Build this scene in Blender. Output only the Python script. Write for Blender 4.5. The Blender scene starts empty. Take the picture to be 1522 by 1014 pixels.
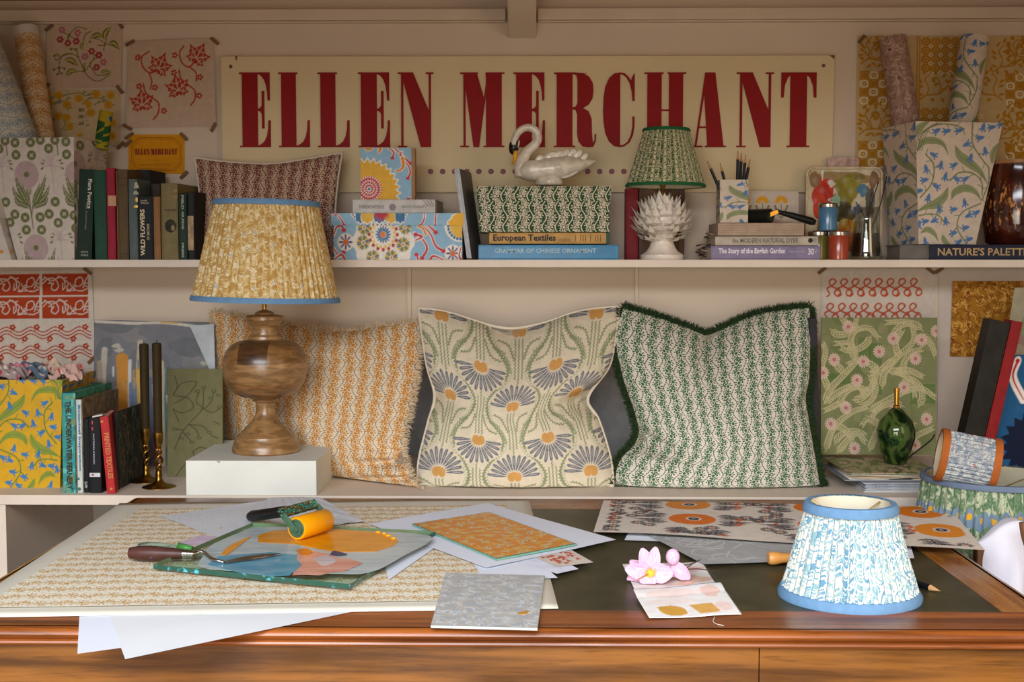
import bpy, math, random
import numpy as np
from mathutils import Vector, Matrix
random.seed(7)
rng = np.random.default_rng(7)
PI = math.pi
SC = bpy.context.scene
COL = SC.collection

# ------------------------------------------------------------------ camera
FPX, CX, CY = 1900.0, 761.0, 507.0
CAMZ = 1.236
PITCH = math.atan(116 / FPX)
YAW = math.atan(30 / FPX)
cam = bpy.data.cameras.new('camera')
cam.sensor_width = 36.0
cam.lens = FPX / 1522 * 36.0
cam.clip_start = .05
camo = bpy.data.objects.new('camera', cam)
COL.objects.link(camo)
camo.location = (0, 0, CAMZ)
camo.rotation_euler = (PI / 2 - PITCH, 0, YAW)
SC.camera = camo
RC = np.array(camo.rotation_euler.to_matrix())
C0 = np.array([0, 0, CAMZ])

# ------------------------------------------------------------------ world, lights, exposure
w = bpy.data.worlds.new('world')
SC.world = w
w.use_nodes = True
w.node_tree.nodes['Background'].inputs[0].default_value = (1, .78, .52, 1)
w.node_tree.nodes['Background'].inputs[1].default_value = .07


def area(name, loc, rot, sx, sy, power, col, spread=PI):
    l = bpy.data.lights.new(name, 'AREA')
    l.shape = 'RECTANGLE'
    l.size, l.size_y, l.energy, l.color, l.spread = sx, sy, power, col, spread
    o = bpy.data.objects.new(name, l)
    COL.objects.link(o)
    o.location = loc
    o.rotation_euler = rot
    return o


area('open_sky', (-.7, -1.9, 3.05), (math.radians(58), 0, math.radians(-9)), 3.2, 1.8, 225, (.84, .91, 1.0), math.radians(140))
area('low_fill', (-.4, -.8, 1.0), (math.radians(70), 0, math.radians(-8)), 1.6, .9, 14, (1.0, .90, .79), math.radians(76))  # added low fill, lifts the shelf and the wall under it
area('right_warm_fill', (1.45, 1.3, 1.35), (math.radians(72), 0, math.radians(62)), .7, .9, 4.5, (1.0, .70, .42), math.radians(150))  # added warm fill for the box's right side, no window stands here
SC.view_settings.view_transform = 'Standard'
SC.view_settings.look = 'None'
SC.view_settings.gamma = 1
SC.view_settings.use_curve_mapping = False
SC.view_settings.exposure = 0.0


# ------------------------------------------------------------------ pixel helpers (real depth / plane given)
def ray(px, py):
    d = RC @ np.array([(px - CX) / FPX, -(py - CY) / FPX, -1.0])
    return d


def W(px, py, Y):
    d = ray(px, py)
    return C0 + d * (Y / d[1])


def T(px, py, z):
    d = ray(px, py)
    return C0 + d * ((z - CAMZ) / d[2])


def pp(P):
    q = RC.T @ (np.array(P, float) - C0)
    return CX - q[0] / q[2] * FPX, CY + q[1] / q[2] * FPX


def lin(c):
    if isinstance(c, str):
        c = [int(c[i:i + 2], 16) / 255 for i in (0, 2, 4)]
    return tuple((x / 12.92 if x <= .04045 else ((x + .055) / 1.055) ** 2.4) for x in c[:3])


# ------------------------------------------------------------------ node expression helper
class NB:
    def __init__(s, name, rough=.6, metal=0., spec=.5):
        s.m = bpy.data.materials.new(name)
        s.m.use_nodes = True
        s.t = s.m.node_tree
        s.b = s.t.nodes['Principled BSDF']
        s.b.inputs['Roughness'].default_value = rough
        s.b.inputs['Metallic'].default_value = metal
        s.b.inputs['Specular IOR Level'].default_value = spec

    def new(s, k, **kw):
        n = s.t.nodes.new(k)
        for a, b in kw.items():
            setattr(n, a, b)
        return n

    def put(s, sock, v):
        if isinstance(v, E):
            s.t.links.new(v.s, sock)
        elif isinstance(v, (tuple, list)) and len(v) == 3 and len(sock.default_value) == 4:
            sock.default_value = (*v, 1)
        else:
            sock.default_value = v

    def f(s, op, *a):
        n = s.new('ShaderNodeMath', operation=op)
        for i, x in enumerate(a):
            s.put(n.inputs[i], x)
        return E(s, n.outputs[0])

    def mix(s, fac, a, b):
        n = s.new('ShaderNodeMix', data_type='RGBA')
        n.clamp_factor = True
        s.put(n.inputs[0], fac)
        s.put(n.inputs[6], a)
        s.put(n.inputs[7], b)
        return E(s, n.outputs[2])

    def coord(s, kind='UV'):
        n = s.new('ShaderNodeTexCoord')
        return E(s, n.outputs[kind])

    def sep(s, v):
        n = s.new('ShaderNodeSeparateXYZ')
        s.put(n.inputs[0], v)
        return [E(s, n.outputs[i]) for i in range(3)]

    def comb(s, x, y, z=0.):
        n = s.new('ShaderNodeCombineXYZ')
        for i, q in enumerate((x, y, z)):
            s.put(n.inputs[i], q)
        return E(s, n.outputs[0])

    def noise(s, vec, scale, detail=3., rough=.55, dist=0., out=0):
        n = s.new('ShaderNodeTexNoise')
        s.put(n.inputs['Vector'], vec)
        n.inputs['Scale'].default_value = scale
        n.inputs['Detail'].default_value = detail
        n.inputs['Roughness'].default_value = rough
        n.inputs['Distortion'].default_value = dist
        return E(s, n.outputs[out])

    def smooth(s, x, a, b):
        n = s.new('ShaderNodeMapRange', interpolation_type='SMOOTHSTEP')
        s.put(n.inputs[0], x)
        n.inputs[1].default_value = a
        n.inputs[2].default_value = b
        return E(s, n.outputs[0])

    def color(s, c):
        s.put(s.b.inputs['Base Color'], c)
        return s

    def bump(s, h, strength=.3, dist=.002):
        n = s.new('ShaderNodeBump')
        n.inputs['Strength'].default_value = strength
        n.inputs['Distance'].default_value = dist
        s.put(n.inputs['Height'], h)
        s.t.links.new(n.outputs[0], s.b.inputs['Normal'])
        return s


class E:
    def __init__(s, nb, sock):
        s.nb, s.s = nb, sock

    def __add__(s, o): return s.nb.f('ADD', s, o)
    __radd__ = __add__
    def __sub__(s, o): return s.nb.f('SUBTRACT', s, o)
    def __rsub__(s, o): return s.nb.f('SUBTRACT', o, s)
    def __mul__(s, o): return s.nb.f('MULTIPLY', s, o)
    __rmul__ = __mul__
    def __truediv__(s, o): return s.nb.f('DIVIDE', s, o)
    def __neg__(s): return s.nb.f('MULTIPLY', s, -1.)
    def sin(s): return s.nb.f('SINE', s)
    def cos(s): return s.nb.f('COSINE', s)
    def abs(s): return s.nb.f('ABSOLUTE', s)
    def fract(s): return s.nb.f('FRACT', s)
    def floor(s): return s.nb.f('FLOOR', s)
    def lt(s, o): return s.nb.f('LESS_THAN', s, o)
    def gt(s, o): return s.nb.f('GREATER_THAN', s, o)
    def min(s, o): return s.nb.f('MINIMUM', s, o)
    def max(s, o): return s.nb.f('MAXIMUM', s, o)


def hyp(a, b):
    return a.nb.f('SQRT', a * a + b * b)


_M = {}


def plain(col, rough=.6, metal=0., spec=.28, var=.12, scale=30., bump=0., name=None):
    """procedural material: a colour with a little noise variation"""
    c = lin(col) if isinstance(col, str) else col
    key = (c, rough, metal, spec, var, scale, bump)
    if key in _M:
        return _M[key]
    nb = NB(name or 'paint', rough, metal, spec)
    co = nb.coord('Object')
    n = nb.noise(co, scale, 4.)
    nb.color(nb.mix(nb.smooth(n, .3, .7), tuple(x * (1 - var) for x in c), tuple(min(1, x * (1 + var * .6)) for x in c)))
    if bump:
        nb.bump(nb.noise(co, scale * 6, 3.), bump, .001)
    _M[key] = nb.m
    return nb.m


def attr_mat(name, rough=.7, weave=0., spec=.2, wscale=900., sheen=0.):
    key = ('attr', rough, weave, spec, wscale, sheen)
    if key in _M:
        return _M[key]
    nb = NB(name, rough, 0, spec)
    a = nb.new('ShaderNodeVertexColor')
    a.layer_name = 'Col'
    co = nb.coord('Object')
    n = nb.noise(co, 55., 4.)
    base = E(nb, a.outputs[0])
    mx = nb.new('ShaderNodeMix', data_type='RGBA', blend_type='MULTIPLY')
    mx.inputs[0].default_value = 1.
    nb.put(mx.inputs[6], base)
    g = nb.smooth(n, .2, .8) * .16 + .9
    nb.put(mx.inputs[7], nb.comb(g, g, g))
    nb.color(E(nb, mx.outputs[2]))
    if weave:
        nb.bump(nb.noise(co, wscale, 1.), weave, .0006)
    if sheen:
        nb.b.inputs['Sheen Weight'].default_value = sheen
    _M[key] = nb.m
    return nb.m


def vine_mat(name, bg, line, motif, cw=.032, ch=.034, rough=.85, swap=False, fat=1., bump=.25, ground=None, solid=False):
    """printed trailing-vine stripe: wavy dashed stems between columns of small sprigs; UV in metres"""
    nb = NB(name, rough, 0, .25)
    bg, line, motif = lin(bg), lin(line), lin(motif)
    u, v, _ = nb.sep(nb.coord('UV'))
    if swap:
        u, v = v, u
    x, y = u / cw, v / ch
    n1 = nb.noise(nb.comb(x, y), 2.2, 2.)
    x = x + (n1 - .5) * .06
    # wavy stem
    wav = (y * (2 * PI)).sin() * .17
    k = x.floor()
    xs = (x + wav).fract() - .5
    d = (xs.abs() - .5).abs()
    dash = ((y * 9.).fract() - .5).abs().lt(.38)
    stem = d.lt(.045 * fat) * (1. if solid else dash)
    stem_edge = (d - .115).abs().lt(.02 * fat)
    # sprigs: two per period, alternately left and right, half offset per column
    tot = None
    for (sx, sy, R, n, ph) in ((.08, .25, .33, 9., .3), (-.08, .75, .33, 9., 1.1), (-.2, .38, .2, 5., .8), (.2, .88, .2, 5., 2.), (-.04, .51, .2, 5., 0.), (.04, .01, .2, 5., 1.), (.22, .56, .12, 4., 1.), (-.22, .06, .12, 4., 1.)):
        yy = (y - sy + k * .5 + .5).fract() - .5
        a, b = xs - sx + wav * -.6, yy * (ch / cw)
        r = hyp(a, b)
        th = nb.f('ARCTAN2', b, a)
        pet = (th * n + ph).cos() * .5 + .5
        m = (r.lt(pet * (R * .62 * fat) + R * .44) * r.gt(R * .46) * pet.gt(.42)).max(r.lt(R * .34))
        tot = m if tot is None else tot.max(m)
    vein = nb.noise(nb.comb(x, y), 9., 2.)
    tot = tot * vein.gt(.33)
    c = nb.mix(stem_edge * (0. if ground is None else 1.), bg, lin(ground) if ground else bg)
    c = nb.mix(tot, c, motif)
    c = nb.mix(stem, c, line)
    fibre = nb.noise(nb.coord('Object'), 420., 2.)
    c = nb.mix(nb.smooth(fibre, .35, .8) * .16, c, (.25, .2, .14))
    nb.color(c)
    if bump:
        nb.bump(nb.noise(nb.coord('Object'), 900., 1.), bump, .0006)
    return nb.m


def swirl_mat(name, bg, a, b, dot=None, cell=.03, rough=.8, spec=.3, coordk='UV', bump=.15, wash=.0, layers=4):
    """tangled crescent leaves: rotated crescents, one per voronoi cell, in two layers"""
    nb = NB(name, rough, 0, spec)
    bg, a, b = lin(bg), lin(a), lin(b)
    uv = nb.coord(coordk)
    c = bg
    uu, vv, _ = nb.sep(uv)
    c = nb.mix(nb.smooth(nb.noise(uv, 1.2 / cell * .1, 3.), .3, .7) * (.5 if wash else .15), bg, tuple(q * .75 for q in bg))
    for li, (sc, colr, off) in enumerate(((1.0, a, 0.), (.75, b, 3.7), (.85, a, 9.1), (.6, b, 5.2))[:layers]):
        s_ = 1 / (cell * sc)
        vo = nb.new('ShaderNodeTexVoronoi', voronoi_dimensions='2D')
        vo.inputs['Scale'].default_value = 1.
        vo.inputs['Randomness'].default_value = .75
        px, py = uu * s_ + off, vv * s_ + off * 1.7
        nb.put(vo.inputs['Vector'], nb.comb(px, py))
        cx, cy, _ = nb.sep(E(nb, vo.outputs['Position']))
        rr, gg, bb = nb.sep(E(nb, vo.outputs['Color']))
        ang = rr * (2 * PI)
        lx, ly = px - cx, py - cy
        X = lx * ang.cos() + ly * ang.sin()
        Y = ly * ang.cos() - lx * ang.sin()
        r = hyp(X + .32, Y)
        taper = nb.smooth((Y / .48).abs(), 1., .1)
        m = (r - .36).abs().lt(taper * .115) * X.gt(-.25)
        m2 = (r - .60).abs().lt(taper * .05) * X.gt(-.25)
        c = nb.mix(m.max(m2), c, colr)
        if li == 0 and dot:
            c = nb.mix(hyp(X - .12, Y).lt(.13) * bb.gt(.4), c, lin(dot))
    nb.color(c)
    if bump:
        nb.bump(nb.noise(nb.coord('Object'), 700., 1.), bump, .0006)
    return nb.m


def wood_mat(name, dark, light, scale=6., axis=0, rough=.35, stretch=14., spec=.5, blotch=.25, coat=0.):
    nb = NB(name, rough, 0, spec)
    co = nb.coord('Object')
    xyz = nb.sep(co)
    k = [1., 1., 1.]
    k[axis] = 1. / stretch
    p = nb.comb(xyz[0] * k[0], xyz[1] * k[1], xyz[2] * k[2])
    g = nb.noise(p, scale * 6, 5., .6, .6)
    fine = nb.noise(p, scale * 40, 3., .7)
    t = nb.smooth(g, .32, .68)
    d, l = lin(dark), lin(light)
    c = nb.mix(t, d, l)
    c = nb.mix(nb.smooth(fine, .52, .72) * .45, c, tuple(x * .45 for x in d))
    c = nb.mix(nb.smooth(nb.noise(co, 3.5, 3.), .45, .7) * blotch, c, tuple(x * .5 for x in d))
    nb.color(c)
    nb.bump(fine, .12, .0008)
    if coat:
        nb.b.inputs['Coat Weight'].default_value = coat
        nb.b.inputs['Coat Roughness'].default_value = .18
    r = nb.smooth(nb.noise(co, 9., 4.), .3, .8) * .22 + (rough - .08)
    nb.put(nb.b.inputs['Roughness'], r)
    return nb.m


def thin_glass(name, tint=(.86, .9, .88), refl=.12, rough=.04):
    nb = NB(name, .05)
    tr, gl, mx = nb.new('ShaderNodeBsdfTransparent'), nb.new('ShaderNodeBsdfGlossy'), nb.new('ShaderNodeMixShader')
    tr.inputs[0].default_value = (*tint, 1)
    gl.inputs['Roughness'].default_value = rough
    mx.inputs[0].default_value = refl
    nb.t.links.new(tr.outputs[0], mx.inputs[1])
    nb.t.links.new(gl.outputs[0], mx.inputs[2])
    nb.t.links.new(mx.outputs[0], nb.t.nodes['Material Output'].inputs[0])
    return nb.m


def glass_mat(name, col, rough=.02, ior=1.5, stops=None):
    nb = NB(name, rough, 0, .5)
    nb.b.inputs['Transmission Weight'].default_value = 1.
    nb.b.inputs['IOR'].default_value = ior
    nb.color(lin(col))
    return nb.m


# ------------------------------------------------------------------ numpy canvas (computes printed patterns stored per vertex)
class Cv:
    """x right, y DOWN, in any drawing units; w,h size in units; k samples per unit"""

    def __init__(s, w, h, k, bg):
        s.w, s.h, s.k = w, h, k
        s.H, s.W_ = int(h * k), int(w * k)
        s.a = np.empty((s.H, s.W_, 3))
        s.a[:] = lin(bg)
        s.ox = s.oy = 0
        s.sx = s.sy = 1.
        s.wrap = False

    def xf(s, pts):
        p = np.array(pts, float).reshape(-1, 2)
        return (p * [s.sx, s.sy] + [s.ox, s.oy])

    def _paint(s, x0, y0, x1, y1, fn, col, al):
        i0, i1 = max(0, int(y0 * s.k) - 1), min(s.H, int(y1 * s.k) + 2)
        j0, j1 = max(0, int(x0 * s.k) - 1), min(s.W_, int(x1 * s.k) + 2)
        if i1 <= i0 or j1 <= j0:
            return
        yy, xx = np.mgrid[i0:i1, j0:j1]
        m = np.clip(fn((xx + .5) / s.k, (yy + .5) / s.k) * s.k + .5, 0, 1)[..., None] * al
        s.a[i0:i1, j0:j1] = s.a[i0:i1, j0:j1] * (1 - m) + np.array(lin(col) if isinstance(col, str) else col) * m

    def ell(s, cx, cy, rx, ry, col, rot=0., al=1.):
        (cx, cy), = s.xf([(cx, cy)])
        R = max(rx, ry)
        c, n = math.cos(rot), math.sin(rot)

        def fn(x, y):
            X, Y = (x - cx) * c + (y - cy) * n, (y - cy) * c - (x - cx) * n
            return (1 - np.sqrt((X / rx) ** 2 + (Y / ry) ** 2)) * min(rx, ry)
        s._paint(cx - R, cy - R, cx + R, cy + R, fn, col, al)

    def stroke(s, pts, wd, col, al=1., w1=None, sm=True, dash=None):
        p = s.xf(curve(pts) if sm and len(pts) > 2 else pts)
        n = len(p) - 1
        for i in range(n):
            if dash and (i // dash) % 2:
                continue
            a, b = p[i], p[i + 1]
            wa = wd if w1 is None else wd + (w1 - wd) * (i + .5) / n
            d = b - a
            L = (d @ d) + 1e-12

            def fn(x, y, a=a, d=d, L=L, wa=wa):
                t = np.clip(((x - a[0]) * d[0] + (y - a[1]) * d[1]) / L, 0, 1)
                return wa / 2 - np.hypot(x - a[0] - t * d[0], y - a[1] - t * d[1])
            s._paint(min(a[0], b[0]) - wa, min(a[1], b[1]) - wa, max(a[0], b[0]) + wa, max(a[1], b[1]) + wa, fn, col, al)

    def poly(s, pts, col, al=1., sm=False):
        if sm:
            pts = curve(list(pts) + [pts[0]])
        p = s.xf(pts)

        def fn(x, y):
            ins = np.zeros(x.shape, bool)
            q = np.roll(p, -1, 0)
            for (ax, ay), (bx, by) in zip(p, q):
                if ay == by:
                    continue
                c = ((ay > y) != (by > y)) & (x < (bx - ax) * (y - ay) / (by - ay) + ax)
                ins ^= c
            return np.where(ins, 9., -9.)
        s._paint(p[:, 0].min(), p[:, 1].min(), p[:, 0].max(), p[:, 1].max(), fn, col, al)

    def leaf(s, pts, wd, col, vein=None, al=1., teeth=0.):
        """leaf along a curve, widest in the middle"""
        c = np.array(curve(pts, 6))
        t = np.linspace(0, 1, len(c))
        d = np.gradient(c, axis=0)
        nrm = np.stack([-d[:, 1], d[:, 0]], 1) / (np.hypot(d[:, 0], d[:, 1])[:, None] + 1e-9)
        hw = wd / 2 * np.sin(PI * t ** .8)
        if teeth:
            hw = hw * (1 + teeth * ((np.arange(len(c)) % 2) * 2 - 1))
        s.poly(np.vstack([c + nrm * hw[:, None], (c - nrm * hw[:, None])[::-1]]), col, al)
        if vein:
            s.stroke(pts, wd * .08, vein)

    def rosette(s, cx, cy, R, n, col, r0=0., wd=None, rot=0., a0=0., a1=2 * PI):
        for i in range(n):
            a = rot + a0 + (a1 - a0) * i / n
            m = (R + r0) / 2
            s.ell(cx + math.cos(a) * m / s.sx * 1, cy + math.sin(a) * m / s.sy, (R - r0) / 2, wd or R * .2, col, a)

    def blob(s, cx, cy, rx, ry, col, seed=0, rough=.25, al=1.):
        r = np.random.default_rng(seed)
        n = 40
        th = np.linspace(0, 2 * PI, n, endpoint=False)
        f = 1 + sum(r.normal() * rough / (k + 1) * np.cos(k * th + r.uniform(0, 6)) for k in range(2, 8))
        s.poly(np.stack([cx + rx * f * np.cos(th), cy + ry * f * np.sin(th)], 1), col, al)

    def grain(s, amp=.05, seed=1, blur=1):
        g = np.random.default_rng(seed).normal(size=(s.H, s.W_))
        for _ in range(blur):
            g = (g + np.roll(g, 1, 0) + np.roll(g, 1, 1) + np.roll(g, -1, 0)) / 4
        s.a *= 1 + amp * (2 ** blur) * g[..., None]
        return s

    def at(s, u, v):
        """sample at u,v in 0..1 (v up)"""
        x = np.clip((u % 1.0000001) * s.W_ - .5, 0, s.W_ - 1.001) if s.wrap else np.clip(u * s.W_ - .5, 0, s.W_ - 1.001)
        vv = 1 - ((v % 1.0000001) if s.wrap else v)
        y = np.clip(vv * s.H - .5, 0, s.H - 1.001)
        i, j = y.astype(int), x.astype(int)
        fy, fx = (y - i)[..., None], (x - j)[..., None]
        a = s.a
        return (a[i, j] * (1 - fy) * (1 - fx) + a[i + 1, j] * fy * (1 - fx) + a[i, j + 1] * (1 - fy) * fx + a[i + 1, j + 1] * fy * fx)


def curve(pts, n=6):
    p = [np.array(q, float) for q in pts]
    if len(p) < 3:
        return [p[0] + (p[-1] - p[0]) * t for t in np.linspace(0, 1, n + 1)]
    p = [2 * p[0] - p[1]] + p + [2 * p[-1] - p[-2]]
    out = []
    for i in range(1, len(p) - 2):
        a, b, c, d = p[i - 1:i + 3]
        for k in range(n):
            t = k / n
            out.append(.5 * ((2 * b) + (c - a) * t + (2 * a - 5 * b + 4 * c - d) * t * t + (3 * b - a - 3 * c + d) * t ** 3))
    out.append(p[-2])
    return out


# ------------------------------------------------------------------ mesh building
def tag(o, label=None, cat=None, group=None, kind=None):
    if label: o['label'] = label
    if cat: o['category'] = cat
    if group: o['group'] = group
    if kind: o['kind'] = kind
    return o


def thing(name, label, cat, loc, group=None):
    o = bpy.data.objects.new(name, None)
    o.empty_display_size = .03
    COL.objects.link(o)
    o.location = [float(x) for x in loc]
    return tag(o, label, cat, group)


class MB:
    def __init__(s):
        s.V, s.F, s.M, s.C, s.U, s.n = [], [], [], [], [], 0

    def add(s, V, F, m=0, col=None, uv=None):
        V = np.asarray(V, float).reshape(-1, 3)
        s.V.append(V)
        s.F += [tuple(i + s.n for i in f) for f in F]
        s.M += [m] * len(F)
        c = np.ones((len(V), 3)) if col is None else np.broadcast_to(np.asarray(col, float).reshape(-1, 3), (len(V), 3))
        s.C.append(c)
        s.U.append(np.zeros((len(V), 2)) if uv is None else np.asarray(uv, float).reshape(-1, 2))
        s.n += len(V)
        return s

    def grid(s, P, col=None, uv=None, m=0, wrap=False, flip=False):
        nu, nv = P.shape[:2]
        idx = np.arange(nu * nv).reshape(nu, nv)
        if wrap:
            idx = np.vstack([idx, idx[:1]])
        a, b, c, d = idx[:-1, :-1], idx[1:, :-1], idx[1:, 1:], idx[:-1, 1:]
        F = np.stack([a, b, c, d] if not flip else [a, d, c, b], -1).reshape(-1, 4)
        return s.add(P, F.tolist(), m, col, uv)

    def quad(s, c00, c10, c11, c01, nu=1, nv=1, cv=None, m=0, uvs=None, fn=None, flip=False):
        """patch from corners (lower left, lower right, upper right, upper left)"""
        u = np.linspace(0, 1, nu + 1)[:, None, None]
        v = np.linspace(0, 1, nv + 1)[None, :, None]
        c00, c10, c11, c01 = [np.array(c, float) for c in (c00, c10, c11, c01)]
        P = (1 - u) * (1 - v) * c00 + u * (1 - v) * c10 + u * v * c11 + (1 - u) * v * c01
        if fn:
            P = fn(P, u[..., 0] + 0 * v[..., 0], v[..., 0] + 0 * u[..., 0])
        uu, vv = np.broadcast_arrays(u[..., 0], v[..., 0])
        col = cv.at(uu, vv) if isinstance(cv, Cv) else (cv(uu, vv) if callable(cv) else cv)
        sx, sy = np.linalg.norm(c10 - c00), np.linalg.norm(c01 - c00)
        if uvs is None:
            uvs = (0, 0, sx, sy)
        uv = np.stack([uvs[0] + uu * uvs[2], uvs[1] + vv * uvs[3]], -1)
        return s.grid(P, col, uv, m, flip=flip)

    def box(s, x0, y0, z0, x1, y1, z1, m=0, col=None):
        V = [(x, y, z) for x in (x0, x1) for y in (y0, y1) for z in (z0, z1)]
        F = [(0, 1, 3, 2), (4, 6, 7, 5), (0, 4, 5, 1), (2, 3, 7, 6), (0, 2, 6, 4), (1, 5, 7, 3)]
        return s.add(V, F, m, col)

    def hexa(s, b, t, m=0, col=None):
        """8 corners: bottom ring of 4, top ring of 4"""
        return s.add(list(b) + list(t), [(3, 2, 1, 0), (4, 5, 6, 7), (0, 1, 5, 4), (1, 2, 6, 5), (2, 3, 7, 6), (3, 0, 4, 7)], m, col)

    def prism(s, pts, o, ux, uy, d, m=0, col=None):
        o, ux, uy, d = [np.array(q, float) for q in (o, ux, uy, d)]
        p = [o + ux * a + uy * b for a, b in pts]
        n = len(p)
        F = [tuple(range(n)), tuple(range(2 * n - 1, n - 1, -1))] + [(i, n + i, n + (i + 1) % n, (i + 1) % n) for i in range(n)]
        return s.add(p + [q + d for q in p], F, m, col)

    def lathe(s, prof, c, n=48, m=0, axis=None, rfn=None, col=None, cap=True, uvs=1.):
        """profile [(r,z)] around an axis through c"""
        A = basis(axis) if axis is not None else np.eye(3)
        th = np.linspace(0, 2 * PI, n, endpoint=False)
        prof = np.array(prof, float)
        R = prof[:, 0][None, :] * np.ones((n, 1))
        if rfn is not None:
            R = rfn(th[:, None], np.arange(len(prof))[None, :], R)
        P = np.stack([R * np.cos(th)[:, None], R * np.sin(th)[:, None], np.broadcast_to(prof[:, 1], R.shape)], -1)
        P = P @ A.T + np.array(c, float)
        uu, vv = np.meshgrid(th / (2 * PI) * uvs, prof[:, 1], indexing='ij')
        cc = col(uu, vv) if callable(col) else col
        s.grid(P, cc, np.stack([uu, vv], -1), m, wrap=True)
        if cap:
            k = len(prof)
            for j, fl in ((0, True), (k - 1, False)):
                if prof[j, 0] > 1e-5:
                    ring = [s.n - n * k + i * k + j for i in range(n)]
                    s.F.append(tuple(ring[::-1] if fl else ring))
                    s.M.append(m)
        return s

    def tube(s, pts, r, n=8, m=0, col=None, caps=True, flat=1.):
        p = np.array(pts, float)
        k = len(p)
        r = np.broadcast_to(np.array(r, float), (k,))
        t = np.gradient(p, axis=0)
        t /= np.linalg.norm(t, axis=1)[:, None] + 1e-12
        up = np.array([0, 0, 1.]) if abs(t[0][2]) < .9 else np.array([1., 0, 0])
        P = np.zeros((n, k, 3))
        a = np.cross(t[0], up)
        for i in range(k):
            a = a - t[i] * (a @ t[i])
            a /= np.linalg.norm(a) + 1e-12
            b = np.cross(t[i], a)
            for j in range(n):
                q = 2 * PI * j / n
                P[j, i] = p[i] + r[i] * (math.cos(q) * a + flat * math.sin(q) * b)
        s.grid(P, col, None, m, wrap=True, flip=True)
        if caps:
            base = s.n - n * k
            s.F.append(tuple(base + j * k for j in range(n)))
            s.F.append(tuple(base + j * k + k - 1 for j in range(n))[::-1])
            s.M += [m, m]
        return s

    def ball(s, c, rx, ry, rz, n=16, m=0, col=None, A=None):
        th = np.linspace(0, PI, n // 2 + 1)
        prof = [(max(1e-6, math.sin(t)), -math.cos(t)) for t in th]
        k0 = s.n
        s.lathe(prof, (0, 0, 0), n, m, col=col, cap=False)
        V = s.V[-1] * [rx, ry, rz]
        if A is not None:
            V = V @ np.array(A).T
        s.V[-1] = V + np.array(c, float)
        return s

    def xform(s, fn):
        s.V = [fn(v) for v in s.V]
        return s

    def build(s, name, mats, parent=None, label=None, cat=None, group=None, kind=None, smooth=None, bevel=0., solid=0., usecol=False, origin=None):
        V = np.vstack(s.V)
        if parent is not None:
            off = np.array(parent_loc(parent))
        elif origin is not None:
            off = np.array(origin, float)
        else:
            lo, hi = V.min(0), V.max(0)
            off = np.array([(lo[0] + hi[0]) / 2, (lo[1] + hi[1]) / 2, lo[2]])
        me = bpy.data.meshes.new(name)
        me.from_pydata((V - off).tolist(), [], s.F)
        mats = mats if isinstance(mats, (list, tuple)) else [mats]
        for m in mats:
            me.materials.append(m)
        if len(mats) > 1:
            me.polygons.foreach_set('material_index', s.M)
        vi = np.zeros(len(me.loops), dtype=np.int32)
        me.loops.foreach_get('vertex_index', vi)
        U = np.vstack(s.U)
        if np.abs(U).max() > 0:
            uvl = me.uv_layers.new(name='UVMap')
            uvl.data.foreach_set('uv', U[vi].astype(np.float32).ravel())
        C = np.vstack(s.C)
        if C.min() < .9999:
            ca = me.color_attributes.new('Col', 'FLOAT_COLOR', 'POINT')
            ca.data.foreach_set('color', np.hstack([np.clip(C, 0, 1), np.ones((len(C), 1))]).astype(np.float32).ravel())
        if smooth:
            me.polygons.foreach_set('use_smooth', [True] * len(me.polygons))
            if smooth is not True:
                me.set_sharp_from_angle(angle=smooth)
        me.validate()
        o = bpy.data.objects.new(name, me)
        COL.objects.link(o)
        if parent is not None:
            o.parent = parent
        else:
            o.location = off.tolist()
        if bevel:
            b = o.modifiers.new('bevel', 'BEVEL')
            b.width, b.segments, b.limit_method, b.angle_limit = bevel, 2, 'ANGLE', .7
        if solid:
            b = o.modifiers.new('solid', 'SOLIDIFY')
            b.thickness, b.offset = solid, -1
        return tag(o, label, cat, group, kind)


def parent_loc(o):
    l = np.array(o.location)
    while o.parent:
        o = o.parent
        l = l + np.array(o.location)
    return l


def basis(axis):
    z = np.array(axis, float)
    z /= np.linalg.norm(z)
    x = np.cross([0, 1, 0] if abs(z[1]) < .9 else [1, 0, 0], z)
    x /= np.linalg.norm(x)
    return np.stack([x, np.cross(z, x), z], 1)


def norm(v):
    v = np.array(v, float)
    return v / (np.linalg.norm(v) + 1e-12)


_T = {}


def lettering(txt, o, ux, uy, w, h, mat, parent, name='lettering', bold=0., depth=.0002, label=None, shear=0., center=True):
    """flat printed words fitted in the rectangle o + ux*w + uy*h"""
    key = (txt, bold, shear)
    if key not in _T:
        cu = bpy.data.curves.new('t', 'FONT')
        cu.body = txt
        cu.size = 1
        cu.offset = bold
        cu.shear = shear
        cu.resolution_u = 2
        ob = bpy.data.objects.new('t', cu)
        COL.objects.link(ob)
        dg = bpy.context.evaluated_depsgraph_get()
        me = bpy.data.meshes.new_from_object(ob.evaluated_get(dg))
        V = np.array([v.co[:] for v in me.vertices])
        F = [tuple(p.vertices) for p in me.polygons]
        bpy.data.objects.remove(ob)
        bpy.data.meshes.remove(me)
        V[:, :2] -= V[:, :2].min(0)
        _T[key] = (V / 1., F, V[:, :2].max(0))
    V, F, mx = _T[key]
    ux, uy = norm(ux), norm(uy)
    n = np.cross(ux, uy)
    P = np.array(o, float) + ux * (V[:, :1] / mx[0] * w) + uy * (V[:, 1:2] / mx[1] * h) + n * depth
    return MB().add(P, F).build(name, mat, parent, label=label)


X_, Y_, Z_ = np.eye(3)

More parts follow.
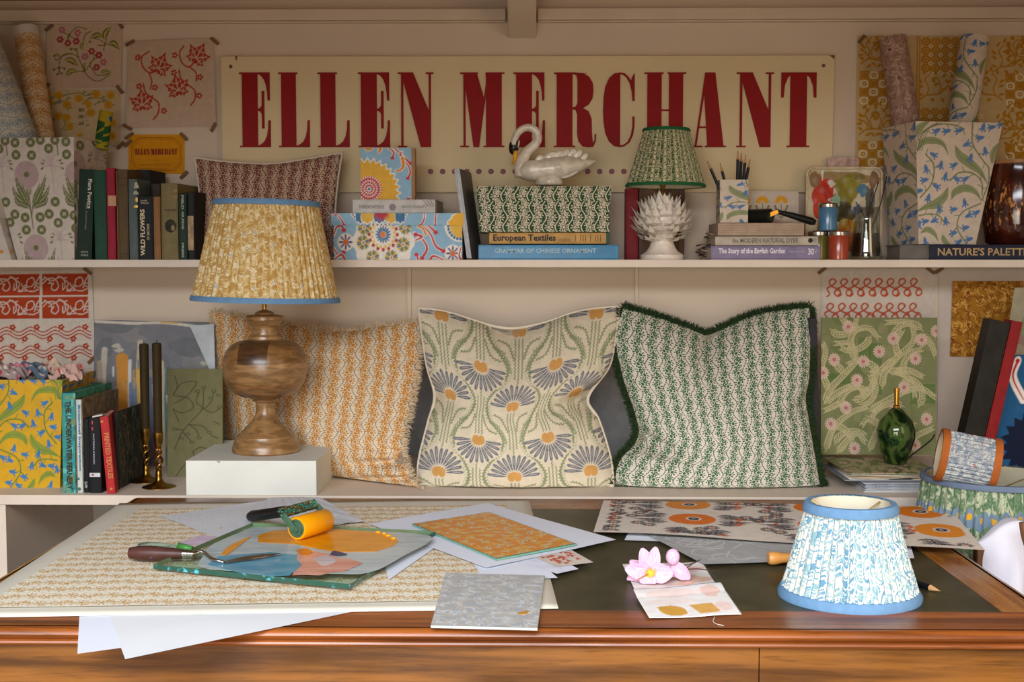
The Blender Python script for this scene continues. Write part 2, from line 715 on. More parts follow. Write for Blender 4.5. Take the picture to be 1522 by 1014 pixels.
# ================================================================== the setting
WALL, SHF, BEN = 3.22, 2.98, 2.64
SHZ = W(761, 386, SHF)[2]
SHB = W(761, 397.5, SHF)[2]
BZ, DZ = .75, .76
wall_m = plain('dbc9b4', .8, var=.04, scale=3., bump=.05, name='wall_paint')
trim_m = plain('dccab4', .6, var=.05, scale=8., name='trim_paint')
ceil_m = plain('a67a4c', .8, var=.06, scale=4., name='ceiling_paint')
grey_m = plain('bcb8b2', .75, var=.05, scale=5., name='grey_paint')
shelf_m = plain('dfd0bf', .45, var=.05, scale=9., name='shelf_paint')
floor_m = wood_mat('floor_wood', '4a2f1a', '8a6038', 3., 1, .5)
XL, XR, YB = -1.72, 1.66, .45
st = dict(kind='structure')
b = MB().box(XL, WALL, 0, XR, WALL + .08, 2.0)
b.build('wall_back', wall_m, **st)
MB().box(XL - .08, YB, 0, XL, WALL, 3.3).build('wall_left', wall_m, **st)
MB().box(XR, YB, 0, XR + .08, WALL, 3.3).build('wall_right', wall_m, **st)
MB().box(XL, YB, -.05, XR, WALL, 0).build('floor', floor_m, **st)
CZ = W(761, 13, WALL)[2]
SL = .30


def cz(y):
    return CZ + SL * (WALL - y)


MB().hexa([(XL, YB, cz(YB)), (XR, YB, cz(YB)), (XR, WALL + .08, cz(WALL)), (XL, WALL + .08, cz(WALL))],
          [(XL, YB, cz(YB) + .06), (XR, YB, cz(YB) + .06), (XR, WALL + .08, cz(WALL) + .06), (XL, WALL + .08, cz(WALL) + .06)]).build('ceiling', ceil_m, **st)
MB().box(XL - .08, YB - .06, 1.99, XR + .08, YB, 3.3).build('trim_6', trim_m, label='unseen header added above the open front to dim the upper wall', **st)  # unseen header, added to keep sky light off the upper wall
MB().box(-6, -6, -.06, 6, YB - .06, -.01).build('floor_outside', plain('8a8478', .9, name='paving'), label='pale paving outside the open front', **st)
# moulding along the top of the wall, on both sides of the rafter
ml = pp([0, 0, 0])
zt, zb = W(761, 12, WALL - .03)[2], W(761, 29, WALL - .03)[2]
xa, xb_ = W(752, 30, WALL)[0], W(799, 30, WALL)[0]
for i, (x0, x1) in enumerate(((XL, xa), (xb_, XR))):
    MB().box(x0, WALL - .03, zb, x1, WALL, zt).box(x0, WALL - .018, zb - .004, x1, WALL, zb).build('trim_%d' % (i + 1), trim_m, bevel=.003, **st)
# rafter
zr = W(776, 58, WALL)[2]
r0, r1 = W(756, 58, WALL)[0], W(797, 58, WALL)[0]
MB().hexa([(r0, YB, zr + SL * (WALL - YB)), (r1, YB, zr + SL * (WALL - YB)), (r1, WALL, zr), (r0, WALL, zr)],
          [(r0, YB, cz(YB)), (r1, YB, cz(YB)), (r1, WALL, cz(WALL)), (r0, WALL, cz(WALL))]).build('trim_3', trim_m, bevel=.004, label='painted rafter', **st)
# wall battens under the shelf
for i, (a, c) in enumerate(((605, 612), (943, 949))):
    x0, x1 = W(a, 440, WALL)[0], W(c, 440, WALL)[0]
    MB().box(x0, WALL - .008, BZ, x1, WALL, SHB).build('trim_%d' % (i + 4), trim_m, bevel=.002, **st)

# shelf and bench
o = MB().box(XL, SHF, SHB, XR, WALL, SHZ).build('wall_shelf', shelf_m, bevel=.0015)
tag(o, 'long pale painted shelf on the wall above the cushions', 'shelf')
t = thing('storage_bench', 'pale painted bench top along the wall under the cushions, open below', 'bench', (0, 2.9, 0))
b = MB().box(XL + .002, BEN, BZ - .021, XR - .002, WALL - .001, BZ)
b.build('bench_top', shelf_m, t, bevel=.0015)
MB().box(XL + .002, WALL - .045, .001, XR - .002, WALL - .028, BZ - .021).build('back_panel', grey_m, t)
xs = W(8, 800, BEN)[0]
MB().box(xs - .02, BEN + .005, 0, xs, WALL - .046, BZ - .021).build('upright', shelf_m, t)
MB().box(-.6, BEN + .3, 0, -.58, WALL - .046, BZ - .021).build('upright', grey_m, t)
MB().box(XL, BEN + .02, 0, XR, WALL - .046, .08).build('plinth', grey_m, t)
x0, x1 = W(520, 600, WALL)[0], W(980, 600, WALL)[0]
MB().box(x0, WALL - .012, BZ + .001, x1, WALL - .0005, W(760, 520, WALL)[2]).build('trim_7', plain('9b9c9c', .7, name='gap_shade_grey'), label='low grey blue panel added for the cool shade in the cushion gaps', **st)  # added panel, its grey blue colour paints in the cool shade behind the cushions

# ================================================================== sign
def P2(px, py, Y):
    return W(px, py, Y)


SGN = 'painted board sign with large dark red capitals above the shelf'
SY = WALL - .016
c00, c10, c11, c01 = W(331, 286, SY), W(1236, 286, SY), W(1241, 82, SY), W(328.5, 84, SY)
t = thing('name_sign', SGN, 'sign', (0, SY, c00[2]))
board = plain('e2cfa4', .6, var=.04, scale=4., name='sign_board')
MB().hexa([c00, c10, c10 + [0, .014, 0], c00 + [0, .014, 0]], [c01, c11, c11 + [0, .014, 0], c01 + [0, .014, 0]]).build('board', board, t, bevel=.001)
red = plain('930a0d', .6, spec=.25, var=.06, scale=20., name='sign_red')
arc_up = [(143, 3), (143, 130), (133, 130), (131, 92), (126, 60), (117, 34), (104, 17), (92, 9), (83, 7), (75, 3)]
arm_dn = [(146, 344), (146, 222), (136, 222), (134, 262), (128, 295), (116, 320), (101, 333), (90, 338), (75, 341), (75, 344)]
G = {
    'E': (146, [[(0, 0), (143, 0), (143, 7), (0, 7)], [(13, 2), (86, 2), (86, 345), (13, 345)], arc_up, arm_dn, [(0, 340), (146, 340), (146, 347), (0, 347)],
                [(105, 85), (117, 85), (117, 260), (105, 260)], [(86, 168), (96, 166), (107, 150), (107, 196), (96, 180), (86, 178)]]),
    'L': (146, [[(0, 0), (90, 0), (90, 7), (0, 7)], [(13, 2), (82, 2), (82, 345), (13, 345)], arm_dn, [(0, 340), (146, 340), (146, 347), (0, 347)]]),
    'N': (167, [[(0, 0), (72, 0), (72, 7), (0, 7)], [(15, 0), (25, 0), (25, 347), (15, 347)], [(15, 3), (72, 3), (154, 200), (154, 347), (106, 347)], [(144, 0), (154, 0), (154, 346), (144, 346)],
                [(130, 0), (167, 0), (167, 7), (130, 7)], [(0, 340), (42, 340), (42, 347), (0, 347)]]),
    'M': (210, [[(0, 0), (85, 0), (85, 7), (0, 7)], [(16, 0), (26, 0), (26, 347), (16, 347)], [(16, 3), (80, 3), (113, 118), (88, 347), (63, 347)], [(128, 3), (136, 3), (90, 347), (84, 347)],
                [(120, 0), (210, 0), (210, 7), (120, 7)], [(122, 2), (197, 2), (197, 345), (122, 345)], [(0, 340), (42, 340), (42, 347), (0, 347)], [(110, 340), (210, 340), (210, 347), (110, 347)]]),
    'R': (193, [[(0, 0), (95, 0), (150, 6), (95, 8), (0, 7)], [(13, 2), (85, 2), (85, 345), (13, 345)], [(0, 340), (97, 340), (97, 347), (0, 347)],
                [(85, 0), (130, 3), (160, 20), (177, 50), (180, 85), (176, 120), (160, 148), (135, 164), (85, 170), (85, 162), (100, 158), (107, 140), (107, 30), (101, 12), (85, 7)],
                [(85, 163), (130, 163), (158, 180), (172, 215), (174, 290), (178, 325), (184, 318), (186, 285), (193, 285), (191, 320), (180, 345), (160, 348), (132, 344), (112, 320), (106, 285), (106, 195), (99, 174), (85, 170)]]),
    'C': (148, [[(80, 0), (80, 347), (52, 342), (28, 320), (10, 280), (2, 225), (0, 173), (2, 120), (10, 66), (28, 26), (52, 5)],
                [(78, 0), (100, 4), (120, 22), (130, 40), (136, 20), (147, 2), (147, 132), (137, 132), (134, 90), (124, 50), (108, 22), (90, 9), (78, 8)],
                [(78, 347), (100, 343), (125, 325), (141, 290), (147, 250), (147, 205), (137, 205), (137, 250), (130, 290), (116, 320), (98, 335), (78, 339)]]),
    'H': (193, [[(0, 0), (88, 0), (88, 7), (0, 7)], [(14, 2), (80, 2), (80, 345), (14, 345)], [(108, 0), (193, 0), (193, 7), (108, 7)], [(114, 2), (179, 2), (179, 345), (114, 345)],
                [(80, 171), (114, 171), (114, 179), (80, 179)], [(0, 340), (88, 340), (88, 347), (0, 347)], [(104, 340), (193, 340), (193, 347), (104, 347)]]),
    'A': (156, [[(62, 0), (106, 0), (145, 347), (74, 347), (56, 60)], [(62, 0), (72, 0), (26, 347), (18, 347)], [(0, 340), (52, 340), (52, 347), (0, 347)], [(64, 340), (156, 340), (156, 347), (64, 347)],
                [(36, 250), (70, 250), (70, 258), (35, 258)]]),
    'T': (162, [[(42, 0), (118, 0), (118, 346), (42, 346)], [(0, 0), (48, 0), (48, 8), (30, 24), (16, 60), (11, 116), (0, 116)], [(162, 0), (114, 0), (114, 8), (132, 24), (146, 60), (151, 116), (162, 116)],
                [(28, 340), (132, 340), (132, 347), (28, 347)], [(0, 0), (162, 0), (162, 8), (0, 8)]]),
}


def glyph(mb, ch, o, ux, uy, w, h, d):
    gw, polys = G[ch]
    for q, pts in enumerate(polys):
        mb.prism([(x / gw * w, (347 - y) / 347 * h) for x, y in pts], o, ux, uy, d * (1 - .03 * q))


for ch, a, c in (('E', 357, 403), ('L', 415, 461), ('L', 473, 520), ('E', 533, 580), ('N', 592, 645), ('M', 684, 750), ('E', 763, 810), ('R', 823, 886), ('C', 896, 943),
                 ('H', 957, 1019), ('A', 1026, 1079), ('N', 1094, 1149), ('T', 1160, 1212)):
    b = MB()
    o0, o1, o2 = W(a, 219, SY), W(c, 219, SY), W(a, 108, SY)
    glyph(b, ch, o0, X_, Z_, o1[0] - o0[0], o2[2] - o0[2], np.array([0, -.004, 0]))
    b.build('letter', red, t)
dotm = plain('8d5560', .5, name='sign_dot')
for i in range(20):
    px = 640 + i * 17.95
    q = W(px, 255, SY)
    MB().lathe([(.0068, 0), (.0068, .002), (.0055, .003)], q, 20, axis=(0, -1, 0)).build('dot', dotm, t)
scr = plain('7a6a50', .4, .6, name='screw')
for px, py in ((343, 99), (1224, 97.5)):
    q = W(px, py, SY)
    MB().lathe([(.0045, 0), (.0045, .001), (.002, .003)], q, 16, axis=(0, -1, 0)).build('screw', scr, t)
tape_m = plain('7d5a36', .6, var=.15, scale=60., name='tape')
for pts in ([(349, 83), (353, 83), (352, 90), (350, 88)], [(1233, 82.5), (1241, 82), (1240, 88)]):
    MB().add([W(x, y, SY - .0022) for x, y in pts], [tuple(range(len(pts)))]).build('paint_chip', tape_m, t)

# ================================================================== desk
top_m = wood_mat('desk_mahogany', '5f2f10', '9a5522', 5., 0, .34, 16., .4, .2, .08)
side_m = wood_mat('desk_side_wood', '7a4514', 'b87c34', 5., 1, .3, 12., .5, .3, .2)
front_m = wood_mat('desk_oak', '4c2c0e', '85531f', 6., 0, .4, 18., .35, .3, 0.)
leather = NB('desk_leather', .42, 0, .45)
co = leather.coord('Object')
leather.color(leather.mix(leather.smooth(leather.noise(co, 14., 5.), .3, .75), lin('2c2a18'), lin('474026')))
leather.bump(leather.noise(co, 500., 2.), .2, .0006)
tl = T(205, 740, DZ)
DXL, DYF = tl[0], tl[1]
DXR = (T(1415, 815, DZ)[0] + T(1522, 888, DZ)[0]) / 2
DYN = T(761, 934, DZ)[1]
LXR = (T(1360, 806, DZ)[0] + T(1478, 911, DZ)[0]) / 2
LYF, LYN = T(860, 757, DZ)[1], T(1000, 908, DZ)[1]
LXL = DXL + (DXR - LXR)
t = thing('writing_desk', 'large mahogany writing desk with dark green leather inset in the foreground', 'desk', ((DXL + DXR) / 2, (DYN + DYF) / 2, 0))
MB().box(LXL + .001, LYN + .001, DZ - .004, LXR - .001, LYF - .001, DZ).build('leather_inset', leather.m, t)
MB().box(DXL, DYN, DZ - .02, DXR, LYN, DZ).build('front_rail', top_m, t)
MB().box(DXL, LYF, DZ - .02, DXR, DYF, DZ).build('rear_rail', top_m, t)
MB().box(DXL, LYN, DZ - .02, LXL, LYF, DZ).build('side_rail', side_m, t)
MB().box(LXR, LYN, DZ - .02, DXR, LYF, DZ).build('side_rail', side_m, t)
MB().box(LXL, LYN, DZ - .02, LXR, LYF, DZ - .005).build('substrate', top_m, t)
# moulded front edge: rounded nose, groove, small bead
prof = [(0, 0), (-.006, -.0012), (-.010, -.004), (-.0115, -.008), (-.010, -.012), (-.006, -.0145), (-.0045, -.016), (-.008, -.0175), (-.009, -.020), (-.0075, -.0225), (-.002, -.024), (.004, -.024), (.004, 0)]
MB().prism([(p[0], p[1]) for p in prof], (DXL - .01, DYN, DZ), Y_, Z_, X_ * (DXR - DXL + .02)).build('front_moulding', top_m, t, smooth=.7)
MB().prism([(-p[0], p[1]) for p in prof], (DXR, DYN - .008, DZ), X_, Z_, Y_ * (DYF - DYN + .008)).build('side_moulding', side_m, t, smooth=.7)
MB().prism([(p[0], p[1]) for p in prof], (DXL, DYN - .008, DZ), X_, Z_, Y_ * (DYF - DYN + .008)).build('side_moulding', side_m, t, smooth=.7)
sx = W(1129, 990, DYN)[0]
zt = DZ - .0245
MB().box(DXL + .01, DYN + .003, zt - .20, sx - .0006, DYN + .025, zt).build('apron_board', front_m, t, bevel=.0006)
MB().box(sx + .0006, DYN + .003, zt - .20, DXR - .01, DYN + .025, zt).build('apron_board', front_m, t, bevel=.0006)
for xx in (DXL + .01, DXR - .03):
    MB().box(xx, DYN + .025, zt - .20, xx + .02, DYF - .02, zt).build('side_board', side_m, t)
for xx in (DXL + .01, DXR - .41):
    MB().box(xx, DYN + .03, 0, xx + .40, DYF - .03, zt - .205).build('pedestal', front_m, t, bevel=.003)
MB().box(DXL + .01, DYF - .03, zt - .2, DXR - .01, DYF - .01, zt).build('rear_board', front_m, t)

# ================================================================== helpers for flat prints
def sheet(name, label, cat, corners, Y, cv, n=(60, 60), parent=None, mat=None, group=None, curl=0., bend=None, rough=.8, tilt=0., solid=0.):
    """upright sheet; corners TL,TR,BR,BL in pixels at depth Y (tilt: top deeper by tilt)"""
    tl, tr, br, bl = corners
    q = [W(bl[0], bl[1], Y), W(br[0], br[1], Y), W(tr[0], tr[1], Y + tilt), W(tl[0], tl[1], Y + tilt)]
    r = np.random.default_rng(abs(hash(label)) % 999 if False else len(label))
    ph = r.uniform(0, 6, 4)

    def fn(P, u, v):
        P = P.copy()
        P[..., 1] -= curl * (.5 + .5 * np.sin(u * 5 + ph[0]) * np.sin(v * 4 + ph[1]))
        if bend:
            P = bend(P, u, v)
        return P
    return MB().quad(*q, n[0], n[1], cv, fn=fn, flip=True).build(name, mat or attr_mat('printed_paper', rough), parent, label, cat, group, smooth=True, solid=solid)


def tape(px, py, ang, Y, ln=15, wd=5):
    a = math.radians(ang)
    dx, dy = math.cos(a), -math.sin(a)
    p = [W(px + dx * s1 * ln / 2 - dy * s2 * wd / 2, py + dy * s1 * ln / 2 + dx * s2 * wd / 2, Y) for s1, s2 in ((-1, -1), (1, -1), (1, 1), (-1, 1))]
    return p


def tapes(lst, Y, what):
    for px, py, ang, where in lst:
        p = tape(px, py, ang, Y)
        o = MB().add(p + [q + np.array([0, .0004, 0]) for q in p], [(0, 1, 2, 3), (7, 6, 5, 4), (0, 4, 5, 1), (1, 5, 6, 2), (2, 6, 7, 3), (3, 7, 4, 0)]).build('tape_strip', tape_m)
        tag(o, 'brown paper tape at the %s corner of the %s' % (where, what), 'tape', 'brown tape strips holding up the prints')


def flat(name, label, cat, corners, z, cv, n=(40, 40), mat=None, group=None, wob=0., edge=None, order=None, thick=0., parent=None, fn2=None, zs=None, **kw):
    """sheet lying on a horizontal plane; pixel corners far-left, far-right, near-right, near-left"""
    fl, fr, nr, nl = corners
    zz = zs or (z, z, z, z)
    q = [T(*nl, zz[3]), T(*nr, zz[2]), T(*fr, zz[1]), T(*fl, zz[0])]

    def fn(P, u, v):
        P = P.copy()
        P[..., 2] += wob * (.5 + .5 * np.sin(u * 7 + len(label)) * np.sin(v * 5 + 1))
        if fn2:
            P = fn2(P, u, v)
        return P
    return MB().quad(*q, n[0], n[1], cv, fn=fn).build(name, mat or attr_mat('printed_paper', .75), parent, label, cat, group, smooth=True, solid=thick, **kw)

# ================================================================== printed patterns
def bluebell(bg, leaf, stem, blue, k=.6, seed=0):
    c = Cv(600, 800, k, bg)
    c.ox, c.oy = -800, -50
    for pts, wd in (([(812, 245), (850, 185), (920, 172), (990, 195), (1030, 262)], 46), ([(1076, 205), (1110, 265), (1180, 315), (1260, 370), (1325, 450)], 62),
                    ([(1036, 478), (1010, 540), (950, 585), (880, 605), (800, 640)], 62), ([(1066, 556), (1090, 505), (1165, 480), (1240, 505), (1290, 565)], 52),
                    ([(1345, 320), (1350, 240), (1395, 165)], 42), ([(840, 775), (890, 752), (945, 780), (978, 832)], 40), ([(1008, 788), (1030, 830), (1090, 870)], 40),
                    ([(800, 150), (830, 90), (900, 45)], 50), ([(1325, 700), (1390, 640), (1400, 560)], 46)):
        c.leaf(pts, wd, leaf, stem)
    for d in range(4):
        c.stroke([(802 + d * 14, 240), (820 + d * 16, 150), (880 + d * 12, 95 - d * 8), (960 + d * 20, 62)], 5, stem)
    for pts in ([(812, 235), (850, 125), (950, 70), (1060, 70), (1135, 95)], [(1190, 55), (1195, 180), (1250, 265), (1325, 345)], [(835, 545), (905, 470), (930, 400), (925, 320), (870, 262)],
                [(1290, 525), (1280, 440), (1210, 382), (1110, 380), (1050, 432)], [(1285, 580), (1150, 640), (1120, 740), (1200, 845)], [(828, 662), (900, 652), (970, 660), (1020, 705)],
                [(1325, 345), (1330, 450), (1290, 560)], [(1120, 740), (1060, 790)], [(960, 645), (1000, 600)]):
        c.stroke(pts, 9, stem)
        q = curve(pts, 6)
        for i in range(3, len(q) - 1, 4):
            s_ = 1 if (i // 4) % 2 else -1
            d = q[i + 1] - q[i]
            d = d / (np.hypot(*d) + 1e-9)
            nn = np.array([-d[1], d[0]]) * s_
            c.stroke([q[i], q[i] + d * 18 + nn * 16, q[i] + d * 26 + nn * 36], 5, stem)
    bells = [(945, 110), (1015, 110), (1100, 105), (1265, 80), (1325, 80), (1390, 60), (1250, 150), (1155, 195), (1290, 235), (1190, 280), (925, 265), (875, 355), (980, 330), (1075, 330),
             (1015, 405), (1095, 420), (1160, 420), (865, 430), (950, 470), (895, 545), (975, 615), (875, 700), (940, 695), (1030, 695), (1085, 620), (1165, 575), (1200, 660), (1260, 640),
             (1095, 775), (1185, 740), (1220, 815), (875, 830), (1140, 835), (828, 500), (828, 720)]
    r = np.random.default_rng(4)
    for (x, y) in bells:
        a = r.choice([-.4, .5, 1.3, 1.8, 2.6, PI - .2])
        ca, sa = math.cos(a), math.sin(a)
        c.ell(x, y, 22, 14, blue, a)
        c.ell(x - ca * 20, y - sa * 20, 9, 8, blue, a)
        for e in (-.75, 0, .75):
            c.ell(x + math.cos(a + e) * 25, y + math.sin(a + e) * 25, 12, 5.5, blue, a + e)
    c.wrap = True
    c.grain(.03, seed)
    return c


def lilac():
    """front of the lilac and green bin, 130 x 200 px drawn at 5.07"""
    c = Cv(659, 1014, .45, 'cdc2b6')
    g, m, ln = '6a7040', 'b49c9a', 'b8a5a2'
    for (bx, by) in ((205, 300), (262, 850), (605, 300), (-195, 300), (-150, 850), (662, 850), (20, -250), (420, -250)):
        c.ell(bx, by, 97, 104, m)
        c.ell(bx, by - 2, 20, 21, g)
        for s_ in (-1, 1):
            for pts in ([(35, 290), (60, 210), (s_ * 0 + 150, -10)], ):
                pass
            X = lambda q: [(bx + 30 + s_ * x, by + y) for x, y in q]
            c.leaf(X([(10, 250), (60, 160), (95, 90), (128, -22)]), 44, g, 'cdc2b6', teeth=.22)
            c.leaf(X([(8, 245), (70, 200), (120, 150), (150, 60)]), 46, g, 'cdc2b6', teeth=.22)
            c.leaf(X([(10, 250), (60, 225), (110, 205), (135, 150)]), 42, g, 'cdc2b6', teeth=.22)
            c.leaf(X([(8, 240), (30, 170), (60, 110), (75, 50)]), 30, g, 'cdc2b6', teeth=.22)
            c.stroke(X([(0, 330), (6, 270), (14, 230)]), 7, g)
            for (dx, dy, an) in ((140, -105, .5), (130, -82, .0), (125, -45, -.5)):
                c.ell(bx + 5 + s_ * (dx - 5), by + dy, 15, 7, g, an * s_)
        for e in range(-3, 4):
            c.stroke([(bx + 12 + e * 8, by + 104), (bx + 16 + e * 4, by + 145)], 4, g)
        c.stroke([(bx + 14, by + 150), (bx + 40, by + 405)], 8, g)
    for (bx, by) in ((400, 230), (450, 780), (5, 230), (-20, 800)):
        for s_ in (-1, 1):
            for (dx, dy) in ((70, -40), (75, 10), (45, -80), (30, -110)):
                c.stroke([(bx, by + 10), (bx + s_ * dx * .6, by + dy * .7), (bx + s_ * dx, by + dy)], 6, ln)
        c.stroke([(bx, by - 60), (bx + 20, by + 200)], 7, ln)
    for (x, y) in ((45, 45), (123, 60), (245, 60), (323, 42), (437, 45), (523, 58), (387, 107), (128, 152), (250, 156), (525, 153), (33, 503), (425, 503), (103, 596), (183, 620), (302, 617), (374, 594), (493, 594), (570, 605),
                   (443, 660), (190, 712), (310, 712), (62, 655), (580, 700), (-5, 105)):
        c.ell(x, y, 36, 37, g)
        for a in range(4):
            c.ell(x + 9 * math.cos(a * PI / 2 + PI / 4), y + 9 * math.sin(a * PI / 2 + PI / 4), 9, 4, 'cdc2b6', a * PI / 2 + PI / 4)
    return c.grain(.03)


def suz_flower(c, x, y, R, cols, n=14, core=('d8492a', 'e8a93a')):
    for i in range(n):
        a = 2 * PI * i / n
        c.ell(x + math.cos(a) * R * .62, y + math.sin(a) * R * .62, R * .36, R * .13, cols[i % len(cols)], a)
    c.ell(x, y, R * .26, R * .26, core[1])
    c.ell(x, y, R * .14, R * .14, core[0])


def vine_red(c, pts, wd=16):
    c.stroke(pts, wd + 9, 'ede5d8')
    c.stroke(pts, wd * .5, 'c01f30', w1=wd * 1.2)
    e = pts[-1]
    c.ell(e[0], e[1], wd * 1.1, wd * .9, 'c01f30')


def suzani_box():
    c = Cv(1050, 350, .42, '8db8d2')
    c.ox, c.oy = -65, -625
    bl, wh = '2d6e9e', 'ede5d8'
    # body
    c.ell(482, 850, 235, 190, wh)
    for a in range(10):
        an = 2 * PI * a / 10
        c.ell(482 + 190 * math.cos(an), 850 + 150 * math.sin(an), 62, 62, wh)
    c.rosette(482, 800, 62, 16, bl, 22, 7)
    c.ell(480, 800, 22, 22, 'e07a30')
    for i in range(16):
        a = 2 * PI * i / 16 + .2
        c.ell(482 + math.cos(a) * 92, 800 + math.sin(a) * 88, 14, 11, 'e5c66a', a)
        c.ell(482 + math.cos(a + .2) * 112, 800 + math.sin(a + .2) * 106, 13, 13, 'b3222c')
    for (x, y) in ((322, 855), (330, 750), (398, 960), (545, 960), (640, 870), (655, 748)):
        suz_flower(c, x, y, 56, ['8a8d3a', 'd9b53c', '4e6f8c'], 18, ('b84a5c', 'e8ddd0'))
    for (x, y) in ((182, 852), (1035, 932)):
        c.ell(x, y, 66, 62, wh)
        suz_flower(c, x, y, 58, ['4b5577', '6a7193'], 8, ('d8492a', 'e8a93a'))
        c.ell(x, y, 20, 20, 'd86a2a')
    for p in ([(90, 800), (110, 750), (150, 740), (168, 770)], [(90, 900), (130, 950), (165, 925)], [(95, 970), (150, 940), (180, 985)], [(730, 790), (800, 840), (830, 900), (790, 965)],
              [(800, 740), (860, 800), (900, 880), (960, 915)], [(840, 735), (870, 760), (900, 785)], [(740, 840), (790, 815), (740, 800)], [(960, 975), (880, 950), (850, 985)],
              [(1100, 890), (1085, 950), (1110, 980)], [(760, 975), (745, 940)]):
        vine_red(c, p)
    c.stroke([(760, 740), (800, 760), (820, 800)], 26, wh)
    c.stroke([(760, 740), (800, 760), (820, 800)], 16, 'd98a2b')
    c.ell(1090, 740, 120, 110, wh)
    c.ell(1100, 735, 88, 90, 'dfb23a')
    for i in range(7):
        a = PI * (.5 + i / 12)
        c.ell(1095 + 96 * math.cos(a), 740 + 92 * math.sin(a), 11, 11, bl)
    # lid (its own strip, repainted)
    lid = Cv(1050, 97, .45, '8db8d2')
    lid.ox, lid.oy = -65, -625
    lid.ell(448, 600, 235, 125, wh)
    lid.ell(448, 600, 205, 108, '8db8d2')
    for i in range(22):
        a = PI * i / 21
        lid.ell(448 + 218 * math.cos(a), 605 + 112 * math.sin(a), 7, 7, '35506c')
    for dx, cc, w_ in ((-150, bl, 46), (-95, 'dfb23a', 58), (0, bl, 52), (95, 'dfb23a', 58), (165, bl, 46)):
        for e in (-1, 0, 1):
            lid.ell(448 + dx + e * w_ * .5, 668 - abs(e) * 12, w_ * .42, 48, wh)
        for e in (-1, 0, 1):
            lid.ell(448 + dx + e * w_ * .5, 664 - abs(e) * 12, w_ * .34, 42, cc)
    lid.rosette(465, 620, 70, 24, 'b82236', 8, 5)
    for p in ([(85, 630), (110, 640)], [(120, 640), (150, 680), (170, 720)], [(808, 620), (800, 680), (775, 722)], [(895, 620), (890, 722)]):
        vine_red(lid, p, 12)
    lid.poly([(985, 725), (980, 690), (1010, 665), (1020, 640), (1060, 622), (1120, 622), (1120, 725)], wh)
    lid.poly([(998, 725), (992, 695), (1020, 672), (1030, 648), (1070, 622), (1120, 622), (1120, 725)], 'e6ae1c')
    bk = Cv(400, 394, .5, '8db8d2')
    bk.ox, bk.oy = -300, -118
    star = []
    for i in range(26):
        a = -PI * .62 + i / 25 * PI * .78
        R = 275 if i % 2 == 0 else 240
        star.append((350 + R * math.cos(a), 460 + R * math.sin(a)))
    star += [(400, 640), (250, 640), (250, 250)]
    bk.poly(star, wh)
    bk.poly([(350 + (x - 350) * .94, 460 + (y - 460) * .94) for x, y in star], 'e3ac1e')
    bk.ell(367, 430, 98, 96, 'c02040')
    for R, n, ww in ((90, 30, 5), (62, 22, 5), (38, 14, 5)):
        for i in range(n):
            a = 2 * PI * i / n
            bk.ell(367 + R * math.cos(a), 430 + R * math.sin(a), 9, ww, 'eee6da', a)
    bk.ell(367, 432, 20, 20, 'e9e2d6')
    bk.ell(367, 432, 12, 12, '4a7c99')
    for p in ([(520, 118), (560, 150), (550, 195)], [(560, 110), (610, 160), (690, 235)], [(630, 200), (680, 260), (690, 310), (672, 350)], [(625, 150), (610, 165), (630, 190)], [(690, 500), (675, 512)]):
        vine_red(bk, p, 14)
    for p in ([(630, 195), (635, 260), (600, 292), (575, 290)], [(455, 118), (450, 140), (440, 155)], [(345, 120), (370, 128), (395, 118)]):
        bk.stroke(p, 40, 'ede5d8', w1=16)
        bk.stroke(p, 28, 'd98a2b', w1=8)
    for q in (c, lid, bk):
        q.grain(.05)
    return c, lid, bk


CBB = bluebell('d5c4b0', '8d966a', '767e52', '4f7cae')
CBBY = bluebell('cf9f04', '84902c', '5a7a2a', '2f74a8', seed=3)
CLIL = lilac()
CSB, CSL, CSK = suzani_box()
white_card = plain('d8d0c4', .7, var=.03, name='card_white')
inner_m = plain('a79c8e', .85, var=.05, name='box_inner')
board_attr = attr_mat('printed_board', .55, 0, .4)


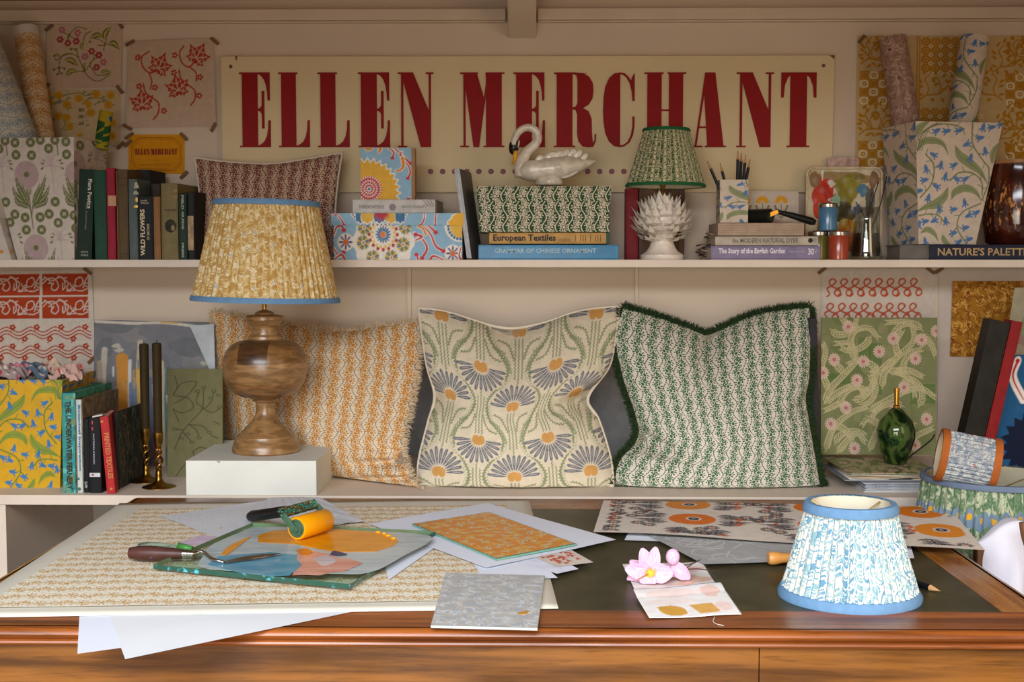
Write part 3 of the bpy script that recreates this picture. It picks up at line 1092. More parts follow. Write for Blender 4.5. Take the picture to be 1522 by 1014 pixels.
def bin_(name, label, px, Yf, dvec, cvf, cvs, back=None, tp=.012, nf=(110, 160), ns=(40, 80), cat='bin', z0=None, wall=.004, fill=None, mat=None):
    """square tapered bin: px = front TL, TR, BR, BL; dvec = horizontal vector from front to back"""
    d = np.array([dvec[0], dvec[1], 0.])
    dn = norm(d)
    TL, TR, BR, BL = [W(x, y, Yf) for x, y in px]
    z0 = SHZ if z0 is None else z0
    z1 = (TL[2] + TR[2]) / 2
    wx = np.array([dn[1], -dn[0], 0])
    TR = TL + wx * ((TR - TL)[0] / wx[0])
    BR = BL + wx * ((BR - BL)[0] / wx[0])
    for q in (TL, TR):
        q[2] = z1
    for q in (BL, BR):
        q[2] = z0
    BL, BR = BL + dn * tp, BR + dn * tp
    k = np.linalg.norm(d)
    TL2, TR2, BL2, BR2 = TL + d, TR + d, BL + dn * (k - 2 * tp), BR + dn * (k - 2 * tp)
    t = thing(name, label, cat, ((BL + BR2) / 2))
    m = mat or board_attr
    MB().quad(BL, BR, TR, TL, *nf, cvf).build('front_panel', m, t)
    if cvs is not None:
        MB().quad(BR, BR2, TR2, TR, *ns, cvs).build('side_panel', m, t)
        MB().quad(BL2, BL, TL, TL2, *ns, cvs).build('side_panel', m, t)
    MB().quad(BR2, BL2, TL2, TR2, 20, 20, lambda u, v: cvf.at(u, v) if isinstance(cvf, Cv) else cvf(u, v)).build('back_panel', m, t)
    i = wall
    a = [TL + (wx + dn) * i, TR + (-wx + dn) * i, TR2 + (-wx - dn) * i, TL2 + (wx - dn) * i]
    c = [BL + (wx + dn) * i + Z_ * i, BR + (-wx + dn) * i + Z_ * i, BR2 + (-wx - dn) * i + Z_ * i, BL2 + (wx - dn) * i + Z_ * i]
    o4 = [TL, TR, TR2, TL2]
    b = MB()
    for j in range(4):
        l = (j + 1) % 4
        b.add([o4[j], o4[l], a[l], a[j]], [(0, 1, 2, 3)])
        b.add([a[j], a[l], c[l], c[j]], [(0, 1, 2, 3)])
    b.add(c, [(0, 1, 2, 3)])
    b.build('lining', inner_m, t)
    MB().add([BL, BR, BR2, BL2], [(0, 1, 2, 3)]).build('base', inner_m, t)
    return t


def obox(b, o, Tn, L, D, t0, t1, l0, l1, d0, d1, m=0):
    V = [o + Tn * t + L * l + D * d for t in (t0, t1) for l in (l0, l1) for d in (d0, d1)]
    return b.add(V, [(0, 1, 3, 2), (4, 6, 7, 5), (0, 4, 5, 1), (2, 3, 7, 6), (0, 2, 6, 4), (1, 5, 7, 3)], m)


def book3(label, o, Tn, L, D, t, l, d, cov, pages='cbb99a', name='book', soft=False, group=None, bands=None, spine=None, boards=None):
    """o = spine corner; Tn across the thickness, L along the spine, D from spine to fore edge"""
    o = np.array(o, float)
    r = thing(name, label, 'book', o + Tn * t / 2 * 0, group)
    cm = cov if not isinstance(cov, str) else plain(cov, .55, var=.14, scale=40., bump=.12, name='book_cloth')
    bt = .0012 if soft else .0026
    b = MB()
    obox(b, o, Tn, L, D, bt, t - bt, 0, l, 0, bt)
    bmk = boards or cm
    b.build('spine', spine or cm, r, bevel=.0008)
    for a0, a1 in ((0, bt), (t - bt, t)):
        obox(MB(), o, Tn, L, D, a0, a1, 0, l, .0, d).build('cover_board', bmk, r, bevel=.0005)
    ins = .001 if soft else .003
    pm = plain(pages, .85, var=.1, scale=120., name='page_edge')
    obox(MB(), o, Tn, L, D, bt, t - bt, ins, l - ins, bt, d - ins).build('page_block', pm, r)
    if bands:
        for (f, wd, c) in bands:
            obox(MB(), o, Tn, L, D, .0002, t - .0002, l * f, l * f + wd, -.0006, .0004).build('spine_band', plain(c, .5, name='spine_band'), r)
    return r


def stand_book(label, x0, x1, ytop, Y, depth, cov, lean=0., z=None, dirx=0., py=360, **kw):
    """standing with the spine to the room; lean = sideways offset per height, dirx = how the depth runs sideways"""
    z = SHZ if z is None else z
    a, c = W(x0, py, Y), W(x1, py, Y)
    h = W((x0 + x1) / 2, ytop, Y)[2] - z
    L = norm([lean, 0, 1])
    D = norm([dirx, 1, 0])
    return book3(label, [a[0] - lean * (a[2] - z), Y, z], norm([1, 0, -lean]), L, D, (c[0] - a[0]), h / L[2], depth, cov, **kw)


def lie_book(label, x0, x1, y0, y1, Y, depth, cov, dirx=0., z=None, **kw):
    a, c = W(x0, y1, Y), W(x1, y1, Y)
    top = W((x0 + x1) / 2, y0, Y)[2]
    z = a[2] if z is None else z
    D = norm([dirx, 1, 0])
    return book3(label, [a[0], Y, z], Z_, X_, D, top - z, c[0] - a[0], depth, cov, **kw)


def tx(parent, s_, r, mode, Y, col, bold=0.02, rough=.5, metal=0., slope=0.):
    x0, y0, x1, y1 = r
    Y = Y - .0014
    m = plain(col, rough, metal, name='print_ink')
    a, c = W(x0, y0, Y), W(x1, y1, Y)
    dx, dz = c[0] - a[0], a[2] - c[2]
    if mode == 'h':
        return lettering(s_, [a[0], Y, c[2]], X_, Z_, dx, dz, m, parent, bold=bold)
    if mode == 'd':
        return lettering(s_, [a[0], Y, a[2]], [-slope, 0, -1], [1, 0, -slope], dz, dx, m, parent, bold=bold)
    return lettering(s_, [c[0], Y, c[2]], [slope, 0, 1], [-1, 0, slope], dz, dx, m, parent, bold=bold)


# ================================================================== upper shelf, left end
bin_('waste_bin', 'lilac and green flowered square bin at the left end of the shelf', [(-22, 205), (116, 206), (111, 385), (22, 385)], 2.995, (.021, .17),
     lambda u, v: CLIL.at(np.clip((-22 + (1 - v) * 44 + u * (138 - (1 - v) * 49)) * 5.07 / 659, 0, 1), 1 - np.clip((205 - 200 + (1 - v) * 180) * 5.07 / 1014, 0, 1)),
     lambda u, v: CLIL.at((u * .45 + .3) % 1, v * .9))
cpt = Cv(120, 160, 1., 'c9c0b5')
for x, y, c_ in ((96, 130, 'c98a3a'), (30, 60, '9aa0a6'), (70, 90, '9aa0a6'), (20, 130, 'c98a3a')):
    cpt.blob(x, y, 12, 9, c_, x)
bin_('storage_tub', 'pale tub with small ochre flowers, mostly cut off by the left picture edge', [(-95, 318), (2, 330), (17, 386), (-70, 386)], SHF + .01, (.01, .1), cpt, cpt, nf=(60, 50), ns=(10, 10), cat='tub')


def roll(name, label, top, bot, Yt, Yb, rt, rb, mat, hollow=True, endcap=None, cat='paper roll', cvb=None, n=40, nl=2):
    a, c = W(*bot, Yb), W(*top, Yt)
    ax = norm(c - a)
    L = np.linalg.norm(c - a)
    t = thing(name, label, cat, a)
    prof = [(rb + (rt - rb) * f, L * f) for f in np.linspace(0, 1, nl + 1)]
    f1 = 1.
    if endcap:
        f1 = 1 - endcap / L
        prof = [(rb + (rt - rb) * f, L * f) for f in np.linspace(0, f1, nl + 1)]
    b = MB()
    b.lathe(prof, a, n, axis=ax, cap=False, col=cvb, uvs=2 * PI * rb)
    b.build('rolled_sheet', mat, t, smooth=True)
    if endcap:
        MB().lathe([(rb + (rt - rb) * f1, L * f1), (rt, L)], a, n, axis=ax, cap=False).build('plain_margin', white_card, t, smooth=True)
    MB().lathe([(rt * .99, L), (rt * .9, L), (rt * .88, L * .3)], a, n, axis=ax, cap=False).build('inner_turn', inner_m, t, smooth=True)
    return t


blue_vine = vine_mat('blue_vine_paper', 'c9c4b2', '8a9ca6', '8499a8', cw=.034, ch=.06, swap=True, bump=0)
orange_vine = vine_mat('orange_vine_paper', 'd9c09a', 'b8844a', 'bb8440', cw=.036, ch=.055, swap=True, bump=0, fat=1.)
roll('wallpaper_roll', 'wide roll of blue and cream vine wallpaper leaning at the far left', (-36, 62), (26, 225), 3.10, 3.065, .054, .058, blue_vine)
roll('wallpaper_roll', 'narrow roll of orange vine wallpaper with a plain white end standing in the lilac bin', (38, 42), (66, 225), 3.185, 3.14, .030, .029, orange_vine, endcap=.022)

# fabric scrap rolled in the bin
cg = Cv(40, 60, 3., '24522a')
cg.poly([(0, 0), (40, 0), (40, 18), (20, 12), (0, 26)], 'a8911c')
cg.blob(12, 10, 8, 5, '1f4f8a', 2)
cg.stroke([(0, 40), (14, 32), (30, 36), (40, 28)], 3, '9c9424')
cg.poly([(0, 50), (18, 42), (40, 48), (40, 60), (0, 60)], 'a0901c')
cg.stroke([(4, 56), (20, 48), (38, 52)], 3, '2f6a35')
roll('fabric_sample', 'small green and yellow rolled fabric sample poking out of the bin', (158, 166), (150, 222), 3.1, 3.09, .0165, .0165, attr_mat('printed_cloth', .8, .2), cvb=lambda u, v: cg.at((u * 12) % 1, np.clip(v * 11, 0, 1)), n=60, nl=50, cat='fabric')

# books at the left of the shelf: x range, top, colours
YB1 = 3.0
_sb = stand_book


def stand_book(*a, **k):
    k.setdefault('dirx', .10)
    return _sb(*a, **k)


bk = stand_book('dark green book with white title leaning against the lilac bin', 113, 137, 251, YB1, .16, '0f2a1a', lean=.045)
tx(bk, 'Flora Poetica', (131, 266, 138, 310), 'd', YB1, 'd8d6c8', slope=.05)
tx(bk, 'The Anthology', (127, 300, 131, 342), 'd', YB1, '8f9a8a', 0, slope=.05)
tx(bk, 'CHATTO', (120, 373, 131, 376), 'h', YB1, 'a9ac9c')
tx(bk, 'WINDUS', (120, 378, 131, 381), 'h', YB1, 'a9ac9c')
stand_book('plain bottle green cloth book, third green spine from the bin', 141, 159, 253, YB1, .15, '17452f', bands=[(.93, .002, '17402f'), (.05, .002, '17402f')])
bk = stand_book('crimson book with beige label on the spine', 160, 172, 250, YB1, .15, '9a1030')
W0 = W
obox(MB(), np.array([W(161, 302, YB1)[0], YB1 - .0012, W(161, 306, YB1)[2]]), X_, Z_, Y_, 0, .019, 0, .024, 0, .0008).build('spine_label', plain('c99a78', .7, name='label_paper'), bk)
stand_book('thin tan book with worn ochre spine beside the crimson one', 172.5, 176, 254, YB1 + .01, .14, '9a6a2c')
stand_book('brown ribbed leather book right of the crimson spine', 176.5, 191, 252, YB1, .15, '5a4526', bands=[(.9, .0025, '463518'), (.82, .0025, '463518'), (.06, .0025, '463518')])
stand_book('tall nearly black book standing behind the grey and black volumes', 192, 224, 252.5, YB1 + .085, .1, '0d120e')
bk = stand_book('grey blue cloth book with gilt ornament', 192.5, 205, 266, YB1, .08, '56625f')
for r_ in ((199, 271, 207, 280), (198, 284, 207, 289)):
    tx(bk, '&', r_, 'h', YB1, 'c9c4a4')
MB().ball(W(203.5, 297, YB1 - .001), .005, .0006, .006, 12).ball(W(202, 307, YB1 - .001), .006, .0006, .0035, 12).build('gilt_ornament', plain('d8b860', .35, .8, name='gilt'), bk)
bk = stand_book('black book with large white WILD FLOWERS title reading upwards', 205.5, 228, 292, YB1 - .012, .09, '0b0d14')
tx(bk, 'WILD FLOWERS', (208, 311, 216, 380), 'u', YB1 - .012, 'd9c9a0', .03)
tx(bk, 'OF BRITAIN', (218, 333, 222.5, 357), 'u', YB1 - .012, 'b8a880', .02)
tx(bk, 'ROGER', (209, 297, 219, 299.5), 'h', YB1 - .012, 'b8b0a0', .02)
tx(bk, 'PHILLIPS', (209, 300.5, 221, 303), 'h', YB1 - .012, 'b8b0a0', .02)
stand_book('thin brown paper-covered book right of the black flower guide', 229, 238.5, 292.5, YB1 - .01, .085, '8f6336')
stand_book('dark brown book rising behind the thin brown one', 226, 239.5, 273, YB1 + .08, .09, '3a2c1c')
bk = stand_book('olive old book with gilt bands and a dark oval portrait', 240.5, 265, 272.5, YB1 - .004, .15, '7a6c42')
tx(bk, 'DICK', (258, 281, 264, 286), 'h', YB1 - .004, 'b79050', .03)
tx(bk, 'TALES', (256, 290, 264, 295), 'h', YB1 - .004, 'b79050', .03)
tx(bk, 'THE LIFE', (244, 311, 262, 314), 'h', YB1 - .004, '40371f', .02)
MB().ball(W(253.5, 336, YB1 - .0045), .0135, .001, .0155, 20).build('oval_portrait', plain('2c2717', .6, var=.5, scale=160., name='portrait'), bk)
MB().ball(W(257, 339, YB1 - .0058), .0045, .0006, .007, 12).build('oval_portrait', plain('8f7d50', .6, name='portrait_face'), bk)
bk = stand_book('dark green slim book with pale title beside the burgundy cushion', 266.5, 278, 288, YB1 - .004, .15, '0f2e20')
tx(bk, 'FIELD GUIDE', (269.5, 290, 273.5, 341), 'd', YB1 - .004, 'aeb59a', .03)
tx(bk, 'PRESS', (270, 361, 273.5, 383), 'd', YB1 - .004, 'aeb59a', .03)
stand_book('black book with a cream picture patch, last before the burgundy cushion', 278.5, 289.5, 285, YB1 + .004, .14, '0c0e0c')
MB().box(*(W(279.5, 372, YB1 + .002)), *(W(287.5, 321, YB1 + .0035))).build('picture_patch', plain('b59a78', .7, var=.4, scale=60., name='picture_patch'), bpy.data.objects[COL.objects[-1].name].parent if False else [o for o in COL.objects if o.get('label', '').startswith('black book with a cream')][0])

stand_book = _sb

# ================================================================== shelf middle: boxes and books
MB_ = MB


def lidded(name, label, body, lid, Yf, d, cvb, cvl, z0=None, mat=None, nb_=(200, 50), over=.004, uvm=False):
    """box with a lid; px rects of body and lid fronts at Yf"""
    x0, y0, x1, y1 = body
    a, c = W(x0, y1, Yf), W(x1, y0, Yf)
    z0 = SHZ if z0 is None else z0
    la, lc = W(lid[0], lid[3], Yf - over), W(lid[2], lid[1], Yf - over)
    t = thing(name, label, 'box', ((a[0] + c[0]) / 2, Yf + d / 2, z0))
    m = mat or board_attr
    for nm, (p, q, Y0, Y1, cv, n) in {'body': ((a[0], z0), (c[0], la[2] + .002), Yf, Yf + d, cvb, nb_), 'lid': ((la[0], la[2]), (lc[0], lc[2]), Yf - over, Yf + d + over, cvl, (nb_[0], nb_[1] // 2))}.items():
        b = MB()
        xa, za, xb2, zb2 = p[0], p[1], q[0], q[1]
        b.quad((xa, Y0, za), (xb2, Y0, za), (xb2, Y0, zb2), (xa, Y0, zb2), *n, cv)
        dd = Y1 - Y0
        side = (lambda u, v: cv.at((u * .3), v)) if isinstance(cv, Cv) else cv
        b.quad((xb2, Y0, za), (xb2, Y1, za), (xb2, Y1, zb2), (xb2, Y0, zb2), n[0] // 5, n[1], side, uvs=(xb2 - xa, 0, dd, zb2 - za))
        b.quad((xa, Y1, za), (xa, Y0, za), (xa, Y0, zb2), (xa, Y1, zb2), n[0] // 5, n[1], side)
        b.quad((xb2, Y1, za), (xa, Y1, za), (xa, Y1, zb2), (xb2, Y1, zb2), 4, 4, side)
        b.quad((xa, Y0, zb2), (xb2, Y0, zb2), (xb2, Y1, zb2), (xa, Y1, zb2), n[0] // 3, n[0] // 6, cv)
        b.quad((xa, Y1, za), (xb2, Y1, za), (xb2, Y0, za), (xa, Y0, za), 4, 4, cv)
        b.build(nm, m, t)
    return t


lidded('storage_box', 'blue suzani patterned lidded box with red vines under the white book', (496, 334, 687, 385), (492, 317, 689, 335), 2.995, .19, lambda u, v: CSB.at(.02 + u * .975, v * .7), CSL)
bk = lie_book('white paperback lying on the suzani patterned box', 524, 647, 296.5, 317, 3.005, .16, 'c9c5bf', pages='d5cfc4', dirx=.05, soft=True)
tx(bk, 'THREADNEEDLE', (533, 305, 571, 310), 'h', 3.005, '8d8a86')
tx(bk, 'ABOVE QUALITY', (596, 305, 634, 310), 'h', 3.005, '9a9a90')
MB().lathe([(.0078, 0), (.0078, .001), (.001, .0012)], W(583.5, 308, 3.0045), 20, axis=(0, -1, 0)).build('round_seal', plain('8f8288', .6, name='seal'), bk)
for i in range(3):
    p0, p1 = W(629 + i * 5, 297.5, 3.0035), W(637 + i * 4, 307, 3.0035)
    MB().tube([p0, p1], .0009, 5).build('spine_stripe', plain('a9979a', .6, name='stripe'), bk)
t = stand_book('square book covered in blue, yellow and red suzani cloth standing on the white book', 536, 617, 220, 3.03, .03, 'a27a4e', z=W(560, 297, 3.03)[2] + .0008, py=260, dirx=.0, pages='a98a64')
o = MB().quad(W(536, 296.5, 3.029), W(611.5, 296.5, 3.029), W(611.5, 220, 3.029), W(536, 220, 3.029), 90, 90, CSK).build('cover_cloth', board_attr, t)

# thin leaning board
a = W(700, 384, 2.995)
c = W(679, 254, 2.995)
cl = Cv(60, 200, 1., 'a9aeb4')
for i in range(60):
    x, y = rng.uniform(0, 60), rng.uniform(0, 200)
    cl.stroke([(x, y), (x + rng.uniform(-8, 8), y + 8), (x + 4, y + 16)], 2.4, random.choice(['c9ccd0', '8d97a6', 'c9ccd0', 'b8848c']))
t = thing('sample_board', 'thin grey flowered board leaning on the suzani box beside the green box', 'board', a)
A_, B_ = W(694, 384, 2.992), W(675, 252, 2.992)
A2, B2 = W(701, 384, 2.992), W(683, 250, 2.992)
b = MB().quad(A_, A2, B2, B_, 12, 160, cl)
b.build('patterned_edge', board_attr, t)
dpt = np.array([.02, .15, 0])
e0 = [A_ + Y_ * .0002, A2 + Y_ * .0002, A2 + dpt, A_ + dpt]
e1 = [B_ + Y_ * .0002, B2 + Y_ * .0002, B2 + dpt, B_ + dpt]
MB().hexa(e0, e1).build('board_core', plain('6d6a68', .6, name='board_grey'), t, bevel=.001)

green_box = vine_mat('green_vine_box', '1f4a28', 'd2c8b0', 'd2c8b0', cw=.0305, ch=.046, fat=1.12, bump=0, solid=True)
zb0 = W(810, 345, 3.0)[2]
t = lidded('storage_box', 'dark green and white vine patterned lidded box carrying the swan', (712, 298, 906, 345), (709, 277, 908, 299), 3.0, .17, None, None, z0=zb0, mat=green_box, nb_=(10, 5), over=.003)
bk = lie_book('yellow spined European Textiles book under the green box', 727, 903, 346, 362.5, 3.0, .17, 'c79a54', pages='cfc0a0')
tx(bk, 'European Textiles', (733, 348.5, 826, 361), 'h', 3.0, '2c2418', .03)
tx(bk, 'in the Collection', (830, 354, 848, 359), 'h', 3.0, '6a5030', 0)
tx(bk, '| ||| | |||', (855, 349, 893, 359), 'h', 3.0, '7a5a30', 0)
obox(MB(), W(901, 362.3, 2.9985), Z_, X_, Y_, 0, .0255, 0, .0085, 0, .16).build('green_end', plain('1d4a38', .5, name='green_cloth'), bk)
bk = lie_book('wide turquoise blue book at the bottom of the stack under the green box', 711, 919, 364, 384.5, 2.99, .19, plain('1f7fae', .25, var=.15, scale=25., name='blue_gloss'), pages='d8d8d0', z=SHZ)
tx(bk, 'GRAMMAR OF CHINESE ORNAMENT', (735, 369.5, 886, 376), 'h', 2.99, 'b7d3dc', .01)

# ------------------------------------------------------------------ swan
def swan():
    Y = 3.07
    s = 9.22

    def q(x, y, dy=0.):
        p = W(740 + x / s, 180 + y / s, Y)
        return p + Y_ * dy
    u = W(1, 0, Y)[0] - W(0, 0, Y)[0]
    k = u / s
    t = thing('swan_ornament', 'glazed white ceramic swan with black face and yellow beak on the green box', 'ornament', q(700, 885))
    glaze = NB('swan_glaze', .16, 0, .6)
    co = glaze.coord('Object')
    glaze.color(glaze.mix(glaze.smooth(glaze.noise(co, 45., 4.), .35, .7), lin('cfc5b0'), lin('ece3d2')))
    glaze.bump(glaze.noise(co, 70., 2.), .35, .004)
    b = MB()
    path = [(255, 640), (290, 655), (350, 672), (450, 680), (600, 668), (780, 650), (950, 628), (1080, 605), (1200, 580), (1290, 560), (1345, 550)]
    rad = [20, 100, 165, 195, 212, 226, 208, 160, 95, 45, 8]
    pts = np.array([q(*p) for p in path])
    b.tube(np.array(curve(pts, 4)), np.interp(np.linspace(0, 10, 41), range(11), rad) * k, 28, flat=.75)
    b.build('body', glaze.m, t, smooth=True)
    neck = [(330, 760), (320, 640), (345, 520), (400, 420), (500, 330), (548, 240), (530, 150), (455, 95), (370, 95), (285, 150), (232, 240), (222, 330)]
    nr = [120, 112, 100, 86, 76, 70, 66, 63, 60, 57, 56, 60]
    n2 = np.array(curve([q(*p) for p in neck], 4))
    MB().tube(n2, np.interp(np.linspace(0, 11, len(n2)), range(12), nr) * k, 20, flat=.85).build('neck', glaze.m, t, smooth=True)
    A = basis(norm(q(225, 400) - q(260, 230)))
    MB().ball(q(222, 345), 70 * k, 56 * k, 118 * k, 20, A=A).build('face', plain('14120f', .2, name='black_glaze'), t, smooth=True)
    for dy in (-.0045, .0045):
        MB().ball(q(283, 318, dy), 14 * k, 14 * k, 55 * k, 12, A=A).build('eye', plain('d8cdb0', .2, name='eye_glaze'), t, smooth=True)
    MB().tube([q(236, 410), q(240, 460), q(232, 530), q(198, 592)], [48 * k, 46 * k, 34 * k, 14 * k], 14, flat=.8).build('beak', plain('e0a528', .2, name='yellow_glaze'), t, smooth=True)
    # wings: overlapping feathers on each side
    for sd in (-1, 1):
        b = MB()
        fe = [(575, 520, 130, 56, -.5), (710, 490, 180, 62, -.5), (810, 475, 200, 62, -.62), (905, 462, 200, 60, -.7), (1000, 455, 190, 58, -.78), (1090, 465, 175, 55, -.85), (1175, 505, 150, 48, -.8),
              (700, 640, 260, 60, -.32), (850, 640, 290, 62, -.38), (980, 650, 260, 55, -.45), (1090, 640, 240, 48, -.42), (650, 740, 260, 55, -.22), (830, 740, 300, 55, -.28), (980, 735, 260, 50, -.38),
              (420, 730, 150, 55, 1.0), (360, 700, 150, 45, 1.2)]
        for (x, y, L, wd, an) in fe:
            ca, sa = math.cos(an), -math.sin(an)
            dep = .72 * math.sqrt(max(.05, 1 - ((y - 660) / 240) ** 2)) * 185 * k * (1 - max(0, (x - 900)) / 800)
            c_ = q(x, y, sd * dep * 1.0)
            R_ = np.array([[ca, 0, -sa], [0, 1, 0], [sa, 0, ca]])
            b.ball(c_, L * .5 * k, 17 * k, wd * .8 * k, 14, A=R_)
        b.build('wing', glaze.m, t, smooth=True)
    MB().lathe([(.030, 0), (.034, .004), (.03, .02)], q(700, 885), 32).build('foot', glaze.m, t, smooth=True)


swan()


# ------------------------------------------------------------------ lampshades
def shade(name, label, c, rb, rt, h, mat, trim, npl=60, amp=.0016, th=.009, tilt=0., cat='lampshade', lining='d8cbb0', nth=None, parent=None, yaw=0., axis=None, seed=0, cv=None, nv=24, gather=1.5, frame=True, lin_mat=None):
    r_ = np.random.default_rng(seed)
    c = np.array(c, float)
    t = parent or thing(name, label, cat, c)
    N = nth or npl * 8
    A = basis(norm(axis)) if axis is not None else np.array(Matrix.Rotation(tilt, 3, 'Y'))
    thv = np.linspace(0, 2 * PI, N, endpoint=False)
    # irregular pleat phase
    ph = np.cumsum(r_.uniform(.55, 1.6, N))
    ph = ph / ph[-1] * npl * 2 * PI
    ph = np.interp(thv, np.linspace(0, 2 * PI, N), ph)
    k = np.linspace(0, 1, nv + 1)
    amps = np.interp(thv, np.linspace(0, 2 * PI, 40), r_.uniform(.5, 1.3, 40))
    R = (rb + (rt - rb) * k)[None, :] + (amp * amps * np.sin(ph))[:, None] * (1.25 - .45 * k)[None, :]
    R += (amp * .3 * np.sin(ph * .37))[:, None] * np.sin(k * 9)[None, :]
    P = np.stack([R * np.cos(thv)[:, None], R * np.sin(thv)[:, None], np.broadcast_to(k * h, R.shape)], -1)
    U = (thv * rb * gather)[:, None] + (.003 * np.sin(ph * 1.0 + 1))[:, None] + 0 * k[None, :]
    V = (k * h)[None, :] + (.004 * np.sin(ph * .5))[:, None]
    col = cv(U, V) if cv else None
    place = lambda v: v @ A.T + c
    b = MB().grid(P, col, np.stack([U, V], -1), 0, wrap=True)
    b.xform(place).build('fabric_cover', mat, t, smooth=True)
    for nm, z0, R0, R1 in (('bottom_trim', -.001, rb, rb + (rt - rb) * th / h), ('top_trim', h - th + .001, rt + (rb - rt) * th / h, rt)):
        e = amp * 1.5 + .001
        MB().lathe([(R0 - .003, z0), (R0 + e, z0), (R0 + e + .0006, z0 + th * .4), (R1 + e, z0 + th), (R1 - .003, z0 + th)], (0, 0, 0), 96, cap=False).xform(place).build(nm, trim, t, smooth=.9)
    lm = lin_mat or plain(lining, .85, var=.04, name='shade_lining')
    MB().lathe([(rb - .0035, .0005), (rt - .0035, h - .0005)], (0, 0, 0), 72, cap=False).xform(place).build('lining', lm, t, smooth=True)
    if frame:
        b = MB()
        zf = h - .03
        for i in range(3):
            a = i * 2 * PI / 3 + .5
            b.tube([(0, 0, zf), (math.cos(a) * (rt - .003), math.sin(a) * (rt - .003), h - .004)], .0013, 6)
        b.lathe([(.012, zf - .002), (.02, zf - .002), (.02, zf + .002), (.012, zf + .002), (.012, zf - .002)], (0, 0, 0), 20, cap=False)
        b.xform(place).build('fitter_ring', plain('b9a36a', .35, .9, name='brass_wire'), t, smooth=.8)
    return t


brass = NB('aged_brass', .28, 1.)
brass.color(brass.mix(brass.smooth(brass.noise(brass.coord('Object'), 40., 4.), .3, .75), lin('7a5a24'), lin('c39a4a')))
brass_m = brass.m
steel_m = plain('b5b3ad', .25, 1., name='steel')
green_trim = plain('1c6236', .8, var=.1, scale=60., bump=.2, name='green_trim')
blue_trim = plain('658cb0', .8, var=.08, scale=80., bump=.25, name='blue_trim')

# small lamp with artichoke base
LY = 3.062
bc = W(984, 384, LY)
bc[2] = SHZ
t = thing('table_lamp', 'small lamp with white ceramic artichoke base and green vine shade', 'lamp', bc)
u = (W(1, 0, LY)[0] - W(0, 0, LY)[0])
cer = plain('eee4d6', .2, var=.1, spec=.5, scale=60., name='white_ceramic')
MB().lathe([(0, 0), (31 * u, 0), (32 * u, 2 * u), (32 * u, 7 * u), (29 * u, 9 * u), (24 * u, 12 * u), (19 * u, 19 * u), (16 * u, 28 * u), (18 * u, 34 * u), (24 * u, 38 * u), (10 * u, 42 * u)], bc, 48).build('foot', cer, t, smooth=.8)
MB().ball(bc + Z_ * 60 * u, 32 * u, 32 * u, 28 * u, 24).build('core', cer, t, smooth=True)
rows = [(32, 30, 18, -.35, 15), (42, 37, 20, -.1, 18), (52, 40, 21, .15, 16), (62, 38, 21, .45, 17), (72, 33, 19, .8, 16), (80, 24, 15, 1.1, 15), (86, 13, 9, 1.35, 13)]
for ri, (zz, rr, n, el, ln) in enumerate(rows):
    for i in range(n):
        a = 2 * PI * (i + .5 * (ri % 2)) / n + random.uniform(-.09, .09)
        zz = rows[ri][0] + random.uniform(-3, 3)
        d = np.array([math.cos(a), math.sin(a), 0])
        sd = np.array([-math.sin(a), math.cos(a), 0])
        base = bc + d * (rr - 8) * u + Z_ * (zz - 3) * u
        up = norm(d * random.uniform(.7, 1.15) + Z_ * (.5 + el * .7))
        tip = base + up * (ln + 4) * u * random.uniform(.9, 1.1) + Z_ * 3 * u
        nn = norm(np.cross(sd, up))
        w_ = 5.2 * u
        m_ = base + up * ln * .5 * u + d * 2.5 * u
        V = [base - sd * w_, base + sd * w_, m_ + sd * w_ * 1.05, tip, m_ - sd * w_ * 1.05, base + up * ln * .35 * u + d * 4 * u, base - d * 3 * u + Z_ * 2 * u, m_ - d * 3 * u]
        MB().add(V, [(0, 5, 4), (0, 1, 5), (1, 2, 5), (5, 2, 3), (5, 3, 4), (0, 4, 7, 6), (1, 6, 7, 2), (4, 3, 7), (2, 7, 3), (0, 6, 1)]).build('leaf', cer, t)
MB().lathe([(3.2 * u, 84 * u), (3.2 * u, 108 * u), (5 * u, 110 * u), (5 * u, 122 * u), (2 * u, 124 * u)], bc, 20).build('brass_stem', brass_m, t, smooth=.8)
gv = vine_mat('green_vine_shade', 'd6cca6', '2a5228', '2a5228', cw=.022, ch=.032, fat=1.25, rough=.85, bump=.1)
zs = W(990, 275, LY)[2]
zt2 = W(990, 193, LY)[2]
shade('x', None, [W(989, 275, LY)[0], LY, zs - .004], 57.5 * u, 32 * u, zt2 - zs + .006, gv, green_trim, npl=56, amp=.0012, th=.0075, parent=t, gather=1.35, seed=3, tilt=.01)

# things behind the small lamp
stand_book('crimson book upright behind the small green lamp', 930, 948, 280, 3.157, .05, '8f1420', py=380)
t = stand_book('worn wooden box frame standing behind the artichoke lamp', 949.5, 1017, 278, 3.16, .03, wood_mat('old_wood', '3e2817', '7a5432', 9., 2, .6), py=380, pages='6a4a2c')
t['category'] = 'box frame'
t.name = 'box_frame'
for px in (968, 990):
    obox(MB(), np.array([W(px, 300, 3.157)[0], 3.1565, SHZ]), X_, Z_, Y_, 0, .004, 0, .15, 0, .003).build('batten', plain('2c1c10', .7, name='dark_wood'), t)

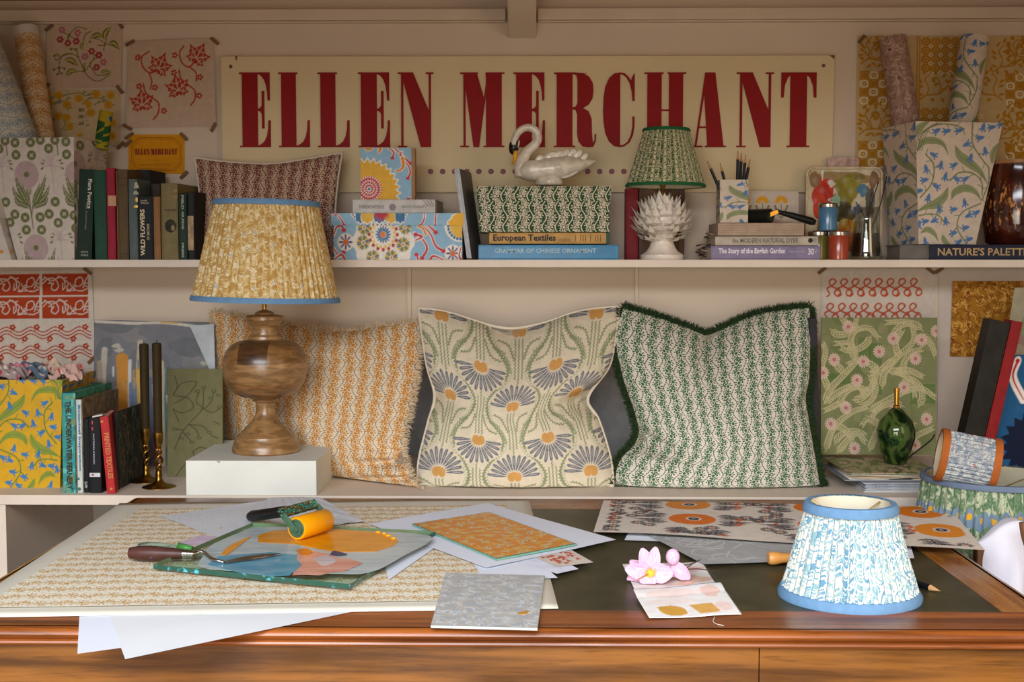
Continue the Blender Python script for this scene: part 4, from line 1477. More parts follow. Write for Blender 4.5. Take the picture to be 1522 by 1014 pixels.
# ================================================================== shelf right: pot of pencils, books, jars
PY = 3.04
by = W(1100, 331, PY)[2]
bk = lie_book('lavender book with white title at the bottom of the right stack', 1057, 1219, 366, 385, 3.0, .17, '8a7f9c', z=SHZ, pages='cfc6ba')
tx(bk, 'The Story of the English Garden', (1068, 369, 1167, 379), 'h', 3.0, 'e6e0e6', .035)
tx(bk, 'AMBRA EDWARDS', (1172, 372.5, 1197, 375.5), 'h', 3.0, 'bdb5c4', 0)
tx(bk, '30', (1201, 369, 1210, 379), 'h', 3.0, 'e6e0e6', .04)
tx(bk, 'V', (1211, 370, 1214, 378), 'h', 3.0, 'cfc9d0', 0)
bk = lie_book('off-white book about natural dyeing second in the right stack', 1063, 1216, 351.5, 365, 3.01, .165, 'bfb4a2', pages='cfc2ae')
tx(bk, 'the MODERN NATURAL DYER', (1088, 354, 1187, 361), 'h', 3.01, '7a7064', .015)
MB().lathe([(.0055, 0), (.0055, .001), (.001, .0012)], W(1204.5, 357.5, 3.0095), 20, axis=(0, -1, 0)).build('round_mark', plain('2a2622', .6, name='ink'), bk)
tx(bk, '|||', (1209, 354, 1213, 361), 'h', 3.01, '6a6054', 0)
bk = lie_book('thick beige book showing its page edge under the pencil pot', 1067, 1195, 331.5, 350.5, 3.02, .16, 'b59c84', pages='b9a48e', soft=True)
for i in range(4):
    z = W(1100, 346 - i * 3.4, 3.02)[2]
    MB().box(W(1069, 340, 3.02)[0], 3.0188, z, W(1194, 340, 3.02)[0], 3.0202, z + .0006).build('page_line', plain('9c8670', .8, name='page_line'), bk)
# rough papers behind the stack
t = thing('paper_stack', 'stack of torn brown papers behind the right hand books', 'paper', W(1050, 384, 3.12))
t.location[2] = SHZ
for i in range(9):
    z = SHZ + .0005 + i * .0075
    r = random.uniform
    x0 = W(1036 + r(0, 10) + (12 if i > 5 else 0), 350, 3.11)[0]
    x1 = W(1100, 350, 3.11)[0]
    b = MB().quad((x0 + r(0, .006), 3.09 + r(0, .01), z + r(0, .004)), (x1, 3.09, z), (x1, 3.19, z), (x0 + r(0, .01), 3.19, z + r(0, .004)), 12, 4,
                  fn=lambda P, u, v: P + np.stack([0 * u, 0 * u, .003 * np.sin(u * 9 + i)], -1))
    b.build('paper_sheet', plain(random.choice(['8f7a66', 'a08872', '6f5c4c', 'b39c82']), .9, var=.2, name='old_paper'), t, smooth=True, solid=.0035)

# pencil pot
x0, x1 = W(1070, 300, PY)[0], W(1112, 300, PY)[0]
z1 = W(1090, 267, PY)[2]
t = thing('pencil_pot', 'square bluebell patterned pencil pot on the right hand books', 'pot', ((x0 + x1) / 2, PY + .03, by))
cvp = lambda u, v: CBB.at((u * .32 + .36) % 1, (v * .55 + .33) % 1)
b = MB()
P_ = [(x0, PY), (x1, PY), (x1, PY + .06), (x0, PY + .06)]
for i in range(4):
    a, c = P_[i], P_[(i + 1) % 4]
    b.quad((a[0], a[1], by), (c[0], c[1], by), (c[0], c[1], z1), (a[0], a[1], z1), 50, 70, cvp)
b.build('outer_wall', board_attr, t)
b = MB()
e = .002
P2_ = [(x0 + e, PY + e), (x1 - e, PY + e), (x1 - e, PY + .06 - e), (x0 + e, PY + .06 - e)]
for i in range(4):
    a, c = P2_[i], P2_[(i + 1) % 4]
    b.add([(c[0], c[1], by + e), (a[0], a[1], by + e), (a[0], a[1], z1), (c[0], c[1], z1)], [(0, 1, 2, 3)])
    a2, c2 = P_[i], P_[(i + 1) % 4]
    b.add([(a2[0], a2[1], z1), (c2[0], c2[1], z1), (c[0], c[1], z1), (a[0], a[1], z1)], [(0, 1, 2, 3)])
b.add([(p[0], p[1], by + e) for p in P2_], [(0, 1, 2, 3)])
b.build('inner_wall', inner_m, t)
pen_black = plain('14151c', .35, var=.1, name='black_lacquer')
pen_wood = plain('c99a66', .6, name='cut_wood')
pen_lead = plain('1b1a1a', .4, name='graphite')


def pencil(label, a, tip, r=.0036, lead=pen_lead, group=None):
    a, tip = np.array(a, float), np.array(tip, float)
    ax = norm(tip - a)
    L = np.linalg.norm(tip - a)
    t = thing('pencil', label, 'pencil', a, group)
    MB().lathe([(r, 0), (r, L - .021)], a, 6, axis=ax).build('barrel', pen_black, t)
    MB().lathe([(r, L - .021), (.0012, L - .005)], a, 12, axis=ax).build('sharpened_tip', pen_wood, t)
    MB().lathe([(.0012, L - .005), (.0002, L)], a, 8, axis=ax).build('lead', lead, t)


for (bx, by_, tx_, ty_, dy, lab) in ((1083, 312, 1051, 239, .018, 'black pencil leaning furthest left in the bluebell pot'), (1088, 312, 1070, 242, .03, 'black pencil second from the left in the bluebell pot'),
                                     (1095, 312, 1097, 224, .022, 'tallest black pencil in the bunch at the pot right side'), (1099, 312, 1102, 227, .036, 'black pencil just right of the tallest pencil'),
                                     (1101, 312, 1108.5, 229, .02, 'black pencil third in the bunch in the bluebell pot'), (1100, 314, 1115, 236, .042, 'black pencil leaning furthest right in the bluebell pot')):
    pencil(lab, W(bx, by_, PY + dy), W(tx_, ty_, PY + dy + .005))

# card with three orange flowers
cc = Cv(80, 50, 3., 'cdbfae')
for x in (-4, 24, 53):
    cc.rosette(x, 17, 10, 9, 'dda22e', 2, 2.2, rot=PI, a0=0, a1=PI * 1.12)
    cc.stroke([(x, 19), (x, 42)], 1, '6f6a3c')
    for s_ in (-1, 1):
        cc.stroke([(x, 34), (x + s_ * 6, 30), (x + s_ * 9, 22)], 1, '6f6a3c')
        for k in range(4):
            cc.ell(x + s_ * (5 + k * 1.6), 34 - k * 3.4, 2.2, 1, '6f6a3c', s_ * -.6)
        cc.stroke([(x, 42), (x + s_ * 7, 36)], 1, '6f6a3c')
sheet('greeting_card', 'small cream card printed with orange flowers behind the ink roller', 'card', [(1110, 284), (1187, 284), (1187, 332), (1110, 332)], 3.13, cc, (80, 50), solid=.001)

# black ink roller lying on the books
RY = 3.03
bz = W(1150, 331.5, 3.03)[2]
t = thing('ink_roller', 'black rubber ink roller with brass fork lying on the beige book', 'ink roller', W(1140, 330, RY))
blk = plain('171a16', .35, var=.2, scale=50., name='black_rubber')
a, c = W(1104, 318, RY + .05), W(1146, 319, RY)
a[2] = c[2] = bz + .017
MB().lathe([(.0165, 0), (.0165, np.linalg.norm(c - a) * .98), (.0145, np.linalg.norm(c - a))], a, 36, axis=norm(c - a)).build('roller', blk, t, smooth=.8)
ax = norm(c - a)
MB().lathe([(.006, 0), (.013, .0004), (.013, .002), (.004, .003)], c, 24, axis=ax).build('end_disc', plain('2e3a2e', .5, name='dark_green'), t, smooth=.8)
q0, q1 = W(1140, 321, RY - .008), W(1157, 314, RY - .006)
d = norm(q1 - q0)
u_ = norm(np.cross(d, [0, 1, 0]))
b = MB().hexa([q0 - u_ * .006, q1 - u_ * .005, q1 - u_ * .005 + Y_ * .003, q0 - u_ * .006 + Y_ * .003], [q0 + u_ * .006, q1 + u_ * .005, q1 + u_ * .005 + Y_ * .003, q0 + u_ * .006 + Y_ * .003])
b.build('brass_fork', plain('e2b04a', .22, 1., name='bright_brass'), t, bevel=.001)
MB().lathe([(.0018, 0), (.0018, .001), (.0003, .0012)], W(1144, 319, RY - .0082), 12, axis=(0, -1, 0)).build('rivet', plain('3c2c14', .5, name='rivet'), t)
hp = [W(1153, 313.5, RY), W(1160, 316, RY), W(1176, 320, RY), W(1190, 324, RY), W(1206, 329, RY), W(1212, 331, RY)]
MB().tube(hp, [.006, .0052, .0072, .0082, .0092, .006], 16).build('handle', blk, t, smooth=True)


# jars
def jar(label, cx, w_, ytop, z0, Y, col, lidc='b8b2a6'):
    u = (W(1, 0, Y)[0] - W(0, 0, Y)[0])
    c = W(cx, 380, Y)
    c[2] = z0
    r = w_ / 2 * u
    h = W(cx, ytop, Y)[2] - z0
    t = thing('paint_jar', label, 'jar', c)
    gl = plain(col, .18, var=.12, scale=25., spec=.7, name='paint_in_glass')
    MB().lathe([(r * .86, 0), (r * .95, .002), (r * .96, h * .78), (r * .9, h * .83), (r * .9, h * .86)], c, 40).build('glass_body', gl, t, smooth=.7)
    MB().lathe([(r, h * .84), (r * 1.01, h * .86), (r * 1.01, h * .96), (r * .93, h), (r * .9, h * .985), (0.0001, h * .985)], c, 40).build('metal_lid', steel_m, t, smooth=.5)
    return c, r, h


jar('lidded jar of red paint standing on the shelf', 1246, 31, 343.5, SHZ, 3.02, 'a8452c')
jar('lidded jar of olive paint half hidden behind the lavender book', 1216, 30, 343.5, SHZ, 3.05, '6d682a')
zj = W(1230, 342.8, 3.035)[2]
jar('lidded jar of blue paint stacked on the other two jars', 1229.5, 28.5, 302, zj, 3.035, '4f7fa2')

# paint tray
cp = Cv(120, 135, 3., 'c9bc98')
for sd, (x, y, rx, ry, c_) in enumerate(((60, 60, 60, 70, 'cfc2a4'), (60, 15, 50, 12, '9c8254'), (26, 36, 18, 23, 'c22c12'), (30, 44, 14, 18, 'b02008'), (22, 58, 12, 20, 'c8380f'), (68, 28, 26, 19, '857a20'), (76, 26, 14, 16, '94882a'),
                                          (60, 66, 20, 17, '5a4d18'), (62, 62, 11, 11, '3f3812'), (70, 88, 20, 12, 'b98f20'), (60, 104, 18, 16, 'c26a1c'), (74, 108, 16, 14, 'b85c18'), (48, 48, 8, 9, '8fb89c'),
                                          (92, 32, 9, 10, '4f7f9c'), (84, 62, 8, 8, '4a719a'), (104, 50, 8, 26, '5a5a52'), (30, 90, 14, 22, 'c08a2c'), (20, 110, 12, 18, 'a85a2c'), (100, 100, 10, 24, 'a59a80'), (40, 22, 6, 5, 'd3cfc0'),
                                          (12, 16, 9, 12, '8f6a40'), (110, 16, 8, 12, '8a6440'), (86, 12, 9, 5, '7a6a30'))):
    cp.blob(x, y, rx, ry, c_, sd + 3, .3)
for i in range(12):
    x, y = rng.uniform(5, 115), rng.uniform(5, 130)
    cp.stroke([(x, y), (x + rng.uniform(-9, 9), y + rng.uniform(-9, 9)), (x + rng.uniform(-14, 14), y + 8)], rng.uniform(.6, 2.4), random.choice(['e0d8c4', '6d5a20', 'b83a18', '3c3a2c', '7fa0a8']))
TRY = 3.155
A1, A2 = W(1196, 384, TRY), W(1312, 248, TRY)


def rrect(x0, z0, x1, z1, r, n=6):
    out = []
    for cx_, cz_, a0 in ((x1 - r, z0 + r, -PI / 2), (x1 - r, z1 - r, 0), (x0 + r, z1 - r, PI / 2), (x0 + r, z0 + r, PI)):
        out += [(cx_ + r * math.cos(a0 + i / n * PI / 2), cz_ + r * math.sin(a0 + i / n * PI / 2)) for i in range(n + 1)]
    return out


t = thing('paint_tray', 'cream enamel tray smeared with red, olive and orange paint leaning on the wall', 'tray', ((A1[0] + A2[0]) / 2, TRY, SHZ))
o_, i_ = rrect(A1[0], SHZ, A2[0], A2[2], .018), rrect(A1[0] + .005, SHZ + .005, A2[0] - .005, A2[2] - .005, .014)
n = len(o_)
V = [(x, TRY - .004, z) for x, z in o_] + [(x, TRY - .004, z) for x, z in i_] + [(x, TRY + .006, z) for x, z in i_] + [(x, TRY + .008, z) for x, z in o_]
F = []
for j in range(n):
    k = (j + 1) % n
    F += [(j, k, n + k, n + j), (n + j, n + k, 2 * n + k, 2 * n + j), (k, j, 3 * n + j, 3 * n + k)]
F.append(tuple(range(3 * n, 4 * n))[::-1])
MB().add(V, F).build('rim', plain('cbb694', .3, var=.25, scale=40., name='stained_enamel'), t, smooth=.6)
MB().quad((A1[0] + .005, TRY + .005, SHZ + .005), (A2[0] - .005, TRY + .005, SHZ + .005), (A2[0] - .005, TRY + .005, A2[2] - .005), (A1[0] + .005, TRY + .005, A2[2] - .005), 150, 160, cp,
          fn=lambda P, u, v: P - Y_ * (.0012 * np.sin(u * 31) * np.sin(v * 27))[..., None]).build('dried_paint', attr_mat('wet_paint', .35, 0, .3), t, smooth=True)
a, c = W(1229, 252, 3.19), W(1276, 234, 3.19)
o = MB().prism(rrect(a[0], a[2] - .06, c[0], c[2], .008), (0, 3.185, 0), X_, Z_, Y_ * .006).build('palette_board', plain('c6a79c', .4, var=.4, scale=55., name='pink_marble'))
tag(o, 'pinkish marbled palette showing above the paint tray', 'palette')

# glass jar with stirring wire
g_clear = thin_glass('clear_glass', (.84, .87, .86), .14)
JY = 3.06
u = (W(1, 0, JY)[0] - W(0, 0, JY)[0])
c = W(1287, 380, JY)
c[2] = SHZ
t = thing('glass_jar', 'clear tapered glass jar of water with brushes in front of the paint tray', 'jar', c)
hh = W(1287, 308, JY)[2] - SHZ
MB().lathe([(.0005, .002), (23 * u, .0), (24 * u, .004), (23 * u, .02), (17 * u, hh * .75), (19 * u, hh), (17.6 * u, hh), (15.6 * u, hh * .75), (21 * u, .02), (20 * u, .008), (.0005, .007)], c, 48, cap=False).build('glass', g_clear, t, smooth=True)
MB().lathe([(.0005, .0075), (19.5 * u, .009), (20.5 * u, .02), (17.8 * u, hh * .5), (.0005, hh * .5)], c, 40, cap=False).build('murky_water', thin_glass('murky_water', (.55, .57, .54), .06, .2), t, smooth=.8)
for i, (x, yy) in enumerate(((1306, 270), (1318, 262), (1296, 286), (1272, 300))):
    col_ = ('2c2a28', '2c2a28', '4a4038', '55483c')[i]
    p0, p1 = W(1288 + i * 2, 352, JY + .005), W(x, yy, JY + .02)
    m_ = (p0 + p1) / 2 + X_ * .006 * (1 if i % 2 else -1)
    o = MB().tube(curve([p0, m_, p1], 6), .0013, 6).build('wire_stirrer', plain(col_, .4, .4, name='wire'), smooth=True)
    tag(o, ['thin dark wire bent up out of the glass jar', 'longest thin wire reaching over the jar to the right', 'short wire inside the glass jar', 'leftmost short wire in the glass jar'][i], 'wire')

# right bin with bluebells
t = bin_('waste_bin', 'cream square bin patterned with bluebells at the right end of the shelf', [(1361, 180), (1500, 180), (1460, 363), (1369, 363)], 3.0, (-.031, .17),
         lambda u, v: CBB.at(u * (1 - .25 * (1 - v)) + .04 * (1 - v), v), lambda u, v: CBB.at((u * .5 + .3) % 1, v), nf=(150, 190), ns=(50, 150), z0=W(1420, 363, 3.0)[2])
roll('wallpaper_roll', 'thick roll of dusty mauve leaf wallpaper standing in the bluebell bin', (1326, 56), (1352, 215), 3.14, 3.12, .0325, .0325, swirl_mat('mauve_swirl', 'a58574', 'b89c8b', '8f6f60', dot='7a4a40', cell=.035, bump=0), endcap=None)
cbr = lambda u, v: CBB.at((u * 5.2) % 1, (v * 4.0) % 1)
roll('wallpaper_roll', 'roll of bluebell wallpaper standing upright in the bluebell bin', (1449, 56), (1425, 215), 3.14, 3.12, .0335, .0335, attr_mat('printed_paper', .8), cvb=cbr, n=150, nl=200)
# book under the bin
bk = lie_book('long navy book with gold capitals lying under the bluebell bin', 1383, 1532, 363.6, 385, 2.988, .17, '1c2036', z=SHZ, pages='8f8880')
tx(bk, "NATURE'S PALETTE", (1394, 368.5, 1528, 380), 'h', 2.988, 'b79a6a', .02)
lie_book('grey edged book behind the left end of the navy book', 1337, 1381, 364, 385, 3.0, .12, '6a655f', z=SHZ, pages='857d75')

# brown glazed pot
PYY = 3.07
u = (W(1, 0, PYY)[0] - W(0, 0, PYY)[0])
c = W(1510, 363, PYY)
c[2] = W(1510, 363, 2.988)[2] + .0005
gz = NB('brown_glaze', .12, 0, .7)
co = gz.coord('Object')
x_, y_, z_ = gz.sep(co)
n1 = gz.noise(gz.comb(x_ * 1., y_ * 1., z_ * .45), 130., 2.)
band = gz.smooth(z_, .02, .05) * (1. - gz.smooth(z_, .12, .16))
gz.color(gz.mix(gz.smooth(n1, .56, .66) * band, gz.mix(gz.smooth(gz.noise(co, 18., 3.), .4, .7), lin('35140b'), lin('5c2413')), lin('c98a4a')))
t = thing('glazed_pot', 'dark brown glazed stoneware pot speckled with amber at the far right of the shelf', 'pot', c)
hh = W(1510, 240, PYY)[2] - c[2]
MB().lathe([(38 * u, 0), (43 * u, 3 * u), (47 * u, 30 * u), (47 * u, 70 * u), (43 * u, 100 * u), (40 * u, hh - 5 * u), (41 * u, hh), (37 * u, hh), (36 * u, hh - 20 * u), (38 * u, 20 * u), (.001, 10 * u)], c, 56, cap=False).build('pot_body', gz.m, t, smooth=.9)
MB().lathe([(38.5 * u, hh - 6 * u), (41.6 * u, hh - 4 * u), (41.6 * u, hh + .5 * u), (37 * u, hh + .8 * u)], c, 48, cap=False).build('pale_rim', plain('a5764a', .2, name='rim_glaze'), t, smooth=.8)

# ================================================================== prints on the wall
WY = WALL - .003
# flower cloth (green stems, red flowers)
c1 = Cv(495, 430, 1., 'cdb49c')
c1.ox, c1.oy = -315, -165
G1, R1 = '6d6a22', 'a8434a'
for p in ([(580, 208), (520, 192), (470, 230), (450, 262)], [(470, 245), (440, 230), (415, 215)], [(470, 250), (510, 270), (525, 240)], [(470, 240), (455, 270), (455, 295)], [(608, 225), (575, 240), (560, 275), (558, 310)],
          [(690, 355), (700, 310), (710, 280)], [(690, 300), (660, 280), (600, 265)], [(700, 310), (740, 320), (795, 350)], [(700, 300), (690, 320), (655, 318)], [(365, 375), (380, 405), (430, 370), (480, 365)],
          [(480, 365), (520, 390), (550, 450), (565, 490), (620, 545), (680, 548), (735, 500)], [(480, 365), (420, 380), (400, 420), (395, 470)], [(440, 400), (480, 430), (520, 445)], [(565, 490), (520, 485), (450, 500)],
          [(565, 490), (565, 450), (572, 430)], [(565, 490), (610, 430), (630, 385), (615, 355)], [(620, 480), (600, 440), (640, 400), (655, 385)], [(735, 500), (690, 515), (640, 510), (620, 470)], [(480, 330), (510, 345), (525, 390)],
          [(400, 450), (370, 465)], [(400, 450), (435, 465)], [(400, 450), (400, 495)]):
    c1.stroke(p, 6, G1)
for p, w_ in (([(555, 345), (545, 315), (560, 285)], 24), ([(605, 270), (650, 250), (690, 270)], 34), ([(695, 285), (705, 235), (742, 200)], 38), ([(725, 315), (760, 310), (798, 352)], 38), ([(365, 375), (390, 370), (410, 395)], 18),
              ([(435, 405), (480, 410), (522, 448)], 38), ([(440, 510), (480, 480), (520, 490)], 34), ([(560, 470), (560, 445), (580, 425)], 18), ([(668, 500), (700, 488), (740, 492)], 20), ([(700, 520), (725, 515), (742, 490)], 18)):
    c1.leaf(p, w_, G1)
    c1.leaf(p, w_ * .45, 'b9b06a')
for x, y in ((415, 205), (403, 268), (455, 295), (520, 230), (510, 285), (612, 355), (660, 382), (645, 462), (690, 430), (568, 388)):
    col_ = R1 if x not in (415, 520, 690, 568) else 'b9717a'
    for i in range(6):
        c1.ell(x + 13 * math.cos(i * PI / 3), y + 13 * math.sin(i * PI / 3), 12, 9, col_, i * PI / 3)
    c1.ell(x, y, 6, 6, 'd9b8a0')
for x, y in ((365, 468), (435, 465), (388, 500), (415, 495), (475, 335), (510, 338), (365, 375), (600, 292)):
    c1.ell(x, y, 8, 8, G1)
c1.grain(.03)
sheet('block_print', 'cloth print of small red flowers and olive leaves taped up top left', 'print', [(70, 37), (181, 31), (181, 129), (69, 132)], WY, c1, (120, 110), curl=.002)
tapes([(73, 41, 38, 'top left'), (178, 36, -55, 'top right'), (69, 130, 60, 'lower left'), (178, 133, -50, 'lower right')], WY - .004, 'small flower print')
# yellow floral with numbers
c2 = Cv(505, 372, 1., 'cbb48c')
c2.ox, c2.oy = -310, -600
for p in ([(340, 640), (380, 700), (440, 640), (540, 620)], [(320, 760), (360, 700), (420, 690)], [(540, 620), (600, 640), (650, 600)], [(560, 700), (610, 660), (700, 660), (760, 700)], [(330, 840), (400, 780), (450, 830), (420, 880)],
          [(440, 880), (500, 840), (540, 880)], [(640, 700), (700, 680), (760, 720)], [(470, 650), (440, 700), (470, 740)], [(600, 760), (560, 800), (590, 860)]):
    c2.stroke(p, 7, '83835a')
    for i in range(4):
        q = curve(p)[i * 3 + 2]
        c2.leaf([q, q + [16, -12], q + [34, -8]], 11, '83835a')
for x, y in ((325, 630), (405, 640), (540, 660), (655, 630), (750, 635), (600, 700), (405, 780), (340, 690), (460, 700), (735, 700), (480, 850), (545, 890), (460, 790), (620, 755), (760, 820), (760, 910)):
    c2.rosette(x, y, 30, 12, 'c99a2c', 8, 7)
    c2.ell(x, y, 15, 15, 'c98a1c')
c2.poly([(500, 700), (590, 700), (590, 900), (500, 900)], 'cbb48c', .75)
t = sheet('block_print', 'print of yellow flowers with small numbers 01 07 23, above the lilac bin', 'print', [(66, 133), (179, 134), (179, 216), (66, 214)], WY, c2.grain(.03), (110, 84), curl=.001)
for s_, y in (('01', 161), ('07', 171), ('23', 181)):
    lettering(s_, W(117, y + 5, WY - .003), X_, Z_, .0125, .0085, plain('55482c', .7, name='print_ink'), t, bold=.02)
tapes([(179, 216, 45, 'bottom right')], WY - .004, 'yellow flower print')

# maple leaf cloth
c3 = Cv(640, 620, 1., 'cbb39c')
c3.ox, c3.oy = -835, -255
RD = 'b03a22'


def maple(c, x, y, s_, rot, flip=1):
    lobes = []
    tips = [(-PI / 2, 1.15), (-PI / 2 + .95, 1.0), (-PI / 2 - .95, 1.0), (-PI / 2 + 1.9, .72), (-PI / 2 - 1.9, .72)]
    for a, L in tips:
        a = a * 1 + rot
        d = np.array([math.cos(a), math.sin(a)])
        n = np.array([-d[1], d[0]])
        o = np.array([x, y])
        pts = [o + n * 12 * s_, o + d * 22 * s_ * L + n * 24 * s_, o + d * 34 * s_ * L + n * 15 * s_, o + d * 46 * s_ * L + n * 24 * s_, o + d * 56 * s_ * L + n * 10 * s_, o + d * 80 * s_ * L,
               o + d * 56 * s_ * L - n * 10 * s_, o + d * 46 * s_ * L - n * 24 * s_, o + d * 34 * s_ * L - n * 15 * s_, o + d * 22 * s_ * L - n * 24 * s_, o - n * 12 * s_]
        c.poly(pts, RD)
        lobes.append((o, d, n, L))
    for o, d, n, L in lobes:
        c.stroke([o, o + d * 55 * s_ * L], 6 * s_, 'cbb39c')
        for e in (-1, 1):
            c.stroke([o + d * 26 * s_ * L, o + d * 38 * s_ * L + n * e * 12 * s_], 4 * s_, 'cbb39c')


def five(c, x, y, r):
    for i in range(5):
        c.ell(x + r * math.cos(i * 2 * PI / 5), y + r * math.sin(i * 2 * PI / 5), r * .62, r * .55, RD)
    c.ell(x, y, r * .3, r * .3, 'cbb39c')


for (x, y, rot, st_, fl) in ((1060, 455, .45, [(990, 332), (935, 370), (945, 440), (1000, 485), (1060, 455)], [(990, 482), (1010, 540), (1002, 600)]),
                             (1340, 390, .55, [(1250, 300), (1218, 350), (1235, 420), (1290, 450), (1340, 395)], [(1285, 450), (1335, 490), (1338, 550)]),
                             (945, 715, -.1, [(950, 560), (965, 620), (1010, 660), (1060, 700), (1060, 770), (1025, 820)], [(945, 700), (990, 665), (1020, 668)]),
                             (1205, 615, -.2, [(1212, 470), (1225, 530), (1275, 575), (1325, 620), (1325, 680), (1295, 722)], [(1205, 610), (1240, 575), (1290, 585)])):
    c3.stroke(st_, 11, RD)
    c3.stroke(fl, 10, RD)
    maple(c3, x, y, 1.4, rot)
for x, y in ((905, 372), (1035, 590), (1182, 365), (1365, 525), (920, 578), (1100, 758), (1175, 488), (1358, 655)):
    five(c3, x, y, 15)
sheet('block_print', 'pale cloth printed with four rust red vine leaves, left of the sign', 'print', [(192, 62), (318, 57), (322, 188), (188, 190)], WY, c3.grain(.04), (140, 130), curl=.004)
tapes([(193, 64, 30, 'top left'), (319, 61, -40, 'top right'), (189, 189, -30, 'bottom left'), (317, 189, 62, 'bottom right')], WY - .006, 'rust vine leaf cloth')

# orange card
c4 = Cv(86, 62, 3., 'dd9512')
fr_ = 'a8601a'
oc = [(16, 5), (70, 5), (81, 17), (81, 45), (70, 57), (16, 57), (5, 45), (5, 17)]
c4.stroke(oc + [oc[0]], 1.1, fr_, sm=False)
o2 = [(43 + (x - 43) * .93, 31 + (y - 31) * .9) for x, y in oc]
c4.stroke(o2 + [o2[0]], .5, fr_, sm=False)
t = sheet('shop_card', 'orange card with the shop name in red, taped right of the bin', 'card', [(191, 200), (274, 200), (274, 259), (191, 257)], WY, c4, (120, 90))
x0, x1 = W(201, 230, WY - .002), W(264, 221, WY - .002)
cw_ = x1[0] - x0[0]
hgt = x1[2] - x0[2]
px_ = 0.
b = MB()
seq = 'ELLEN MERCHANT'
tot = sum((G[q][0] + 26) if q != ' ' else 60 for q in seq)
for q in seq:
    if q == ' ':
        px_ += 60
        continue
    glyph(b, q, x0 + X_ * (px_ / tot * cw_), X_, Z_, G[q][0] / tot * cw_, hgt, np.array([0, -.0004, 0]))
    px_ += G[q][0] + 26
b.build('lettering', plain('9c2c10', .6, name='card_red'), t)
lettering('Cut & Printed', W(220, 239, WY - .002), X_, Z_, .034, .0035, plain('a8601a', .6, name='card_ink'), t)
lettering('MARCH 2023 - FIRST EDITION', W(208, 246, WY - .002), X_, Z_, .078, .0035, plain('a8601a', .6, name='card_ink'), t)
tapes([(192, 202, 35, 'top left'), (273, 203, -45, 'top right'), (273, 260, 45, 'bottom right'), (190, 213, 40, 'upper left')], WY - .004, 'orange card')

# yellow block print sheet
c5 = Cv(1100, 900, .62, 'c9ac78')
c5.ox, c5.oy = -400, -100
YL = 'b67c10'


def sprig(c, x, y, s_, fx=1, rot=0.):
    def q(a, b_):
        a *= fx
        return (x + (a * math.cos(rot) - b_ * math.sin(rot)) * s_, y + (a * math.sin(rot) + b_ * math.cos(rot)) * s_)
    c.stroke([q(0, 90), q(40, 60), q(110, 50), q(160, 0)], 9, YL)
    c.stroke([q(40, 60), q(50, 10), q(30, -40), q(60, -80)], 7, YL)
    c.stroke([q(110, 50), q(120, 0), q(100, -50)], 7, YL)
    for (a, b_, an) in ((20, -70, -1.2), (60, -90, -1.4), (15, -20, -2.4), (70, -40, -.5), (20, 10, -2.6), (80, 0, -.6), (95, -70, -2), (130, -50, -1), (90, -20, -2.4), (150, -20, -.5), (165, 20, .2), (60, 80, .6), (120, 80, .8), (20, 60, -2.8)):
        px, py = q(a, b_)
        an = (an if fx > 0 else PI - an) + rot
        c.leaf([(px, py), (px + 18 * s_ * math.cos(an), py + 18 * s_ * math.sin(an)), (px + 38 * s_ * math.cos(an + .2), py + 38 * s_ * math.sin(an + .2))], 17 * s_, YL)


def blocks(c, x, y, nx, ny, d=56, dia=False):
    for i in range(nx):
        for j in range(ny):
            cx_, cy_ = x + d * (i + .5), y + d * (j + .5)
            if dia:
                c.ell(cx_, cy_, 25, 25, YL)
                c.ell(cx_, cy_, 14, 14, 'c9ac78')
                c.ell(cx_, cy_, 10, 10, YL)
                c.poly([(cx_ + d / 2 - 24, cy_ + d / 2), (cx_ + d / 2, cy_ + d / 2 - 24), (cx_ + d / 2 + 24, cy_ + d / 2), (cx_ + d / 2, cy_ + d / 2 + 24)], 'e0cfa4', .6)
                c.ell(cx_ + d / 2, cy_ + d / 2, 5, 5, YL)
                for s1, s2 in ((1, 1), (1, -1), (-1, 1), (-1, -1)):
                    c.stroke([(cx_ + s1 * 6, cy_ + s2 * d / 2), (cx_ + s1 * d / 2, cy_ + s2 * 6)], 5, YL)
            elif (i + j) % 2:
                c.ell(cx_, cy_, 26, 26, 'e0cfa0')
                c.ell(cx_, cy_, 14, 14, YL)
                c.ell(cx_, cy_, 6, 6, 'e0cfa0')
            else:
                c.poly([(cx_ - 28, cy_ - 28), (cx_ + 28, cy_ - 28), (cx_ + 28, cy_ + 28), (cx_ - 28, cy_ + 28)], YL)
                c.ell(cx_, cy_, 21, 21, 'e0cfa4', al=.5)
                c.ell(cx_, cy_, 19, 19, YL)


for (x, y) in ((415, 325), (415, 775), (1250, 340), (1250, 790)):
    blocks(c5, x, y, 4, 4, 54)
blocks(c5, 765, 110, 6, 4, 56, True)
blocks(c5, 765, 560, 6, 4, 56, True)
blocks(c5, 1470, 110, 2, 4, 56, True)
blocks(c5, 1470, 560, 2, 4, 56, True)
for (x, y, fx) in ((420, 190, 1), (760, 420, 1), (1080, 420, -1), (420, 640, 1), (760, 860, 1), (1260, 200, 1), (1240, 640, 1), (1080, 860, -1), (1480, 420, 1), (1480, 860, 1), (600, 200, -1), (600, 640, -1), (1230, 420, -1), (1260, 860, 1), (1430, 180, -1), (1430, 640, -1), (1180, 240, 1), (1180, 700, 1)):
    sprig(c5, x, y, 1.0, fx)
for x in (750, 1462):
    c5.stroke([(x, 100), (x, 1000)], 20, YL, sm=False)
    c5.stroke([(x, 100), (x, 1000)], 6, 'c9ac78', sm=False)
t = sheet('wallpaper_sheet', 'large yellow and cream block printed sheet pinned behind the rolls, top right', 'print', [(1275, 53), (1560, 53), (1560, 262), (1271, 262)], WY, c5.grain(.03), (300, 220))
